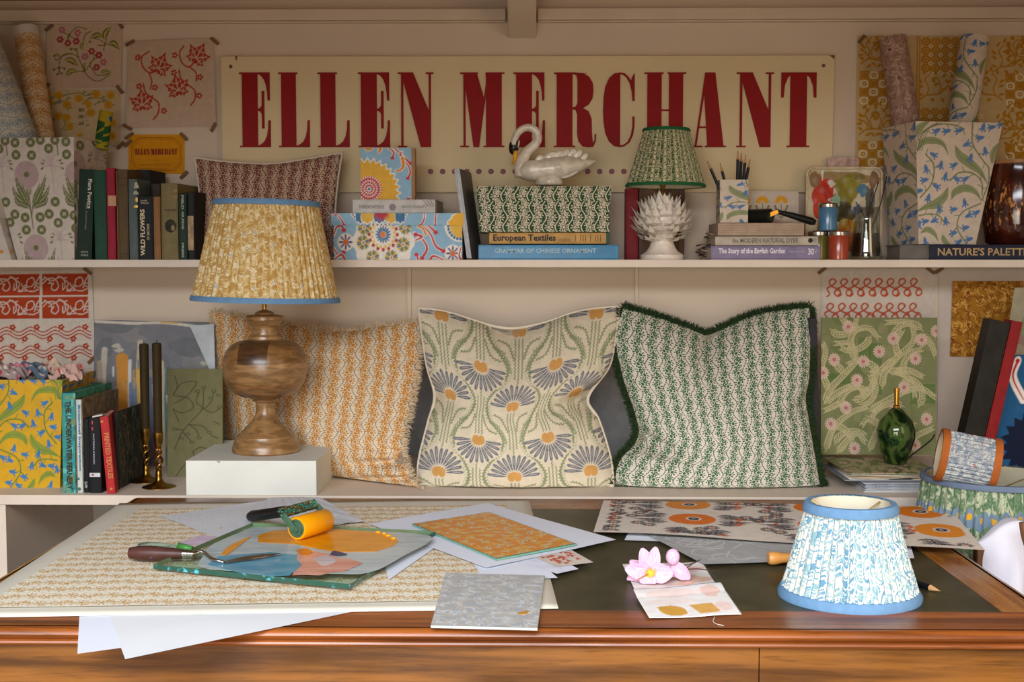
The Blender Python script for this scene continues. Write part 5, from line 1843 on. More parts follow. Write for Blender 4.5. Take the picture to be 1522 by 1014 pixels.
tapes([(1281, 58, 50, 'top left')], WY - .003, 'yellow block printed sheet')

# ================================================================== wall below the shelf
c6 = Cv(600, 620, 1., 'd3c8ba')
c6.ox, c6.oy = 0, -60
OR = 'b03f1c'
for (x0, y0) in ((-5, 82), (292, 82), (-8, 228), (290, 228)):
    c6.poly([(x0, y0), (x0 + 280, y0), (x0 + 280, y0 + 134), (x0, y0 + 134)], OR)
    for p in ([(5, 60), (40, 30), (80, 35), (100, 75), (80, 105), (55, 90), (70, 60)], [(15, 20), (60, 45), (110, 20), (135, 40), (140, 80), (125, 100), (125, 60)], [(140, 40), (160, 60), (150, 90), (165, 105), (185, 90), (200, 100)],
              [(150, 110), (200, 105), (240, 110), (275, 95)], [(200, 70), (210, 35), (240, 25), (250, 50), (235, 75), (215, 80), (190, 70)], [(250, 90), (262, 50), (280, 20)], [(0, 40), (20, 25)], [(100, 15), (130, 30), (150, 25)],
              [(40, 60), (55, 55), (60, 75)], [(262, 60), (278, 62)], [(262, 75), (278, 85)], [(170, 60), (180, 80), (205, 85)]):
        c6.stroke([(x0 + a, y0 + b_) for a, b_ in p], 7, 'd3c8ba')
for y0 in (455, 575):
    for x0 in (0, 292):
        for dy in (-22, 0, 20):
            c6.stroke([(x0 + a, y0 + dy + 16 * math.cos(a / 146 * 2 * PI) * (-1 if False else 1)) for a in range(0, 290, 18)], 7, OR)
        for x, y in ((110, -38), (255, -38), (40, 36), (182, 36)):
            for i in range(5):
                c6.ell(x0 + x + 12 * math.cos(i * 1.26), y0 + y + 12 * math.sin(i * 1.26), 8, 7, OR)
            c6.stroke([(x0 + x, y0 + y + 10), (x0 + x - 14, y0 + y + 26)], 5, OR)
sheet('block_print', 'sheet with four red scroll panels and rows of red wavy lines, lower left wall', 'print', [(-8, 403), (137, 401), (142, 548), (-8, 548)], WALL - .003, c6.grain(.03), (140, 140), curl=.002)
tapes([(130, 403, -38, 'top right'), (136, 535, 45, 'bottom right'), (1, 540, -50, 'bottom left')], WALL - .008, 'red scroll print')

# loop print
c7 = Cv(800, 360, 1., 'd3c6b8')
c7.ox, c7.oy = -95, -40
LP = 'bc5434'
for (y0, xs_) in ((170, [170 + i * 81.5 for i in range(8)]), (345, [160, 242, 323, 402, 497, 578, 660, 740])):
    for i, x in enumerate(xs_):
        c7.stroke([(x - 36, y0 + 66), (x - 16, y0 + 50), (x - 34, y0 + 10), (x, y0 - 12), (x + 24, y0 - 42), (x, y0 - 60), (x - 22, y0 - 38), (x - 8, y0 - 10), (x + 30, y0 + 10), (x + 38, y0 + 22)], 11, LP)
        c7.stroke([(x + 36, y0 + 8), (x + 18, y0 + 38), (x + 34, y0 + 62), (x + 58, y0 + 44), (x + 50, y0 + 14), (x + 38, y0 + 6)], 11, LP)
sheet('block_print', 'white sheet with two rows of rust red loops under the shelf at right', 'print', [(1222, 400), (1391, 399), (1389, 475), (1219, 475)], WALL - .003, c7.grain(.02), (170, 80), curl=.002)
tapes([(1222, 402, 38, 'top left'), (1383, 402, -38, 'top right')], WALL - .008, 'white loop print')
# amber print on white sheet
sheet('print_backing', 'large white sheet taped under the shelf behind the amber print', 'paper', [(1396, 400), (1540, 400), (1540, 640), (1393, 640)], WALL - .003, None, (6, 6), mat=plain('cdc1b4', .85, var=.03, name='white_sheet'), curl=.002)
amber = swirl_mat('amber_swirl', 'a8721c', 'cf9c48', '8a5410', dot='8a3c14', cell=.034, bump=0)
sheet('block_print', 'amber sheet of tangled leaves printed on the large white paper', 'print', [(1416, 418), (1530, 418), (1530, 532), (1412, 530)], WALL - .008, None, (4, 4), mat=amber)
tapes([(1396, 402, 30, 'top left')], WALL - .009, 'large sheet')

# ================================================================== cushions
def arcl(pts, n):
    c = np.array(curve(pts, 10))
    s_ = np.r_[0, np.cumsum(np.hypot(*np.diff(c, axis=0).T))]
    t = np.linspace(0, s_[-1], n)
    return np.stack([np.interp(t, s_, c[:, 0]), np.interp(t, s_, c[:, 1])], 1)


def cushion(label, bottom, top, left, right, Yb, Yt, thick, mat, n=(110, 110), cv=None, creases=(), trim='piping', trim_m=None, trim_w=.004, seed=1, size=None, base=None, name='cushion', ysh=0., floorz=BZ):
    nu, nv = n
    B, Tp = arcl(bottom, nu), arcl(top, nu)
    L, R = arcl(left, nv), arcl(right, nv)
    u = np.linspace(0, 1, nu)[:, None, None]
    v = np.linspace(0, 1, nv)[None, :, None]
    P = (1 - v) * B[:, None] + v * Tp[:, None] + (1 - u) * L[None] + u * R[None] - ((1 - u) * (1 - v) * B[0] + u * (1 - v) * B[-1] + (1 - u) * v * Tp[0] + u * v * Tp[-1])
    u, v = u[..., 0] + 0 * v[..., 0], v[..., 0] + 0 * u[..., 0]
    ymin, ymax = P[..., 1].min(), P[..., 1].max()
    Yc = Yb + (Yt - Yb) * np.clip((ymax - P[..., 1]) / (ymax - ymin), 0, 1) ** 1.1
    if ysh:
        Yc = Yc + ysh * (1 - u) * np.clip((P[..., 1] - ymin) / (ymax - ymin), 0, 1)
    dx_, dy_ = (P[..., 0] - CX) / FPX, -(P[..., 1] - CY) / FPX
    Dv = np.stack([dx_, dy_, -np.ones_like(dx_)], -1) @ RC.T
    Q = C0 + Dv * (Yc / Dv[..., 1])[..., None]
    if floorz:
        lo = floorz + .002
        Q[..., 2] = np.where(Q[..., 2] < lo + .01, lo + .01 * np.exp(np.minimum(0, (Q[..., 2] - lo - .01) / .01)), Q[..., 2])
    f = np.clip((1 - (2 * u - 1) ** 2), 0, 1) ** .55 * np.clip((1 - (2 * v - 1) ** 2), 0, 1) ** .55
    r_ = np.random.default_rng(seed)
    for (u0, v0, u1, v1, dep, wd) in creases:
        d = np.array([u1 - u0, v1 - v0])
        t = np.clip(((u - u0) * d[0] + (v - v0) * d[1]) / (d @ d), 0, 1)
        dist = np.hypot(u - u0 - t * d[0], v - v0 - t * d[1])
        f = f - dep * np.exp(-(dist / wd) ** 2) * (1 - .75 * t)
    for k in range(6):
        a, ph = r_.uniform(0, 6, 2)
        fr = r_.uniform(4, 12)
        f += .012 * np.sin((u * math.cos(a) + v * math.sin(a)) * fr + ph) * np.clip(f, 0, 1)
    # edge puckers
    e = np.minimum(np.minimum(u, 1 - u), np.minimum(v, 1 - v))
    f += .035 * np.sin(u * 60 + 3 * np.sin(v * 7)) * np.exp(-(np.minimum(v, 1 - v) / .05)) * (e > .004)
    f += .035 * np.sin(v * 60 + 3 * np.sin(u * 7)) * np.exp(-(np.minimum(u, 1 - u) / .05)) * (e > .004)
    f = np.clip(f, 0, 1.2)
    F_ = Q - Y_ * (f * thick)[..., None]
    Bk = Q + Y_ * (np.clip(f, 0, 1) * thick * .5)[..., None]
    Wd, Hg = size or (.46, .46)
    uv = np.stack([u * Wd, v * Hg], -1)
    col = cv(u, v) if cv else None
    zmin = Q[..., 2].min()
    t = thing(name, label, 'cushion', (Q[nu // 2, 0, 0], Yb, max(zmin, base or zmin)))
    MB().grid(F_, col, uv).build('front_cover', mat, t, smooth=True)
    s_ = 4
    MB().grid(Bk[::s_, ::s_] if (nu - 1) % s_ == 0 else Bk, None, None, flip=True).build('back_cover', plain('c9bda6', .9, name='cushion_back'), t, smooth=True)
    loop = np.vstack([Q[:, 0], Q[-1, 1:], Q[-2::-1, -1], Q[0, -2:0:-1]])
    if trim == 'piping':
        MB().tube(np.vstack([loop, loop[:2]]), trim_w / 2, 8, caps=False).build('piping', trim_m, t, smooth=True)
    else:
        cen = Q.reshape(-1, 3).mean(0)
        b = MB()
        m = len(loop)
        V, Fc = [], []
        dens, ln, wd_, curlf = trim
        for q in range(int(m * dens)):
            i = r_.uniform(0, m)
            a, c = loop[int(i) % m], loop[(int(i) + 1) % m]
            p = a + (c - a) * (i % 1)
            tg = norm(c - a)
            out = norm(np.cross(tg, [0, 1, 0]))
            if out @ (p - cen) < 0:
                out = -out
            dr = norm(out + tg * r_.normal() * .35 + np.array([0, r_.normal() * .4, 0]) + np.array([0, 0, -.1]))
            l_ = ln * r_.uniform(.7, 1.25)
            st_ = p - out * .002 + Y_ * r_.uniform(-.005, .005)
            md = st_ + dr * l_ * .55
            en = st_ + dr * l_ + tg * r_.normal() * l_ * curlf
            side = norm(np.cross(dr, [r_.normal(), 1, r_.normal()])) * wd_
            k = len(V)
            V += [st_ - side, st_ + side, md + side * .9, md - side * .9, en]
            Fc += [(k, k + 1, k + 2, k + 3), (k + 3, k + 2, k + 4)]
        MB().add(V, Fc).build('fringe', trim_m, t, kind='stuff')
    return t


cream_pipe = plain('d9cdb8', .8, var=.05, bump=.2, name='cream_piping')
orange_cloth = vine_mat('orange_vine_cloth', 'dccbae', '8f8278', 'bd7f2c', cw=.0335, ch=.045, fat=1.)
green_cloth = vine_mat('green_vine_cloth', 'd8d2c0', '4c5347', '2f6242', cw=.0325, ch=.046, fat=.98)
burg_cloth = vine_mat('burgundy_vine_cloth', 'c8ac92', '3f2826', '6a2c2a', cw=.029, ch=.038, fat=1.)
cushion('orange vine print cushion with cream fringe behind the wooden lamp', [(345, 700), (430, 712), (520, 726), (630, 739)], [(316, 463), (380, 474), (500, 492), (570, 484), (624, 478)],
        [(345, 700), (336, 640), (326, 560), (316, 463)], [(630, 739), (600, 675), (612, 600), (622, 540), (624, 478)], 2.73, 3.06, .080, orange_cloth, ysh=.36,
        creases=[(1., .22, .72, .20, .5, .03), (1., .26, .8, .32, .25, .03), (.5, 1., .5, .8, .3, .07), (.98, .12, .7, .1, .25, .02)], trim=(6, .0155, .0009, .35), trim_m=plain('cdb594', .9, name='cream_fringe'), size=(.47, .43))

# daisy cushion
cd = Cv(360, 370, 1., 'dccfb4')
ST, GN, GO = '74767f', '8c9470', 'cf9a56'


def zig(c, pts, wd, col, amp=5, st=4):
    q = np.array(curve(pts, 14))
    s_ = np.r_[0, np.cumsum(np.hypot(*np.diff(q, axis=0).T))]
    t = np.arange(0, s_[-1], 8)
    q = np.stack([np.interp(t, s_, q[:, 0]), np.interp(t, s_, q[:, 1])], 1)
    d = np.gradient(q, axis=0)
    nn = np.stack([-d[:, 1], d[:, 0]], 1) / (np.hypot(d[:, 0], d[:, 1])[:, None] + 1e-9)
    sg = ((np.arange(len(q)) % 2) * 2 - 1)[:, None]
    c.stroke((q + nn * sg * amp).tolist(), wd, col, sm=False)


for ox in (-360, 0, 360):
    for oy in (-370, 0, 370, 740):
        for (fx, fy, up) in ((180 + ox, 150 + oy, 1), (0 + ox, 330 + oy, -1)):
            for k in (-17, 0, 17):
                zig(cd, [(fx + k, fy + up * 30), (fx + k, fy + up * 150), (fx + k, fy + up * (250 if k == 0 else 225))], 5, GN, 3)
            for s1 in (-1, 1):
                zig(cd, [(fx + s1 * 22, fy + up * 130), (fx + s1 * 50, fy + up * 60), (fx + s1 * 105, fy + up * 38)], 6, GN, 4)
                zig(cd, [(fx + s1 * 34, fy + up * 190), (fx + s1 * 60, fy + up * 120), (fx + s1 * 118, fy + up * 76)], 6, GN, 4)
for s1, x0 in ((-1, 180), (1, 180)):
    for ox in (-360, 0, 360):
        zig(cd, [(x0 + ox + s1 * (98 + 48 * math.cos((y - 150) / 370 * 2 * PI)), y) for y in range(-40, 420, 18)], 8, GN, 5)
        zig(cd, [(x0 + ox + s1 * (80 + 48 * math.cos((y - 150) / 370 * 2 * PI)), y) for y in range(-40, 420, 18)], 3, 'b3b694', 4)
for ox in (-360, 0, 360):
    for oy in (-370, 0, 370):
        for (fx, fy, up) in ((180 + ox, 150 + oy, 1), (0 + ox, 330 + oy, -1)):
            cd.ell(fx, fy - up * 45, 118, 70, 'dccfb4')
            for i in range(13):
                a = -PI / 2 + (i - 6) / 6 * 1.45
                L_ = 112 - 10 * abs(math.sin(i * 1.9))
                p0, p1 = (fx + 34 * math.cos(a), fy + up * 34 * math.sin(a)), (fx + L_ * math.cos(a), fy + up * L_ * math.sin(a))
                pe = (fx + (L_ + 18) * math.cos(a), fy + up * (L_ + 18) * math.sin(a))
                cd.leaf([p0, p1, pe], 16, ST)
                cd.stroke([((p0[0] + p1[0]) / 2, (p0[1] + p1[1]) / 2), p1], 3, 'b9b2a4', sm=False)
            cd.ell(fx - 14, fy - up * 2, 19, 24, GO)
            cd.ell(fx + 14, fy - up * 2, 19, 24, GO)
            cd.ell(fx, fy - up * 10, 24, 20, GO)
            cd.ell(fx, fy + up * 22, 4, 9, 'dccfb4')
yy_, xx_ = np.mgrid[0:cd.H, 0:cd.W_]
cd.a *= (1 - .07 * ((xx_ + yy_) % 4 < 2))[..., None]
cd.wrap = True
cushion('cream daisy patterned cushion with stems in green zigzag, middle of the bench', [(624, 738), (700, 741), (800, 741), (912, 740)], [(622, 458), (665, 464), (745, 487), (800, 482), (860, 463), (921, 455)],
        [(624, 738), (622, 690), (636, 630), (646, 588), (634, 540), (622, 458)], [(912, 740), (908, 685), (890, 625), (874, 592), (905, 545), (915, 500), (921, 455)], 2.76, 3.04, .10, attr_mat('woven_cloth', .9, .5, .2, 700.),
        n=(331, 311), cv=lambda u, v: cd.at((.5 + (u - .5) * 2.58 + .12 * 0) % 1, ((v - .55) * 2.42 + .57) % 1),
        creases=[(1., .52, .8, .5, .55, .05), (0., .52, .14, .5, .35, .05), (.45, 1., .46, .8, .45, .09), (.98, .45, .82, .4, .3, .03)], trim_m=cream_pipe, trim_w=.0075, seed=4)
cushion('green vine print cushion with dark green brush fringe, right of the daisy cushion', [(912, 742), (1000, 745), (1120, 745), (1222, 738)], [(926, 457), (985, 474), (1035, 492), (1050, 497), (1070, 490), (1130, 466), (1204, 456)],
        [(912, 742), (918, 690), (948, 642), (925, 560), (914, 500), (926, 457)], [(1222, 738), (1214, 690), (1199, 600), (1203, 560), (1205, 500), (1204, 456)], 2.76, 3.04, .095, green_cloth,
        creases=[(0., .35, .22, .3, .6, .035), (.46, 1., .48, .84, .6, .06), (0., .3, .3, .25, .25, .02), (1., .5, .9, .48, .3, .04)], trim=(16, .0185, .0011, .2), trim_m=plain('24381a', .95, name='green_fringe'), seed=6, size=(.46, .45))
cushion('burgundy vine print cushion with cream piping standing on the shelf', [(292, 386), (360, 386), (440, 386), (507, 386)], [(289, 234), (330, 240), (400, 244), (460, 236), (509, 227)],
        [(292, 386), (300, 330), (296, 280), (289, 234)], [(507, 386), (498, 330), (502, 270), (509, 227)], 3.07, 3.13, .05, burg_cloth, floorz=SHZ, n=(81, 61), trim_m=cream_pipe, trim_w=.006, seed=8, size=(.36, .25))

# ================================================================== wooden lamp on the white box
x0, x1 = T(276, 685, .8306)[0], T(470, 685, .8306)[0]
BXF, BXZ = 2.645, W(370, 685, 2.645)[2]
x0, x1 = W(276, 685, BXF)[0], W(470, 685, BXF)[0]
xb1 = W(504, 657, BXF + .31)[0]
t = thing('display_box', 'plain white painted box on the bench carrying the wooden lamp', 'box', ((x0 + x1) / 2, BXF + .15, BZ))
MB().box(x0, BXF, BZ, x1, BXF + .31, BXZ).build('box_body', plain('dedfd6', .5, var=.04, scale=12., name='white_box_paint'), t, bevel=.001)
for px in (324,):
    q = W(px, 686.5, BXF)
    MB().add([q + [-.004, -.0004, .001], q + [.006, -.0004, .001], q + [.002, -.0004, -.003], q + [0, -.0004, -.001]], [(0, 1, 2, 3)]).build('paint_chip', plain('8a8474', .8, name='chip'), t)
LYY = 2.775
k_ = LYY / FPX / 3.168
bc = T(395.5, 670, BXZ)
bc = np.array([W(395.5, 670, LYY)[0], LYY, BXZ])
wd = NB('lamp_mango_wood', .33, 0, .5)
co = wd.coord('Object')
X, Yv, Z = wd.sep(co)
g = wd.noise(wd.comb(X * .35, Yv * .35, Z * 1.6), 60., 5., .6, .8)
gr = wd.smooth(g, .3, .7)
lightw = wd.mix(gr, lin('70502c'), lin('a07a4e'))
midw = wd.mix(gr, lin('644523'), lin('93693e'))
darkw = wd.mix(gr, lin('3a2413'), lin('5a3c22'))
zt_ = lambda y: (750 - y) * k_
ball = Z.gt(zt_(495)) * Z.lt(zt_(216))
c_ = lightw
c_ = wd.mix(ball * Z.gt(zt_(322)), c_, midw)
c_ = wd.mix(ball * Z.lt(zt_(420)), c_, midw)
patch = ball * Z.gt(zt_(322)) * X.gt(-.043) * X.lt(.022) * Yv.lt(0.)
c_ = wd.mix(patch, c_, darkw)
c_ = wd.mix(wd.smooth(wd.noise(co, 26., 4.), .60, .68) * Z.lt(zt_(415)) * ball, c_, darkw)
wd.color(c_)
wd.b.inputs['Coat Weight'].default_value = .3
wd.b.inputs['Coat Roughness'].default_value = .2
wd.bump(g, .06, .001)
t = thing('table_lamp', 'turned wooden table lamp with gold leaf pleated shade and blue trim on white box', 'lamp', bc)
prof = [(155, 750), (160, 742), (158, 725), (150, 700), (142, 690), (138, 672), (118, 658), (112, 650), (104, 644), (98, 634), (66, 604), (47, 570), (44, 540), (46, 514), (58, 508), (60, 498), (62, 496), (118, 482), (160, 456), (186, 415),
        (198, 360), (196, 310), (182, 268), (158, 240), (120, 222), (84, 216), (80, 212), (78, 200), (64, 190), (60, 172), (62, 158), (78, 140), (84, 128), (88, 122), (88, 108), (84, 102), (46, 96), (44, 88), (28, 80), (14, 76)]
pr = np.array([(r, 750 - y) for r, y in prof]) * k_
MB().lathe(pr, bc, 72).build('wooden_base', wd.m, t, smooth=.55)
MB().lathe([(14 * k_, 665 * k_), (13 * k_, 674 * k_), (10 * k_, 676 * k_), (10 * k_, 745 * k_), (4 * k_, 747 * k_)], bc, 24).build('brass_neck', brass_m, t, smooth=.6)
u = LYY / FPX
zb_, ztp = W(395, 446, LYY)[2], W(395, 302, LYY)[2]
gold = swirl_mat('gold_leaf_cloth', 'ba9250', 'e0cfa6', 'd0b47a', dot='b4b4ac', cell=.028, rough=.85, spec=.2)
shade('x', None, [W(395, 446, LYY)[0], LYY, zb_ - .002], 107.5 * u, 75 * u, ztp - zb_ + .006, gold, blue_trim, npl=64, amp=.0019, th=.0115, parent=t, gather=1.25, seed=5, tilt=.022)

# ================================================================== bench, left end
YF = 2.716
bin_('storage_box', 'yellow square box with bluebell pattern holding scraps at the left of the bench', [(-30, 565), (91, 565), (86, 731), (-22, 731)], YF, (-.009, .24), lambda u, v: CBBY.at(1 - u, v * .93), lambda u, v: CBBY.at((u * .6 + .2) % 1, v), tp=.008,
     nf=(130, 170), ns=(60, 120), z0=BZ, cat='box')
zt = W(45, 565, YF)[2]
scr = [('crumpled pink cloth scrap at the front of the yellow box', 22, 562, 'c77a88', .035, 1), ('crumpled blue and white printed scrap in the yellow box', 38, 556, '5a6a7c', .05, 2), ('cream crumpled scrap in the middle of the yellow box', 76, 560, 'cdb59c', .04, 3),
       ('red and cream printed scrap at the back of the yellow box', 10, 552, '9a8a88', .04, 4), ('pale pink scrap at the right side of the yellow box', 100, 555, 'c9a396', .03, 5)]
for lab, px, py, col_, sz, sd in scr:
    r_ = np.random.default_rng(sd)
    cs = Cv(60, 60, 1., col_)
    for i in range(26):
        cs.blob(r_.uniform(0, 60), r_.uniform(0, 60), r_.uniform(1, 4), r_.uniform(1, 3), random.choice(['d8d0c8', 'b03040', '3f5f84', 'd8c4b0', col_]), i)
    yq = YF + .02 + .03 * (sd % 4) + .025
    c = W(px, py + 5, yq)
    c[2] = zt - .012

    def fn(P, u, v, r_=r_, sz=sz):
        z = 0
        for k in range(7):
            a, ph, fr = r_.uniform(0, 6), r_.uniform(0, 6), r_.uniform(5, 16)
            z = z + np.abs(np.sin((u * math.cos(a) + v * math.sin(a)) * fr + ph)) * .007
        P = P.copy()
        P[..., 2] += z - .012 * ((u - .5) ** 2 + (v - .5) ** 2) * 4
        P[..., 0] += .006 * np.sin(v * 15 + sz * 90)
        return P
    MB().quad(c + [-sz, -.028, 0], c + [sz, -.022, 0], c + [sz * .8, .04, .006], c + [-sz * .9, .035, .004], 46, 40, cs, fn=fn).build('fabric_scrap', attr_mat('printed_cloth', .85, .2), None, lab, 'fabric', smooth=True)

yb = 2.669
ctq = Cv(20, 154, 4., '2f8f8a')
for i in range(46):
    y = rng.uniform(0, 154)
    ctq.blob(rng.uniform(0, 20), y, rng.uniform(1, 4), rng.uniform(2, 6), random.choice(['58b5ad', '1f6f74', '7a8a58', '2a7f86']), i)
bk = stand_book('tall turquoise book with dark ornate spine lettering beside the yellow box', 92.5, 112, 584, yb, .24, '27727a', z=BZ, py=660, pages='3f8f7a', boards=plain('3f8a70', .5, var=.5, scale=60., name='marbled_turquoise'))
MB().quad(W(93.5, 737, yb - .001), W(112, 737, yb - .001), W(112, 585, yb - .001), W(93.5, 585, yb - .001), 24, 150, ctq).build('spine_art', board_attr, bk)
tx(bk, 'THE UNDERWATER FERNERY', (97, 596, 108, 728), 'd', yb - .001, '3a2f1c', .035)
bk = stand_book('slim white and blue book right of the turquoise one', 112.5, 123.5, 594, yb, .235, 'c3cdc8', z=BZ, py=660, boards=plain('7b6a50', .5, var=.55, scale=55., name='leafy_cover'))
tx(bk, 'Botanical Inspiration', (115, 602, 121, 700), 'd', yb, '2a6fa0', .03)
MB().ball(W(118, 727, yb - .001), .003, .0006, .004, 10).ball(W(117, 712, yb - .001), .002, .0006, .003, 10).build('spine_dot', plain('2a6f70', .5, name='teal'), bk)
bk = stand_book('black book with pink specks, left of the two black volumes', 124, 132.5, 623, yb, .15, '0a0c12', z=BZ, py=680)
tx(bk, 'ARTS', (126, 716, 130, 726), 'u', yb, 'b8b8b8', .02)
bk = stand_book('thick black book with white band low on the spine', 133, 150, 621, yb - .004, .16, '0a0c12', z=BZ, py=680)
tx(bk, 'PATTERN DESIGN', (138, 645, 141, 690), 'd', yb - .004, 'b8bcc4', .01)
tx(bk, 'II', (136, 626, 138.5, 640), 'd', yb - .004, 'b03a4a', .02)
obox(MB(), W(133.2, 709, yb - .0052), X_, Z_, Y_, 0, .0225, 0, .0085, 0, .001).build('white_band', plain('c9ccd0', .5, name='white_label'), bk)
MB().ball(W(138, 706, yb - .006), .0022, .0005, .0022, 10).build('red_dot', plain('a83a4a', .5, name='red_dot'), bk)
o = MB().hexa([W(137, 621, 2.68), W(152, 618, 2.68), W(176, 612, 2.83), W(150, 614, 2.83)], [q + Z_ * .003 for q in (W(137, 621, 2.68), W(152, 618, 2.68), W(176, 612, 2.83), W(150, 614, 2.83))]).build('loose_booklet', white_card)
tag(o, 'pale booklet lying across the tops of the black books', 'booklet')
yr = 2.655
bk = stand_book('bright red cloth book with gold spine leaning against the black books', 159.5, 172, 620, yr, .15, 'b5262a', z=BZ, py=737, lean=-.075, dirx=-.2)
tx(bk, 'PRINTED TEXTILES', (154, 644, 163, 712), 'd', yr, 'c9824a', .02, slope=-.085)
for px, py in ((151.5, 627), (165.5, 727)):
    MB().ball(W(px, py, yr - .001), .003, .0006, .003, 10).build('gilt_mark', plain('c9824a', .5, name='gold_ink'), bk)
cdk = Cv(60, 130, 2., '1d2320')
for i in range(150):
    x, y = rng.uniform(0, 60), rng.uniform(0, 130)
    cdk.stroke([(x, y), (x + rng.uniform(-4, 4), y - 9), (x + rng.uniform(-6, 6), y - 18)], rng.uniform(.5, 1.4), random.choice(['4a5a44', '5f6a52', '6a3a30', '2c3f3a', '7a7a5c', '6a4a3a']))
t = stand_book('book with dark woodland patterned cover behind the red book', 172, 177, 613, 2.71, .19, '1b201d', z=BZ, py=700)
bx = W(177, 700, 2.71)[0] + .0006
zt2 = W(177, 613, 2.71)[2]
MB().quad((bx, 2.711, BZ + .001), (bx, 2.899, BZ + .001), (bx, 2.899, zt2), (bx, 2.711, zt2), 50, 110, cdk).build('cover_print', board_attr, t)

# grey painted board, leaning papers
cgb = Cv(180, 270, 1.6, '77777a')
for i in range(30):
    cgb.blob(rng.uniform(0, 180), rng.uniform(0, 270), rng.uniform(10, 40), rng.uniform(8, 30), random.choice(['6c6d70', '82807f', '747478']), i)
cgb.stroke([(2, 3), (60, 5), (110, 3), (176, 12)], 5, 'c9c0b0')
cgb.stroke([(100, 2), (126, 3)], 3, 'c9a060')
for x, w_, c_, y0 in ((16, 9, 'b9b0a0', 55), (42, 18, 'c2852c', 70), (54, 5, 'c9c9c4', 75), (70, 9, 'b4a894', 40), (66, 7, 'c9a24a', 90), (92, 8, '9c2f30', 60), (100, 10, 'b6a890', 78), (58, 12, '6f7f96', 120), (112, 10, '4f6f6c', 90), (80, 14, '5c6880', 110), (8, 8, 'a3927c', 80)):
    cgb.stroke([(x, y0), (x + rng.uniform(-3, 3), y0 + 70), (x + rng.uniform(-2, 2), 268)], w_, c_)
for i in range(30):
    x, y = rng.uniform(10, 110), rng.uniform(70, 260)
    cgb.stroke([(x, y), (x + rng.uniform(-2, 2), y + rng.uniform(10, 40))], rng.uniform(1, 3), random.choice(['c9c9c4', '8a8f9c', 'b09060', '5a6a7c']))
for x, y in ((34, 48), (38, 56), (166, 78)):
    cgb.blob(x, y, 7, 4, 'b5b0a0', x)
cgb.blob(176, 71, 5, 10, 'a02024', 3)
o = sheet('palette_board', 'grey board streaked with ochre, white and blue paint leaning behind the candles', 'board', [(141, 476), (318, 480), (322, 694), (141, 694)], 3.03, cgb, (150, 190), tilt=.08, solid=.006, rough=.5)
o = sheet('loose_paper', 'pale blue white paper edge showing right of the grey board', 'paper', [(282, 484), (318, 482), (320, 560), (316, 560)], 3.02, None, (4, 4), mat=plain('b9c0c4', .8, name='blue_white_paper'), tilt=.02)
cgn = Cv(76, 175, 2.2, '736f4c')
D_ = '3f3f2c'
for p in ([(8, 40), (20, 22), (40, 20), (34, 32), (26, 42), (10, 52)], [(8, 40), (28, 44), (36, 58), (20, 66), (8, 60)], [(10, 10), (14, 26), (8, 40)], [(8, 60), (16, 80)], [(50, 30), (48, 60), (32, 80), (20, 96), (10, 120)], [(52, 60), (60, 50), (64, 36)],
          [(52, 60), (40, 50), (44, 34)], [(48, 60), (62, 66), (72, 60)], [(30, 84), (48, 86), (58, 96)], [(30, 84), (40, 92), (44, 104)], [(22, 92), (8, 90)], [(22, 96), (34, 110)], [(34, 125), (46, 118), (62, 124)], [(36, 125), (40, 145), (60, 128), (68, 112)],
          [(12, 160), (20, 148), (30, 135)], [(20, 165), (34, 158), (34, 140)], [(60, 100), (70, 105)], [(64, 80), (72, 84)]):
    cgn.stroke(p, 1.1, D_)
for x, y in ((64, 34), (60, 44), (70, 40), (42, 34), (50, 28), (72, 58), (58, 96), (44, 104), (10, 90), (34, 110), (20, 104), (28, 98)):
    cgn.ell(x, y, 3.4, 2.2, D_)
    cgn.ell(x, y, 2.4, 1.3, '6f7350')
o = sheet('notebook', 'sage green notebook cover printed with dark leaf outlines beside the white box', 'notebook', [(250, 549), (332, 549), (332, 722), (250, 724)], 2.875, cgn, (90, 190), tilt=.06, solid=.008)


# candlesticks
def candlestick(label, px, ypx_base, y_cup0, y_cup1, y_top, lab2):
    Y = (CAMZ - BZ) * FPX / (ypx_base - 391)
    c = np.array([W(px, ypx_base, Y)[0], Y, BZ])
    u = Y / FPX
    z = lambda y: W(px, y, Y)[2] - BZ
    t = thing('candlestick', label, 'candlestick', c)
    R = 25 * u
    MB().lathe([(R, 0), (R, .0015), (R * .8, .004), (R * .4, .008), (7 * u, .012), (4.5 * u, .018), (5.2 * u, .026), (4.6 * u, .034), (3 * u, .038)], c, 48).build('base', brass_m, t, smooth=.9)
    z0, z1 = .036, z(y_cup1)
    b = MB()
    for ph in (0, PI):
        pts = [c + np.array([5.2 * u * math.sin(PI * f) ** .5 * math.cos(ph + f * 7.5), 5.2 * u * math.sin(PI * f) ** .5 * math.sin(ph + f * 7.5), z0 + (z1 - z0) * f]) for f in np.linspace(0, 1, 40)]
        b.tube(pts, .0030, 10)
    b.build('twisted_stem', brass_m, t, smooth=True)
    zc = z(y_cup0)
    MB().lathe([(3 * u, z1), (5 * u, z1 + .002), (3.6 * u, z1 + .005), (6.6 * u, z1 + .012), (7.2 * u, zc - .002), (7.4 * u, zc), (6.4 * u, zc), (6 * u, z1 + .02), (.001, z1 + .018)], c, 36, cap=False).build('cup', brass_m, t, smooth=.9)
    k = c + Z_ * (z1 + .019)
    h = z(y_top) - z1 - .019
    t2 = thing('candle', lab2, 'candle', k)
    MB().lathe([(6.0 * u, 0), (6.3 * u, .02), (7 * u, h - .004), (6 * u, h), (.001, h + .001)], k, 28).build('wax', plain('33270f', .6, spec=.15, var=.15, scale=50., name='brown_wax'), t2, smooth=.9)
    MB().tube([k + Z_ * h, k + Z_ * (h + .006)], .0008, 5).build('wick', plain('1c1712', .8, name='wick'), t2)


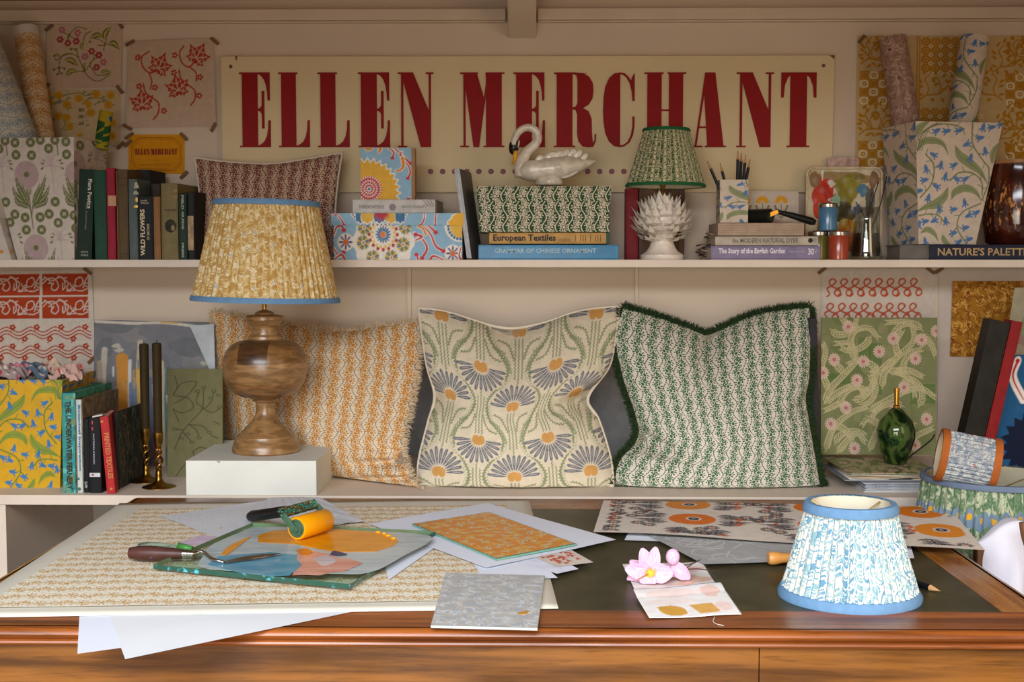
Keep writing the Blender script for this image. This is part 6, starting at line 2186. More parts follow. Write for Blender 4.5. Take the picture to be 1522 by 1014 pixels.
candlestick('rear twisted brass candlestick, left of the pair', 217.5, 719, 637, 661, 511, 'olive brown candle in the rear left candlestick')
candlestick('front twisted brass candlestick, right of the pair beside the white box', 236.5, 728, 643, 667, 510, 'olive brown candle in the front right candlestick')

# ================================================================== bench, right end
YM = 2.70
zpf = W(1330, 715, YM + .02)[2]
zp1 = .800
n_m = 6
for i in range(n_m):
    z0 = BZ + (zpf - .001 - BZ) / n_m * i
    z1 = BZ + (zpf - .001 - BZ) / n_m * (i + 1) - .0006
    x0 = W(1284 + (i * 7) % 5, 730, YM)[0]
    t = thing('magazine', ['bottom magazine', 'second magazine up', 'third magazine up', 'fourth magazine up', 'fifth magazine up', 'topmost magazine'][i] + ' in the pile under the glass lamp', 'magazine', (x0, YM, z0))
    col_ = random.choice(['c9cdd2', 'b9bec6', 'd5d5d2', 'aab2bc'])
    MB().box(x0, YM + .001 * (i % 3), z0, x0 + .21, YM + .24, z1).build('magazine_body', plain(col_, .4, var=.08, name='magazine_paper'), t, bevel=.0008)
    if i > 0:
        lettering(['AW', 'SPRING ISSUE', 'INTERIORS', 'STYLE', 'AUTUMN', 'DESIGN & TRADE'][i], (x0 + .012 + .01 * (i % 2), YM - .0005 + .001 * (i % 3), z0 + .0016), X_, Z_, .035, (z1 - z0) * .5, plain('3a3f48', .5, name='ink'), t)
        lettering('OCTOBER 2022', (x0 + .062, YM - .0005 + .001 * (i % 3), z0 + .002), X_, Z_, .03, (z1 - z0) * .35, plain('6a6f78', .5, name='ink'), t)
# portfolio with papers
fern = Cv(820, 900, .62, '747850')
fern.ox, fern.oy = -90, -390
for i in range(50):
    fern.blob(rng.uniform(90, 910), rng.uniform(390, 1280), rng.uniform(30, 80), rng.uniform(30, 90), random.choice(['6f7448', '83835a', '767a50', '5f6b3e', '7c7e58']), i, al=.7)
for x0, y0, x1, y1 in ((350, 520, 440, 720), (720, 830, 900, 960), (90, 760, 300, 830), (430, 560, 520, 900)):
    fern.poly([(x0, y0), (x1, y0), (x1, y1), (x0, y1)], '44642a', .6)
LF = 'b0a67c'
stems = [[(110, 960), (160, 860), (260, 760), (330, 680), (320, 600), (290, 560), (200, 560)], [(330, 680), (300, 560), (330, 480), (420, 460), (490, 520)], [(520, 860), (540, 760), (620, 660), (730, 560), (740, 470), (700, 420), (560, 420)],
         [(620, 660), (560, 700), (480, 760), (440, 740)], [(740, 560), (800, 520), (860, 560), (900, 640)], [(150, 880), (100, 740), (120, 620), (100, 560)], [(260, 760), (200, 700), (190, 640)], [(560, 750), (700, 740), (810, 780)],
         [(110, 960), (220, 880), (340, 840), (400, 900)], [(430, 1010), (520, 960), (680, 880), (800, 860), (890, 910)], [(120, 1270), (180, 1120), (300, 1020), (420, 980)], [(300, 1020), (240, 960), (120, 1000)], [(430, 1270), (520, 1100), (640, 1060), (760, 1100)],
         [(520, 1100), (430, 1060), (380, 1100)], [(700, 1280), (760, 1180), (880, 1120)], [(200, 1280), (330, 1160), (400, 1200)], [(640, 660), (620, 560), (660, 480)]]
rs_ = np.random.default_rng(31)
for i in range(16):
    x, y, a = rs_.uniform(120, 880), rs_.uniform(420, 1250), rs_.uniform(0, 6.3)
    q_ = [(x, y)]
    tn = rs_.choice([-1, 1]) * rs_.uniform(.25, .5)
    for j in range(5):
        a += tn
        x, y = x + 52 * math.cos(a), y + 52 * math.sin(a)
        q_.append((x, y))
    stems.insert(0, q_)
for p in stems:
    fern.stroke(p, 5, LF)
    fern.stroke([(x + 8, y + 4) for x, y in p], 3, LF)
    q = np.array(curve(p, 12))
    s_ = np.r_[0, np.cumsum(np.hypot(*np.diff(q, axis=0).T))]
    ts = np.arange(14, s_[-1], 19)
    for t_ in ts:
        x, y = np.interp(t_, s_, q[:, 0]), np.interp(t_, s_, q[:, 1])
        dx, dy = np.interp(t_ + 4, s_, q[:, 0]) - x, np.interp(t_ + 4, s_, q[:, 1]) - y
        a = math.atan2(dy, dx)
        L_ = 58 * (1 - .4 * t_ / s_[-1])
        for e in (-1, 1):
            an = a + e * .75
            fern.leaf([(x, y), (x + L_ * .5 * math.cos(an), y + L_ * .5 * math.sin(an)), (x + L_ * math.cos(an - e * .35), y + L_ * math.sin(an - e * .35))], 8.5, LF)
for x, y in ((280, 450), (600, 528), (800, 538), (182, 668), (388, 680), (500, 615), (758, 662), (105, 755), (345, 803), (678, 850), (268, 985), (905, 480), (160, 1090), (560, 1180), (330, 1250), (840, 1060), (620, 990), (760, 1230)):
    for i in range(14):
        fern.ell(x + 34 * math.cos(i * .449), y + 34 * math.sin(i * .449), 10, 5, 'ccb3a0', i * .449)
    fern.ell(x, y, 32, 32, 'bfa092')
    fern.ell(x, y, 12, 12, 'a8685c')
fern.grain(.05)
x0 = W(1264, 715, YM + .02)[0]
t = thing('portfolio', 'portfolio with green floral cover and loose sheets lying on the magazines', 'portfolio', (x0, YM + .02, zpf))
fpm = plain('8a8f96', .6, name='portfolio_grey')
MB().box(x0 - .012, YM + .018, zpf, x0 + .19, YM + .235, zpf + .002).build('lower_cover', fpm, t)
for i in range(6):
    z0 = zpf + .0025 + i * .0024
    MB().quad((x0 + .004 * (i % 3), YM + .022 + .003 * (i % 2), z0), (x0 + .185, YM + .022, z0 + .001 * (i % 2)), (x0 + .185, YM + .228, z0), (x0, YM + .228, z0), 10, 2,
              fn=lambda P, u, v, i=i: P + np.stack([0 * u, 0 * u, .0012 * np.sin(u * 8 + i * 2)], -1)).build('loose_sheet', plain(random.choice(['d5cfc0', 'bdb4a4', 'b3605c', 'd8d4ca', 'c9b08c']), .8, name='sheet'), t, smooth=True, solid=.0009)
zc = zpf + .0175
MB().quad((x0 - .004, YM + .016, zc), (x0 + .192, YM + .016, zc), (x0 + .192, YM + .235, zc + .001), (x0 - .012, YM + .235, zc + .001), 80, 60, lambda u, v: fern.at(v * .6 + .2, u)).build('upper_cover', board_attr, t, smooth=True, solid=.002)
ztopf = zc + .001
YG = 2.93
q0, q1 = W(1220, 677, YG), W(1392, 677, YG)
o = sheet('covered_board', 'tall green board printed with ferns and pink flowers behind the glass lamp', 'board', [(1220, 473), (1392, 473), (1390, 676), (1219, 676)], YG, fern, (260, 310), tilt=.06, solid=.006)
a, c = W(1208.5, 712, 2.925), W(1219, 473, 2.985)
o = MB().hexa([(a[0], 2.92, BZ), (a[0] + .016, 2.92, BZ), (a[0] + .016, 2.95, BZ), (a[0], 2.95, BZ)], [(a[0], 2.985, c[2]), (a[0] + .016, 2.985, c[2]), (a[0] + .016, 3.015, c[2]), (a[0], 3.015, c[2])]).build('picture_frame', plain('1b1a1e', .5, name='black_frame'), bevel=.001)
tag(o, 'narrow black frame edge between the green cushion and the fern board', 'frame')

# green glass lamp base
GY = 2.84
u = GY / FPX
c = W(1331, 685, GY)
c[2] = ztopf + .0006
gg = NB('swirled_green_glass', .03, 0, .8)
co = gg.coord('Object')
sw = gg.noise(co, 16., 3., .6, 2.5)
gg.color(gg.mix(gg.smooth(sw, .42, .6), lin('0a2a12'), lin('5f7a3a')))
gg.b.inputs['Transmission Weight'].default_value = .55
gg.b.inputs['IOR'].default_value = 1.4
t = thing('glass_lamp', 'unlit dark green glass lamp base with brass pipe on the portfolio', 'lamp', c)
h1 = W(1331, 607, GY)[2] - c[2]
MB().lathe([(14 * u, 0), (16 * u, .002), (22 * u, .028), (27.5 * u, .055), (28 * u, .075), (24 * u, .095), (16 * u, .109), (8 * u, h1), (3 * u, h1 + .001)], c, 56).build('glass_body', gg.m, t, smooth=.9)
MB().lathe([(5 * u, h1 - .001), (5.2 * u, h1 + .006), (3.6 * u, h1 + .008), (3.6 * u, h1 + .038), (4.4 * u, h1 + .038), (4.4 * u, h1 + .045), (1 * u, h1 + .046)], c, 24).build('brass_pipe', plain('c9963c', .2, 1., name='polished_brass'), t, smooth=.6)
cd_ = [c + [.024, -.01, .012], c + [.04, .0, .022], W(1383, 655, 2.86), W(1389, 646, 2.88)]
MB().tube(curve(cd_, 5), .0016, 6).build('flex', plain('171513', .6, name='black_flex'), t, smooth=True)

# dark book and red book leaning at right
stand_book('tall dark green marbled volume leaning at the right of the bench', 1418, 1448, 474, 2.90, .05, plain('1c1a13', .5, var=.5, scale=25., name='dark_leather'), lean=.205, z=BZ, py=713, pages='a58f68')
stand_book('tall red cloth book leaning beside the dark marbled volume', 1450, 1466, 476, 2.898, .05, '8c1216', lean=.205, z=BZ, py=713)
csz = Cv(90, 170, 2., '245a84')
csz.poly([(48 + (44 if i % 2 else 34) * math.cos(i * PI / 18), 118 + (44 if i % 2 else 34) * math.sin(i * PI / 18)) for i in range(36)], '121c34')
csz.ell(62, 112, 15, 24, 'a5894a', .2)
csz.ell(62, 112, 9, 15, '8a6f34', .2)
csz.ell(62, 112, 3, 3, '2a2020')
for p in ([(30, 60), (50, 40), (48, 0)], [(30, 60), (10, 30), (14, 8)], [(50, 62), (70, 70), (88, 60)], [(50, 40), (60, 60), (66, 80)], [(80, 6), (86, 26)]):
    vine_red(csz, p, 3.2)
csz.grain(.05)
o = sheet('fabric_board', 'board covered with blue, red and navy suzani cloth at the right picture edge', 'board', [(1500, 528), (1580, 528), (1580, 716), (1470, 716)], 2.965, csz, (90, 140), tilt=.05, solid=.006)
cpz = Cv(60, 100, 2., 'a49a80')
for p in ([(10, 90), (20, 40), (40, 10)], [(14, 60), (34, 50), (50, 30)], [(30, 90), (44, 70), (56, 66)]):
    cpz.stroke(p, 2, '5f6a48')
    cpz.leaf(p, 7, '7f8a62')
cpz.blob(30, 72, 16, 14, '9c7c72', 3)
o = sheet('print_sheet', 'faded grey green leaf print above the blue cloth board at the right edge', 'print', [(1508, 428), (1580, 425), (1580, 535), (1492, 530)], 3.07, cpz, (50, 60), tilt=.03)

# stool + big shade + small shade
SHY = 2.44
u = SHY / FPX
zs0, zs1 = .60, W(1475, 707, SHY)[2]
sxc = W(1478, 712, SHY)[0]
RBG = 128
t = thing('stool', 'plain wooden stool under the large green lampshade, right of the desk', 'stool', (sxc, SHY, 0))
MB().box(sxc - .17, SHY - .17, zs0 - .025, sxc + .17, SHY + .12, zs0 - .001).build('seat', front_m, t, bevel=.002)
for dx in (-.15, .13):
    for dy in (-.15, .08):
        MB().box(sxc + dx, SHY + dy, 0, sxc + dx + .025, SHY + dy + .025, zs0 - .025).build('leg', front_m, t)
bigm = NB('green_pleat_cloth', .85, 0, .2)
uu, vv, _ = bigm.sep(bigm.coord('UV'))
nz = bigm.noise(bigm.comb(uu * 1., vv * .55), 46., 3., .6, 1.6)
nz2 = bigm.noise(bigm.comb(uu, vv * .6), 90., 2., .5, 1.)
c_ = bigm.mix(bigm.smooth(nz, .44, .52), lin('b4ba9c'), lin('66805e'))
c_ = bigm.mix(bigm.smooth((nz2 - .5).abs(), .04, .01) * .7, c_, lin('3f5c4a'))
fx, fy = (uu / .034).fract() - .5, (vv - .165) / .034
c_ = bigm.mix(hyp(fx, fy).lt(.52) * 1., c_, lin('6f8496'))
c_ = bigm.mix(hyp(fx, fy - .1).lt(.18), c_, lin('cf9c34'))
bigm.color(c_)
shade('lampshade', 'large green pleated lampshade with grey blue trim, right of the desk', [sxc, SHY, zs0], RBG * u, 101 * u, zs1 - zs0, bigm.m, plain('66758a', .85, bump=.2, name='slate_trim'), npl=60, amp=.0028, th=.010, lining='bfb9a0', seed=9, gather=1.3)
smm = swirl_mat('blue_grey_swirl_cloth', '78828e', 'b9bcb6', 'a3a7a6', dot='8a3f44', cell=.022, rough=.85, spec=.2)
SSY = 2.385
cL = W(1395, 675, SSY)
ax = norm(W(1473, 689, SSY) - cL + Y_ * -.02)
shade('lampshade', 'small blue grey lampshade with brown trim lying tipped in the green shade', cL, 36 * u, 36 * u, .104, smm, plain('a2561f', .8, bump=.2, name='rust_trim'), npl=36, amp=.0013, th=.013, axis=ax, lining='c9b895', seed=12, gather=1.3)

# chair with white cloth
chx, chy = .95, 2.20
wchair = wood_mat('chair_wood', '3f2614', '6b4426', 6., 2, .45)
t = thing('wooden_chair', 'dark wooden chair mostly hidden under the white garment, right of desk', 'chair', (chx, chy, 0))
for dx in (-.17, .17):
    MB().box(chx + dx - .013, chy - .012, 0, chx + dx + .013, chy + .012, .745).build('rear_leg', wchair, t, bevel=.003)
    MB().box(chx + dx - .013, chy - .40, 0, chx + dx + .013, chy - .375, .43).build('front_leg', wchair, t, bevel=.003)
MB().box(chx - .19, chy - .41, .43, chx + .19, chy + .01, .455).build('seat', wchair, t, bevel=.004)
for z in (.55, .72):
    MB().box(chx - .157, chy - .008, z - .03, chx + .157, chy + .008, z + .02).build('back_rail', wchair, t, bevel=.003)
nu, nv = 90, 120
u_ = np.linspace(0, 1, nu)[:, None]
v_ = np.linspace(-1, 1, nv)[None, :]
a_ = np.clip(np.abs(v_), 0, 1)
xx = (W(1452, 830, 2.16)[0]) + .36 * u_ + .012 * np.sin(a_ * 6 + u_ * 4)
top = .786 + .012 * np.sin(u_ * 9 + .5) - .04 * np.exp(-(u_ / .10) ** 2) - .028 * np.exp(-((u_ - .30) / .05) ** 2)
ddp = .030 + .022 * a_
side = np.sign(v_) * np.minimum(1, a_ * 8) ** .5 * ddp * np.minimum(1, u_ * 7) ** .5
fold = .012 * np.sin(u_ * 30 + 3 * a_ + 2 * np.sin(a_ * 5)) * a_ + .006 * np.sin(u_ * 55 - a_ * 9) * a_
zz = top - np.clip(a_ - .04, 0, 1) * .36 - .006 * np.sin(u_ * 40) * a_
xx = xx - .045 * a_ * (1 - u_) * 0 + .03 * np.clip(.25 - a_, 0, 1) * (u_ < .2)
P = np.stack([xx + 0 * v_, chy + side + fold * np.sign(v_) * np.minimum(1, u_ * 7), zz], -1)
clothm = plain('d3d2dc', .9, var=.05, scale=20., bump=.3, name='white_linen')
tg_ = MB().grid(P).build('white_garment', clothm, None, 'white linen garment draped over the chair back, right of the desk', 'garment', smooth=True)
b = MB()
for i in range(9):
    pass
q0 = W(1508, 775, 2.13)
xs_ = np.linspace(0, 1, 14)
pts = [q0 + np.array([.008 + .03 * f, -.012 - .01 * f, -.13 * f]) for f in xs_]
o = MB().tube(pts, [.010 + .004 * math.sin(f * 9) for f in xs_], 12, flat=.4).build('leather_strap', plain('8a6244', .7, name='tan_strap'), smooth=True)
tag(o, 'tan brown strip hanging in front of the white garment', 'strap')

# ================================================================== desk: papers
D = DZ
paper_w = plain('e0e5f0', .85, var=.02, scale=6., name='white_paper')
paper_c = plain('d4cfbf', .85, var=.03, scale=6., name='cream_paper')
# loose white sheets under the big print
flat('white_sheet', 'white sheet hanging over the desk edge, left of the two under the big print', 'paper', [(120, 880), (330, 872), (345, 941), (115, 972)], D + .0004, None, (8, 8), mat=paper_w, fn2=None)
flat('white_sheet', 'white sheet with a pale yellow stain hanging over the desk edge', 'paper', [(150, 880), (470, 874), (545, 905), (186, 980)], D + .0010, None, (8, 8), mat=plain('e0e3e6', .85, var=.05, scale=5., name='stained_paper'))
t = thing('wallpaper_print', 'large cream sheet printed with ochre trailing vines covering the left half of the desk', 'print', T(430, 830, D))
ZP = D + .0016
MB().quad(T(-76, 919, ZP), T(830, 905, ZP), T(786, 742, ZP), T(178, 749, ZP), 30, 30,
          fn=lambda P, u, v: P + Z_ * (.0010 * (.5 + .5 * np.sin(u * 8 + 1) * np.sin(v * 6)) + .004 * np.clip(v - .93, 0, 1) * 6 * (.5 + .5 * np.sin(u * 11)))[..., None]).build('paper_sheet', paper_c, t, smooth=True, solid=.0004)
bigv = vine_mat('ochre_vine_print', 'e9e2cf', 'd4c4a0', 'c39c5c', cw=.038, ch=.058, swap=True, fat=.80, rough=.85, bump=0)
MB().quad(T(-30, 906, ZP), T(808, 893, ZP), T(752, 752, ZP), T(208, 758, ZP), 30, 30, None,
          fn=lambda P, u, v: P + Z_ * (.0016 + .0012 * (.5 + .5 * np.sin(u * 8 + 1) * np.sin(v * 6)))[..., None]).build('printed_area', bigv, t, smooth=True)
ZT = ZP + .0030
tiss = plain('d6d9dd', .9, var=.10, scale=160., bump=.3, name='tissue')
flat('tissue_sheet', 'crumpled pale grey tissue under the ink roller at the back of the desk', 'paper', [(400, 741), (478, 741), (540, 778), (325, 802)], ZT, None, (40, 40), mat=tiss, wob=.003,
     fn2=lambda P, u, v: P + Z_ * (.0015 * np.abs(np.sin(u * 23 + v * 9)))[..., None])
flat('tissue_sheet', 'corner of thin tissue pointing left across the big print', 'paper', [(400, 744), (440, 744), (330, 802), (236, 768)], ZT - .0008, None, (30, 30), mat=tiss, wob=.002)
flat('paper_slip', 'small lilac paper slip sticking out above the palette knives', 'paper', [(262, 808), (300, 795), (330, 800), (310, 812)], ZT, None, (4, 4), mat=plain('cdb9cc', .85, name='lilac_paper'))
# white sheets in the middle
flat('white_sheet', 'white sheet under the orange glass print, its point at the right', 'paper', [(548, 779), (724, 748), (916, 803), (722, 845)], ZT + .0022, None, (12, 12), mat=paper_w, wob=.001)
flat('white_sheet', 'white sheet lower in the pile with a corner pointing to the leather', 'paper', [(640, 797), (760, 790), (860, 846), (828, 853)], ZT + .0006, None, (8, 8), mat=plain('dde1ee', .85, name='cool_white_paper'))
flat('white_sheet', 'white sheet between the glass plate and the big print', 'paper', [(560, 800), (668, 812), (655, 808), (578, 862)], ZT + .0012, None, (8, 8), mat=paper_w)
flat('white_sheet', 'small white corner lowest in the pile beside the grey lino plate', 'paper', [(700, 830), (790, 826), (829, 859), (720, 866)], ZT + .0001, None, (8, 8), mat=paper_w)
csl = Cv(60, 30, 3., 'd9cdc0')
for i in range(26):
    x, y = rng.uniform(4, 56), rng.uniform(3, 27)
    csl.leaf([(x, y), (x + 4, y - 3), (x + 9, y - 1)], 3.4, 'c4604c')
flat('block_print', 'corner of a coral leaf print pointing right out of the paper pile', 'print', [(790, 826), (850, 818), (882, 836), (828, 843)], ZT + .0016, csl, (60, 30))
# orange print glass
orm = swirl_mat('orange_ink_leaves', 'd9830a', 'dba73c', 'c9b98c', layers=2, cell=.034, rough=.35, spec=.5, bump=0)
t = thing('inked_plate', 'rectangular glass plate inked with orange leaves on the white sheets', 'plate', T(735, 790, D))
zA = ZT + .0036
q = [T(738, 834, zA), T(858, 811, zA), T(727, 763, zA), T(612, 781, zA)]
MB().hexa(q, [p + Z_ * .0028 for p in q]).build('glass_plate', plain('6fa08c', .15, name='plate_edge_glass'), t, bevel=.0004)
q2 = [p + (np.mean(q, 0) - p) * .03 + Z_ * .0032 for p in q]
MB().quad(*q2, 4, 4).build('orange_ink', orm, t)

# grey lino plate
lino = swirl_mat('lino_leaves', 'a6aaad', 'c6caca', 'b8b2a8', cell=.028, rough=.5, spec=.4, bump=.2)
t = thing('lino_plate', 'grey carved lino plate with pale leaves and an ochre mark on the front edge', 'plate', T(722, 900, D))
zL = ZP + .0032
q = [T(640, 934, zL), T(799, 938, zL), T(810, 859, zL), T(662, 855, zL)]
MB().hexa(q, [p + Z_ * .0036 for p in q]).build('plate_body', plain('b4b7b2', .5, name='lino_grey'), t, bevel=.0006)
MB().quad(*[p + (np.mean(q, 0) - p) * .012 + Z_ * .0040 for p in q], 4, 4).build('carved_face', lino, t)
p0 = T(778, 911, zL + .004)
MB().prism([(-.006, -.010), (.004, -.008), (.006, .002), (.010, .004), (.004, .010), (-.002, .004), (-.008, -.002)], p0, X_, Y_, Z_ * .0004).build('ochre_mark', plain('c08a3c', .6, name='ochre'), t)

# glass mixing plate with paint
t = thing('glass_palette', 'thick glass mixing plate with orange, blue and salmon paint left on the desk', 'palette', T(430, 830, D))
gz_ = NB('plate_glass', .05, 0, .5)
tr = gz_.new('ShaderNodeBsdfTransparent')
tr.inputs[0].default_value = (.74, .86, .78, 1)
gl = gz_.new('ShaderNodeBsdfGlossy')
gl.inputs['Roughness'].default_value = .04
fr = gz_.new('ShaderNodeFresnel')
fr.inputs[0].default_value = 1.45
mx = gz_.new('ShaderNodeMixShader')
mx.inputs[0].default_value = .12
gz_.t.links.new(tr.outputs[0], mx.inputs[1])
gz_.t.links.new(gl.outputs[0], mx.inputs[2])
gz_.t.links.new(mx.outputs[0], gz_.t.nodes['Material Output'].inputs[0])
zG, hG = ZT + .0034, .0075
q = [T(520, 876, zG), T(647, 796, zG), T(376, 783, zG), T(228, 846, zG)]
up = Z_ * hG
MB().add([p + up for p in q], [(0, 1, 2, 3)]).build('glass_face', gz_.m, t)
edge = NB('glass_edge', .12, 0, .8)
edge.color(edge.mix(edge.smooth(edge.noise(edge.coord('Object'), 60., 3.), .55, .68), lin('1f4d40'), lin('4fb0c0')))
for nm_, ed_, mt_ in (('glass_rim', (0, 3), edge.m), ('rear_rim', (1, 2), plain('8f9a7c', .2, name='pale_glass_edge'))):
    b = MB()
    for i in ed_:
        a, c = q[i], q[(i + 1) % 4]
        b.add([a, c, c + up, a + up], [(0, 1, 2, 3)])
    b.build(nm_, mt_, t)


def paint(pts, col, lift, nm='paint_film', rough=.3, src=None, sm=True, thick=.0003, name='paint'):
    z = zG + hG + lift
    P = [T(x, y, z) for x, y in (curve(list(pts) + [pts[0]], 4)[:-1] if sm else pts)]
    P = [np.array(p) for p in P]
    n = len(P)
    b = MB().add(P + [p - Z_ * thick for p in P], [tuple(range(n))] + [(i, (i + 1) % n, n + (i + 1) % n, n + i) for i in range(n)])
    return b.build(nm, col, t)


def streaky(name, a, bcol, rough=.25, sc=30.):
    nb = NB(name, rough, 0, .6)
    co = nb.coord('Object')
    x, y, z = nb.sep(co)
    n = nb.noise(nb.comb(x * .35, y * 1.4, z), sc, 5., .6, .8)
    nb.color(nb.mix(nb.smooth(n, .35, .65), lin(a), lin(bcol)))
    nb.bump(n, .5, .0015)
    return nb.m


paint([(378, 785), (430, 783), (520, 788), (640, 797), (600, 826), (548, 851), (480, 852), (310, 846), (302, 826), (312, 812), (345, 796)], streaky('pale_wash', 'a3b6bb', 'bcc8c8'), .0002)
paint([(383, 796), (404, 789), (440, 787), (485, 785.5), (561, 791), (593, 804), (583, 812), (557, 820), (500, 821), (440, 809), (384, 806)], streaky('orange_paint', 'd98a08', 'e89a10', .22, 60.), .0008, sm=False)
paint([(308, 839), (325, 827), (360, 824), (403, 821), (442, 825), (448, 838), (444, 846), (436, 850), (431, 855), (400, 856), (356, 851), (330, 845)], streaky('blue_paint', '3f8fb0', '6fa5b8', .22), .0009, sm=False)
paint([(443, 815), (467, 820), (488, 823), (503, 829), (522, 831), (539, 837), (526, 843), (512, 849), (490, 851), (476, 855), (452, 854), (434, 855), (440, 848), (449, 840), (441, 830)], streaky('salmon_paint', 'c9806c', 'dba898', .25), .0012, sm=False)
paint([(465, 830), (485, 826), (500, 834), (480, 840)], streaky('white_dab', 'd5ccc8', 'bcb6c0', .25), .0016)
paint([(328, 824), (340, 812), (372, 797.5), (357, 810), (338, 824)], streaky('orange_streak', 'd98a08', 'e89a10', .22, 60.), .0011)
paint([(490, 825), (495, 819), (503, 820), (516, 824), (503, 826)], plain('2c3560', .3, name='navy_paint'), .0016)
paint([(440, 818), (455, 815), (465, 822), (450, 826)], plain('d07a2a', .3, name='orange_dab'), .0015)
for (x, y, r) in ((577, 796, .006), (585, 800, .005), (571, 793, .004), (562, 791, .005)):
    MB().ball(T(x, y, zG + hG + .0015), r, r * .8, .0022, 12).build('paint_ridge', plain('f0a41c', .2, name='thick_orange'), t, smooth=True)

# ink roller (orange)
zR = zG + hG + .001
A_ = T(441, 803, zR)
B_ = T(484, 790, zR)
ax = norm((B_ - A_) * [1, 1, 0])
Lr = np.linalg.norm(B_ - A_)
rr = .0195
A_, B_ = A_ + Z_ * rr, A_ + Z_ * rr + ax * Lr
t = thing('ink_roller', 'ink roller coated in bright orange paint with black handle, on the glass palette', 'ink roller', A_ - Z_ * rr)
MB().lathe([(rr - .001, 0), (rr, .0015), (rr, Lr - .0015), (rr - .001, Lr)], A_, 48, axis=ax).build('roller_sleeve', plain('e89a0a', .25, var=.05, name='roller_orange'), t, smooth=.6)
dg = plain('41604a', .5, var=.25, scale=90., name='painted_green_metal')
MB().lathe([(.0155, -.0005), (.0155, -.001), (.0125, -.001), (.012, -.003), (.007, -.003), (.0065, -.006), (.001, -.007)], A_, 32, axis=ax).build('end_cap', dg, t, smooth=.5)
pdir = norm(np.array([-ax[1], ax[0], 0]))
up2 = norm(pdir * .75 + Z_ * .7)
e1 = A_ - ax * .008
e2 = B_ + ax * .006
frh = .032
b = MB()
for e_, s_ in ((e1, 1), (e2, -1)):
    w_ = pdir * .0 + norm(np.cross(ax, up2)) * .006
    b.hexa([e_ - w_, e_ + w_, e_ + w_ + ax * .0022, e_ - w_ + ax * .0022], [e_ - w_ + up2 * frh, e_ + w_ + up2 * frh, e_ + w_ + up2 * frh + ax * .0022, e_ - w_ + up2 * frh + ax * .0022])
b.build('fork_arm', dg, t, bevel=.0006)
cb = NB('paint_spattered_bar', .45, 0, .5)
n_ = cb.noise(cb.coord('Object'), 120., 4., .6, 1.5)
cb.color(cb.mix(cb.smooth(n_, .52, .56), cb.mix(cb.smooth(n_, .40, .43), lin('b98a3c'), lin('1d2418')), lin('3f8f78')))
w_ = norm(np.cross(ax, up2)) * .004
o0, o1 = e1 + up2 * frh, e2 + up2 * frh + ax * .002
MB().hexa([o0 - w_ - up2 * .004, o1 - w_ - up2 * .004, o1 + w_ - up2 * .004, o0 + w_ - up2 * .004], [o0 - w_ + up2 * .012, o1 - w_ + up2 * .012, o1 + w_ + up2 * .012, o0 + w_ + up2 * .012]).build('crossbar', cb.m, t, bevel=.0006)
h0 = o0 * .75 + o1 * .25 + up2 * .004
zh = h0[2]
h1 = T(371, 768, D + .016)
hd = norm(h1 - h0)
HL = np.linalg.norm(h1 - h0)
MB().lathe([(.004, 0), (.0085, .003), (.0095, .02), (.0098, HL * .6), (.0105, HL * .9), (.0085, HL * .97), (.004, HL)], h0, 28, axis=hd).build('handle', plain('0b0c10', .45, var=.2, spec=.12, name='black_handle'), t, smooth=.9)
for f_, c_ in ((.75, '2f5f9c'), (.4, '3c6aa0'), (.55, '8a8f98')):
    MB().ball(h0 + hd * HL * f_ + np.array([0, -.0075, .005]), .0016, .001, .0014, 8).build('paint_speck', plain(c_, .4, name='speck'), t)

# palette knives
hwood = plain('4a2c26', .4, var=.25, scale=60., name='knife_handle_wood')


def knife(label, h0, h1, zc, r, col, blade_tip=None, mats=None):
    p0, p1 = T(*h0, zc), T(*h1, zc)
    t = thing('palette_knife', label, 'palette knife', p0)
    d = norm(p1 - p0)
    L = np.linalg.norm(p1 - p0)
    MB().lathe([(.0005, 0), (r * .75, .003), (r, L * .2), (r * 1.05, L * .4), (r * .8, L * .8), (r * .62, L)], p0, 24, axis=d).build('handle', col, t, smooth=.9)
    return t, p0, p1, d, L


t2, p0, p1, d, L = knife('palette knife with green paint crusted on its handle, behind the other', (205, 812), (282, 818), D + .022, .008, streaky('crusted_handle', '3c3834', '8a9a80', .5, 60.))
MB().tube([p1 - d * .02 + Z_ * .004, p1 + d * .004 + Z_ * .002], [.007, .005], 12).build('green_crust', plain('3f7a3a', .4, name='green_paint'), t2, smooth=True)
q0 = T(430, 830, zG + hG + .002)
MB().tube([p1, p1 + d * .02, p1 + d * .03 - Z_ * .006], [.003, .0025, .002], 10).build('tang', steel_m, t2, smooth=True)
t1, p0, p1, d, L = knife('palette knife with dark brown wooden handle and steel blade lying on the blue paint', (190, 822), (272, 823.5), D + .019, .0115, hwood)
MB().lathe([(.0068, 0), (.0068, .008), (.006, .009), (.006, .016), (.004, .018)], p1, 20, axis=d).build('ferrule', steel_m, t1, smooth=.6)
MB().ball(p0 + d * L * .45 + np.array([0, -.009, -.004]), .005, .002, .002, 10).build('paint_speck', plain('3a6fc0', .4, name='blue_speck'), t1)
zb2 = zG + hG + .003
k0, k1, k2, k3 = p1 + d * .014, T(302, 821, D + .020), T(315, 831, zb2 + .003), T(333, 836, zb2)
cr = curve([k0, k1, k2, k3], 6)
MB().tube(cr, np.linspace(.0036, .0024, len(cr)), 12).build('shank', steel_m, t1, smooth=True)
tip = T(416, 823, zb2 + .002)
ln_ = tip - k3
sd_ = norm(np.cross(Z_, ln_))
N = 16
V = []
for i in range(N + 1):
    f = i / N
    c_ = k3 + ln_ * f + Z_ * .0015 * math.sin(PI * f)
    hw = .0035 + .0075 * math.sin(PI * min(1, f * 1.05 + .06)) ** .7 if f < .95 else .003
    V += [c_ - sd_ * hw, c_ + sd_ * hw]
V = np.array(V)
n = len(V)
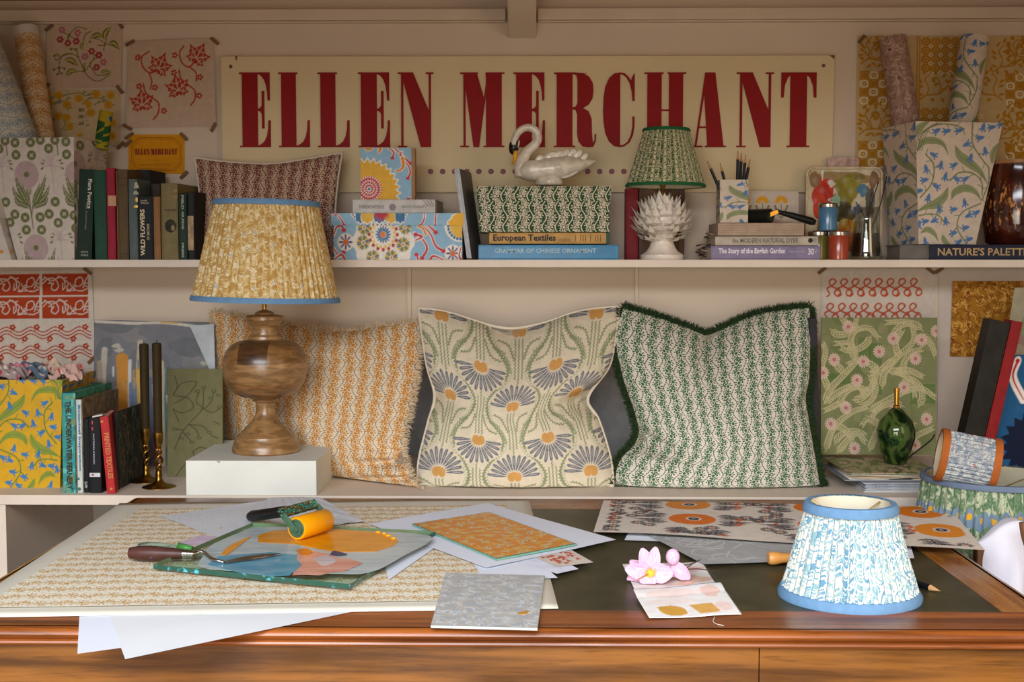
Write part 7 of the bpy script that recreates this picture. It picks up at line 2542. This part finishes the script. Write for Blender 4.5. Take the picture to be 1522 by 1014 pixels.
F = [(2 * i, 2 * i + 2, 2 * i + 3, 2 * i + 1) for i in range(N)]
MB().add(V, F).build('blade', plain('9aa0a4', .18, 1., name='blade_steel'), t1, solid=.0008)

# orange flower print at the back of the desk
cpo = Cv(1000, 420, .55, 'd9d0c4')
OG, NV = 'd97818', '2d2c3c'


def poppy(x, y, r=66, ry=66, c=OG):
    cpo.ell(x, y, r, ry, c)
    cpo.ell(x + 4, y - 4, 22, 22, 'd9d0c4')
    cpo.ell(x + 4, y - 4, 16, 16, NV)
    cpo.ell(x + 4, y - 4, 6, 6, 'a9a29c')


def med(x, y, r=26):
    for i in range(12):
        cpo.ell(x + r * .72 * math.cos(i * PI / 6), y + r * .72 * math.sin(i * PI / 6), r * .34, r * .15, NV, i * PI / 6)
    cpo.ell(x, y, r * .25, r * .25, OG)


def rows(x, y):
    for s1 in (-1, 1):
        for s2 in (-1, 1):
            for (dx, dy, L_, wd_) in ((70, 12, 95, 14), (74, 28, 80, 16), (66, 44, 66, 16), (80, 2, 110, 10)):
                cpo.leaf([(x + s1 * dx, y + s2 * dy), (x + s1 * (dx + L_ * .5), y + s2 * (dy + 12)), (x + s1 * (dx + L_), y + s2 * (dy + 6))], wd_, NV, 'd9d0c4', teeth=.2)
    for (dx, dy) in ((-150, -62), (-120, -84), (-170, -22), (-205, -52), (-150, 66), (-118, 88), (180, -20)):
        med(x + dx, y + dy, 21)
    for (dx, dy) in ((-228, -20), (-228, 30), (228, 0), (228, 40)):
        cpo.stroke([(x + dx, y + dy - 16), (x + dx + 9, y + dy), (x + dx - 4, y + dy + 18)], 7, 'cc5a2a')
        cpo.stroke([(x + dx - 14, y + dy), (x + dx, y + dy - 6), (x + dx + 16, y + dy)], 5, 'cc5a2a')


for x, y in ((250, 40), (620, 40), (905, 60), (265, 225), (620, 235), (925, 250), (440, 400), (780, 410), (120, 400)):
    rows(x, y)
for x, y, c_ in ((250, 40, 'd98a38'), (620, 40, OG), (905, 70, OG), (265, 225, 'd9742a'), (620, 235, 'd96420'), (925, 260, 'dd8a28')):
    poppy(x, y, c=c_)
for y in range(30, 420, 52):
    med(48, y, 22)
cpo.poly([(0, 0), (22, 0), (22, 420), (0, 420)], 'd9d0c4')
cpo.poly([(0, 398), (1000, 398), (1000, 420), (0, 420)], 'd9d0c4')
cpo.poly([(984, 0), (1000, 0), (1000, 420), (984, 420)], 'd9d0c4')
ZO = D + .0075
q = [T(882, 791, ZO), T(1464, 819, ZO + .006), T(1410, 753, ZO), T(897, 744, ZO)]
MB().quad(*q, 420, 170, cpo, fn=lambda P, u, v: P + np.stack([0 * u, -.018 * (v < 2) * np.sin(PI * u) * (1 - v) * 0, .0022 * np.sin(u * 9) * (1 - v)], -1)).build('block_print', attr_mat('printed_paper', .75), None, 'long cream print of orange discs and navy leaves along the back of the desk', 'print', smooth=True)
# grey print under it
cgy = Cv(420, 120, 1.5, 'a6a7a6')
for i in range(26):
    x, y = rng.uniform(0, 420), rng.uniform(0, 110)
    a = rng.uniform(0, 6)
    cgy.stroke([(x, y), (x + 30 * math.cos(a), y + 9 * math.sin(a)), (x + 50 * math.cos(a + .7), y + 20 * math.sin(a + .7)), (x + 40 * math.cos(a + 1.6), y + 26 * math.sin(a + 1.6))], 2, 'c4c4c2')
for x, y in ((60, 40), (210, 50)):
    for r in (36, 24, 12):
        cgy.stroke([(x + r * 1.6 * math.cos(k / 3), y + r * .8 * math.sin(k / 3)) for k in range(16)], 2, 'c4c4c2')
MB().quad(T(1046, 839, D + .004), T(1357, 829, D + .004), T(1300, 786, D + .004), T(945, 786, D + .004), 240, 80, cgy).build('grey_print', attr_mat('printed_paper', .75), None, 'grey sheet with pale curling lines under the orange disc print', 'print', smooth=True)
flat('white_sheet', 'narrow white sheet corner left of the grey print', 'paper', [(936, 788), (1010, 788), (990, 805), (928, 803)], D + .002, None, (4, 4), mat=paper_w)
flat('white_sheet', 'tiny white paper corner right of the blue lampshade', 'paper', [(1320, 800), (1350, 800), (1359, 830), (1330, 830)], D + .0055, None, (4, 4), mat=paper_w)

# fabric swatch
csw = Cv(150, 50, 3., 'e8e2de')
for (x, y, rx, ry, c_) in ((100, 14, 40, 8, 'e0bdb4'), (60, 10, 40, 6, 'e6cfc8'), (100, 36, 46, 9, 'dfb8a4'), (50, 34, 40, 8, 'e6d0c6')):
    csw.blob(x, y, rx, ry, c_, x)
cs2 = Cv(150, 60, 3., 'ece9e6')
for (x, y, rx, ry, c_) in ((60, 12, 50, 7, 'ecd9d2'), (124, 14, 16, 10, 'ebc9be'), (130, 44, 14, 9, 'ecd3ca'), (50, 28, 40, 6, 'ecdfda')):
    cs2.blob(x, y, rx, ry, c_, x)
cs2.poly([(22, 38), (50, 36), (66, 44), (64, 54), (40, 56), (26, 50)], 'cf9c40', sm=True)
cs2.poly([(76, 37), (114, 37), (120, 54), (86, 55)], 'd9a657')
t = thing('fabric_swatch', 'white frayed fabric swatch with two ochre patches, folded, under the pink flower', 'fabric', T(1010, 880, D))
zS = D + .0008
wav = lambda P, u, v: P + Z_ * (.0016 * (.5 + .5 * np.sin(u * 9 + v * 5)))[..., None]
MB().quad(T(945, 882, zS), T(1066, 871, zS), T(1043, 836, zS), T(925, 838, zS), 70, 30, csw, fn=wav).build('upper_fold', attr_mat('printed_cloth', .85, .2), t, smooth=True, solid=.0006)
P3 = lambda P, u, v: P + Z_ * (.0016 * (.5 + .5 * np.sin(u * 7 + 2)) + .006 * np.clip(v - .75, 0, 1) * 4 * (1 - (v - .75).clip(0, 1) * 2.4))[..., None]
MB().quad(T(965, 920, zS + .001), T(1102, 914, zS + .001), T(1071, 869, zS + .004), T(941, 880, zS + .004), 80, 40, cs2, fn=P3).build('lower_fold', attr_mat('printed_cloth', .85, .2), t, smooth=True, solid=.0006)
b = MB()
E_ = [T(965, 920, zS + .001), T(1102, 914, zS + .001), T(1071, 869, zS + .004), T(1043, 836, zS)]
for a, c, n in ((E_[0], E_[1], 26), (E_[1], E_[2], 30), (E_[2], E_[3], 14)):
    for i in range(n):
        f = (i + .5) / n
        p = a + (c - a) * f
        o_ = norm(np.cross(c - a, Z_))
        l_ = random.uniform(.001, .0035)
        s_ = norm(c - a) * .0007
        b.add([p - s_, p + s_, p + o_ * l_ + s_ * random.uniform(-3, 3) + Z_ * .0005], [(0, 1, 2)])
b.build('frayed_edge', plain('e6e0da', .9, name='frayed_threads'), t, kind='stuff')
MB().tube(curve([T(1062, 917, D + .001), T(1060, 924, D + .001), T(1066, 928, D + .001), T(1076, 930, D + .001)], 6), .0005, 5).build('loose_thread', plain('d8ccc0', .9, name='thread'), t)

# pink flower
FY = 1.875
t = thing('pink_flower', 'pink flower with yellow centre lying on the fabric swatch', 'flower', T(966, 872, D + .004))
pet = NB('petal', .6, 0, .3)
uu, vv, _ = pet.sep(pet.coord('UV'))
pet.color(pet.mix(pet.smooth(pet.noise(pet.comb(uu * 9., vv * 1.2), 3., 3.), .35, .7), lin('d9a3c4'), lin('ecc9df')))
pet.b.inputs['Subsurface Weight'].default_value = .15
pet.b.inputs['Subsurface Radius'].default_value = (.01, .005, .006)
ce = W(966, 851, FY - .004)


def petal(tip, wpx, dy=0., cup=.006, base=None, notch=0., dy0=0., back=.012):
    base = ce if base is None else base
    tp = W(tip[0], tip[1], FY + dy)
    ln_ = tp - base
    sdv = norm(np.cross(ln_, Y_))
    nrm = norm(np.cross(sdv, ln_))
    if nrm[1] > 0:
        nrm = -nrm
    nu, nv = 15, 17
    P = np.zeros((nu, nv, 3))
    hw = wpx / 2 * FY / FPX
    for i in range(nu):
        s_ = i / (nu - 1) * 2 - 1
        for j in range(nv):
            f = j / (nv - 1)
            w_ = hw * (math.sin(PI * min(1., f ** .75 * .94 + .04))) ** .62
            L_ = f * (1 - notch * math.exp(-(s_ / .3) ** 2) * (f > .5) * (f - .5) * 2 * .3)
            P[i, j] = base + ln_ * L_ + sdv * s_ * w_ + nrm * (cup * (s_ * s_ - .5) * math.sin(PI * f) + back * math.sin(PI * f) * .3) + Y_ * .0006 * math.sin(s_ * 12)
    u, v = np.meshgrid(np.linspace(0, 1, nu), np.linspace(0, 1, nv), indexing='ij')
    P[..., 2] = np.maximum(P[..., 2], D + .004)
    MB().grid(P, None, np.stack([u, v], -1)).build('petal', pet.m, t, smooth=True, solid=.0005)


petal((954, 815), 22, .012)
petal((975, 813), 22, .010, cup=.004)
petal((929, 845), 26, -.004)
petal((936, 834), 18, .014)
petal((955, 871), 30, -.014, cup=.003)
petal((1001, 852), 32, -.008, cup=.005)
petal((932, 862), 22, .008)
petal((990, 864), 26, .012)
petal((1025, 862), 22, .010, base=W(1000, 838, FY + .006))
petal((1017, 850), 20, .016, base=W(990, 845, FY + .010))
bud = W(1000, 828, FY + .004)
MB().ball(bud, .0105, .010, .0125, 18).build('bud', pet.m, t, smooth=True)
yel = plain('e6bc3c', .5, name='stamen_yellow')
MB().ball(ce - Y_ * .004, .0042, .003, .0042, 12).build('pistil', yel, t, smooth=True)
b = MB()
for i in range(16):
    a = i / 16 * 2 * PI
    r_ = random.uniform(.006, .010)
    e_ = ce + np.array([math.cos(a) * r_, -.007, math.sin(a) * r_])
    b.tube([ce - Y_ * .003, e_], [.0006, .0009], 5)
b.build('stamens', yel, t)
MB().tube([ce - Y_ * .004, W(955, 858, FY - .016), W(947, 862, FY - .018)], [.0012, .0008, .0006], 6).build('style', plain('a8742c', .6, name='brown_style'), t)
stm = plain('3f2a24', .6, name='stem_brown')
for pts in ([(1002, 842), (1018, 846), (1040, 846), (1071, 851)], [(1018, 846), (1030, 838), (1041, 832)], [(1006, 838), (1020, 840), (1034, 836)]):
    MB().tube(curve([W(x, y, FY + .012 + .0 * i) for i, (x, y) in enumerate(pts)], 5), .0008, 6).build('stalk', stm, t, smooth=True)

# blue lampshade on the desk
SYY = T(1262, 886, D)[1]
u = SYY / FPX
sc_ = np.array([W(1262, 886, SYY)[0], SYY, D + .001])
rb = 101 * u
hb = W(1262, 747, SYY)[2] - D - .001
bl = NB('blue_sprig_cloth', .85, 0, .2)
uu, vv, _ = bl.sep(bl.coord('UV'))
cwb, chb = .030, .042
x, y = uu / cwb, vv / chb
nn = bl.noise(bl.comb(x, y), 1.2, 2.)
x = x + (nn - .5) * .5
y = y + (bl.noise(bl.comb(x, y), .9, 2., out=0) - .5) * .4
wav = (y * (2 * PI)).sin() * .16
xs = (x + wav).fract() - .5
k = x.floor()
m = (xs.abs() - .5).abs().lt(.045)
for (sx, sy, R, n, ph) in ((.10, .25, .40, 7., .3), (-.10, .75, .40, 7., 1.1), (-.2, .32, .26, 5., .8), (.2, .82, .26, 5., 2.), (.0, .52, .26, 4., 0.), (.0, .02, .26, 4., 1.)):
    yy = (y - sy + k * .37 + .5).fract() - .5
    a, b_ = xs - sx, yy * (chb / cwb)
    r = hyp(a, b_)
    th = bl.f('ARCTAN2', b_, a)
    pt = (th * n + ph).cos() * .5 + .5
    m = m.max(r.lt(pt * (R * .85) + R * .15) * (1. - (r - R * .5).abs().lt(.035)))
bl.color(bl.mix(m * 1.0, lin('cfcfc2'), bl.mix(nn.gt(.5), lin('5f8fa8'), lin('7fa6ae'))))
bl.b.inputs['Sheen Weight'].default_value = .2
bshade = shade('lampshade', 'blue sprig pleated lampshade with plain blue trim standing on the desk at right', sc_, rb, 62 * u, hb, bl.m, blue_trim, npl=52, amp=.0021, th=.013, lining='efe6cc', seed=21, gather=1.25, tilt=.0, frame=True)

# wooden handle behind the shade
p0 = T(1141, 830, D + .015)
p1 = p0 + np.array([.115, .012, 0])
dh = norm(p1 - p0)
ow = plain('c98f4c', .3, var=.1, name='turned_maple')
t = thing('carving_tool', 'small tool with turned pale wooden handle, half behind the blue lampshade', 'tool', p0)
MB().lathe([(.0005, 0), (.0085, .001), (.0105, .005), (.0102, .014), (.0082, .022), (.0075, .032), (.0082, .042), (.006, .05), (.004, .052)], p0, 28, axis=dh).build('handle', ow, t, smooth=.9)
MB().lathe([(.0025, .05), (.0025, .09), (.001, .10)], p0, 12, axis=dh).build('steel_shaft', steel_m, t)
# pencil at the right
pencil('black pencil lying on the leather, its tip pointing right past the blue lampshade', T(1300, 846, D + .0045), T(1398, 879, D + .0045), r=.0046, lead=plain('b58a5c', .5, name='pale_lead'))
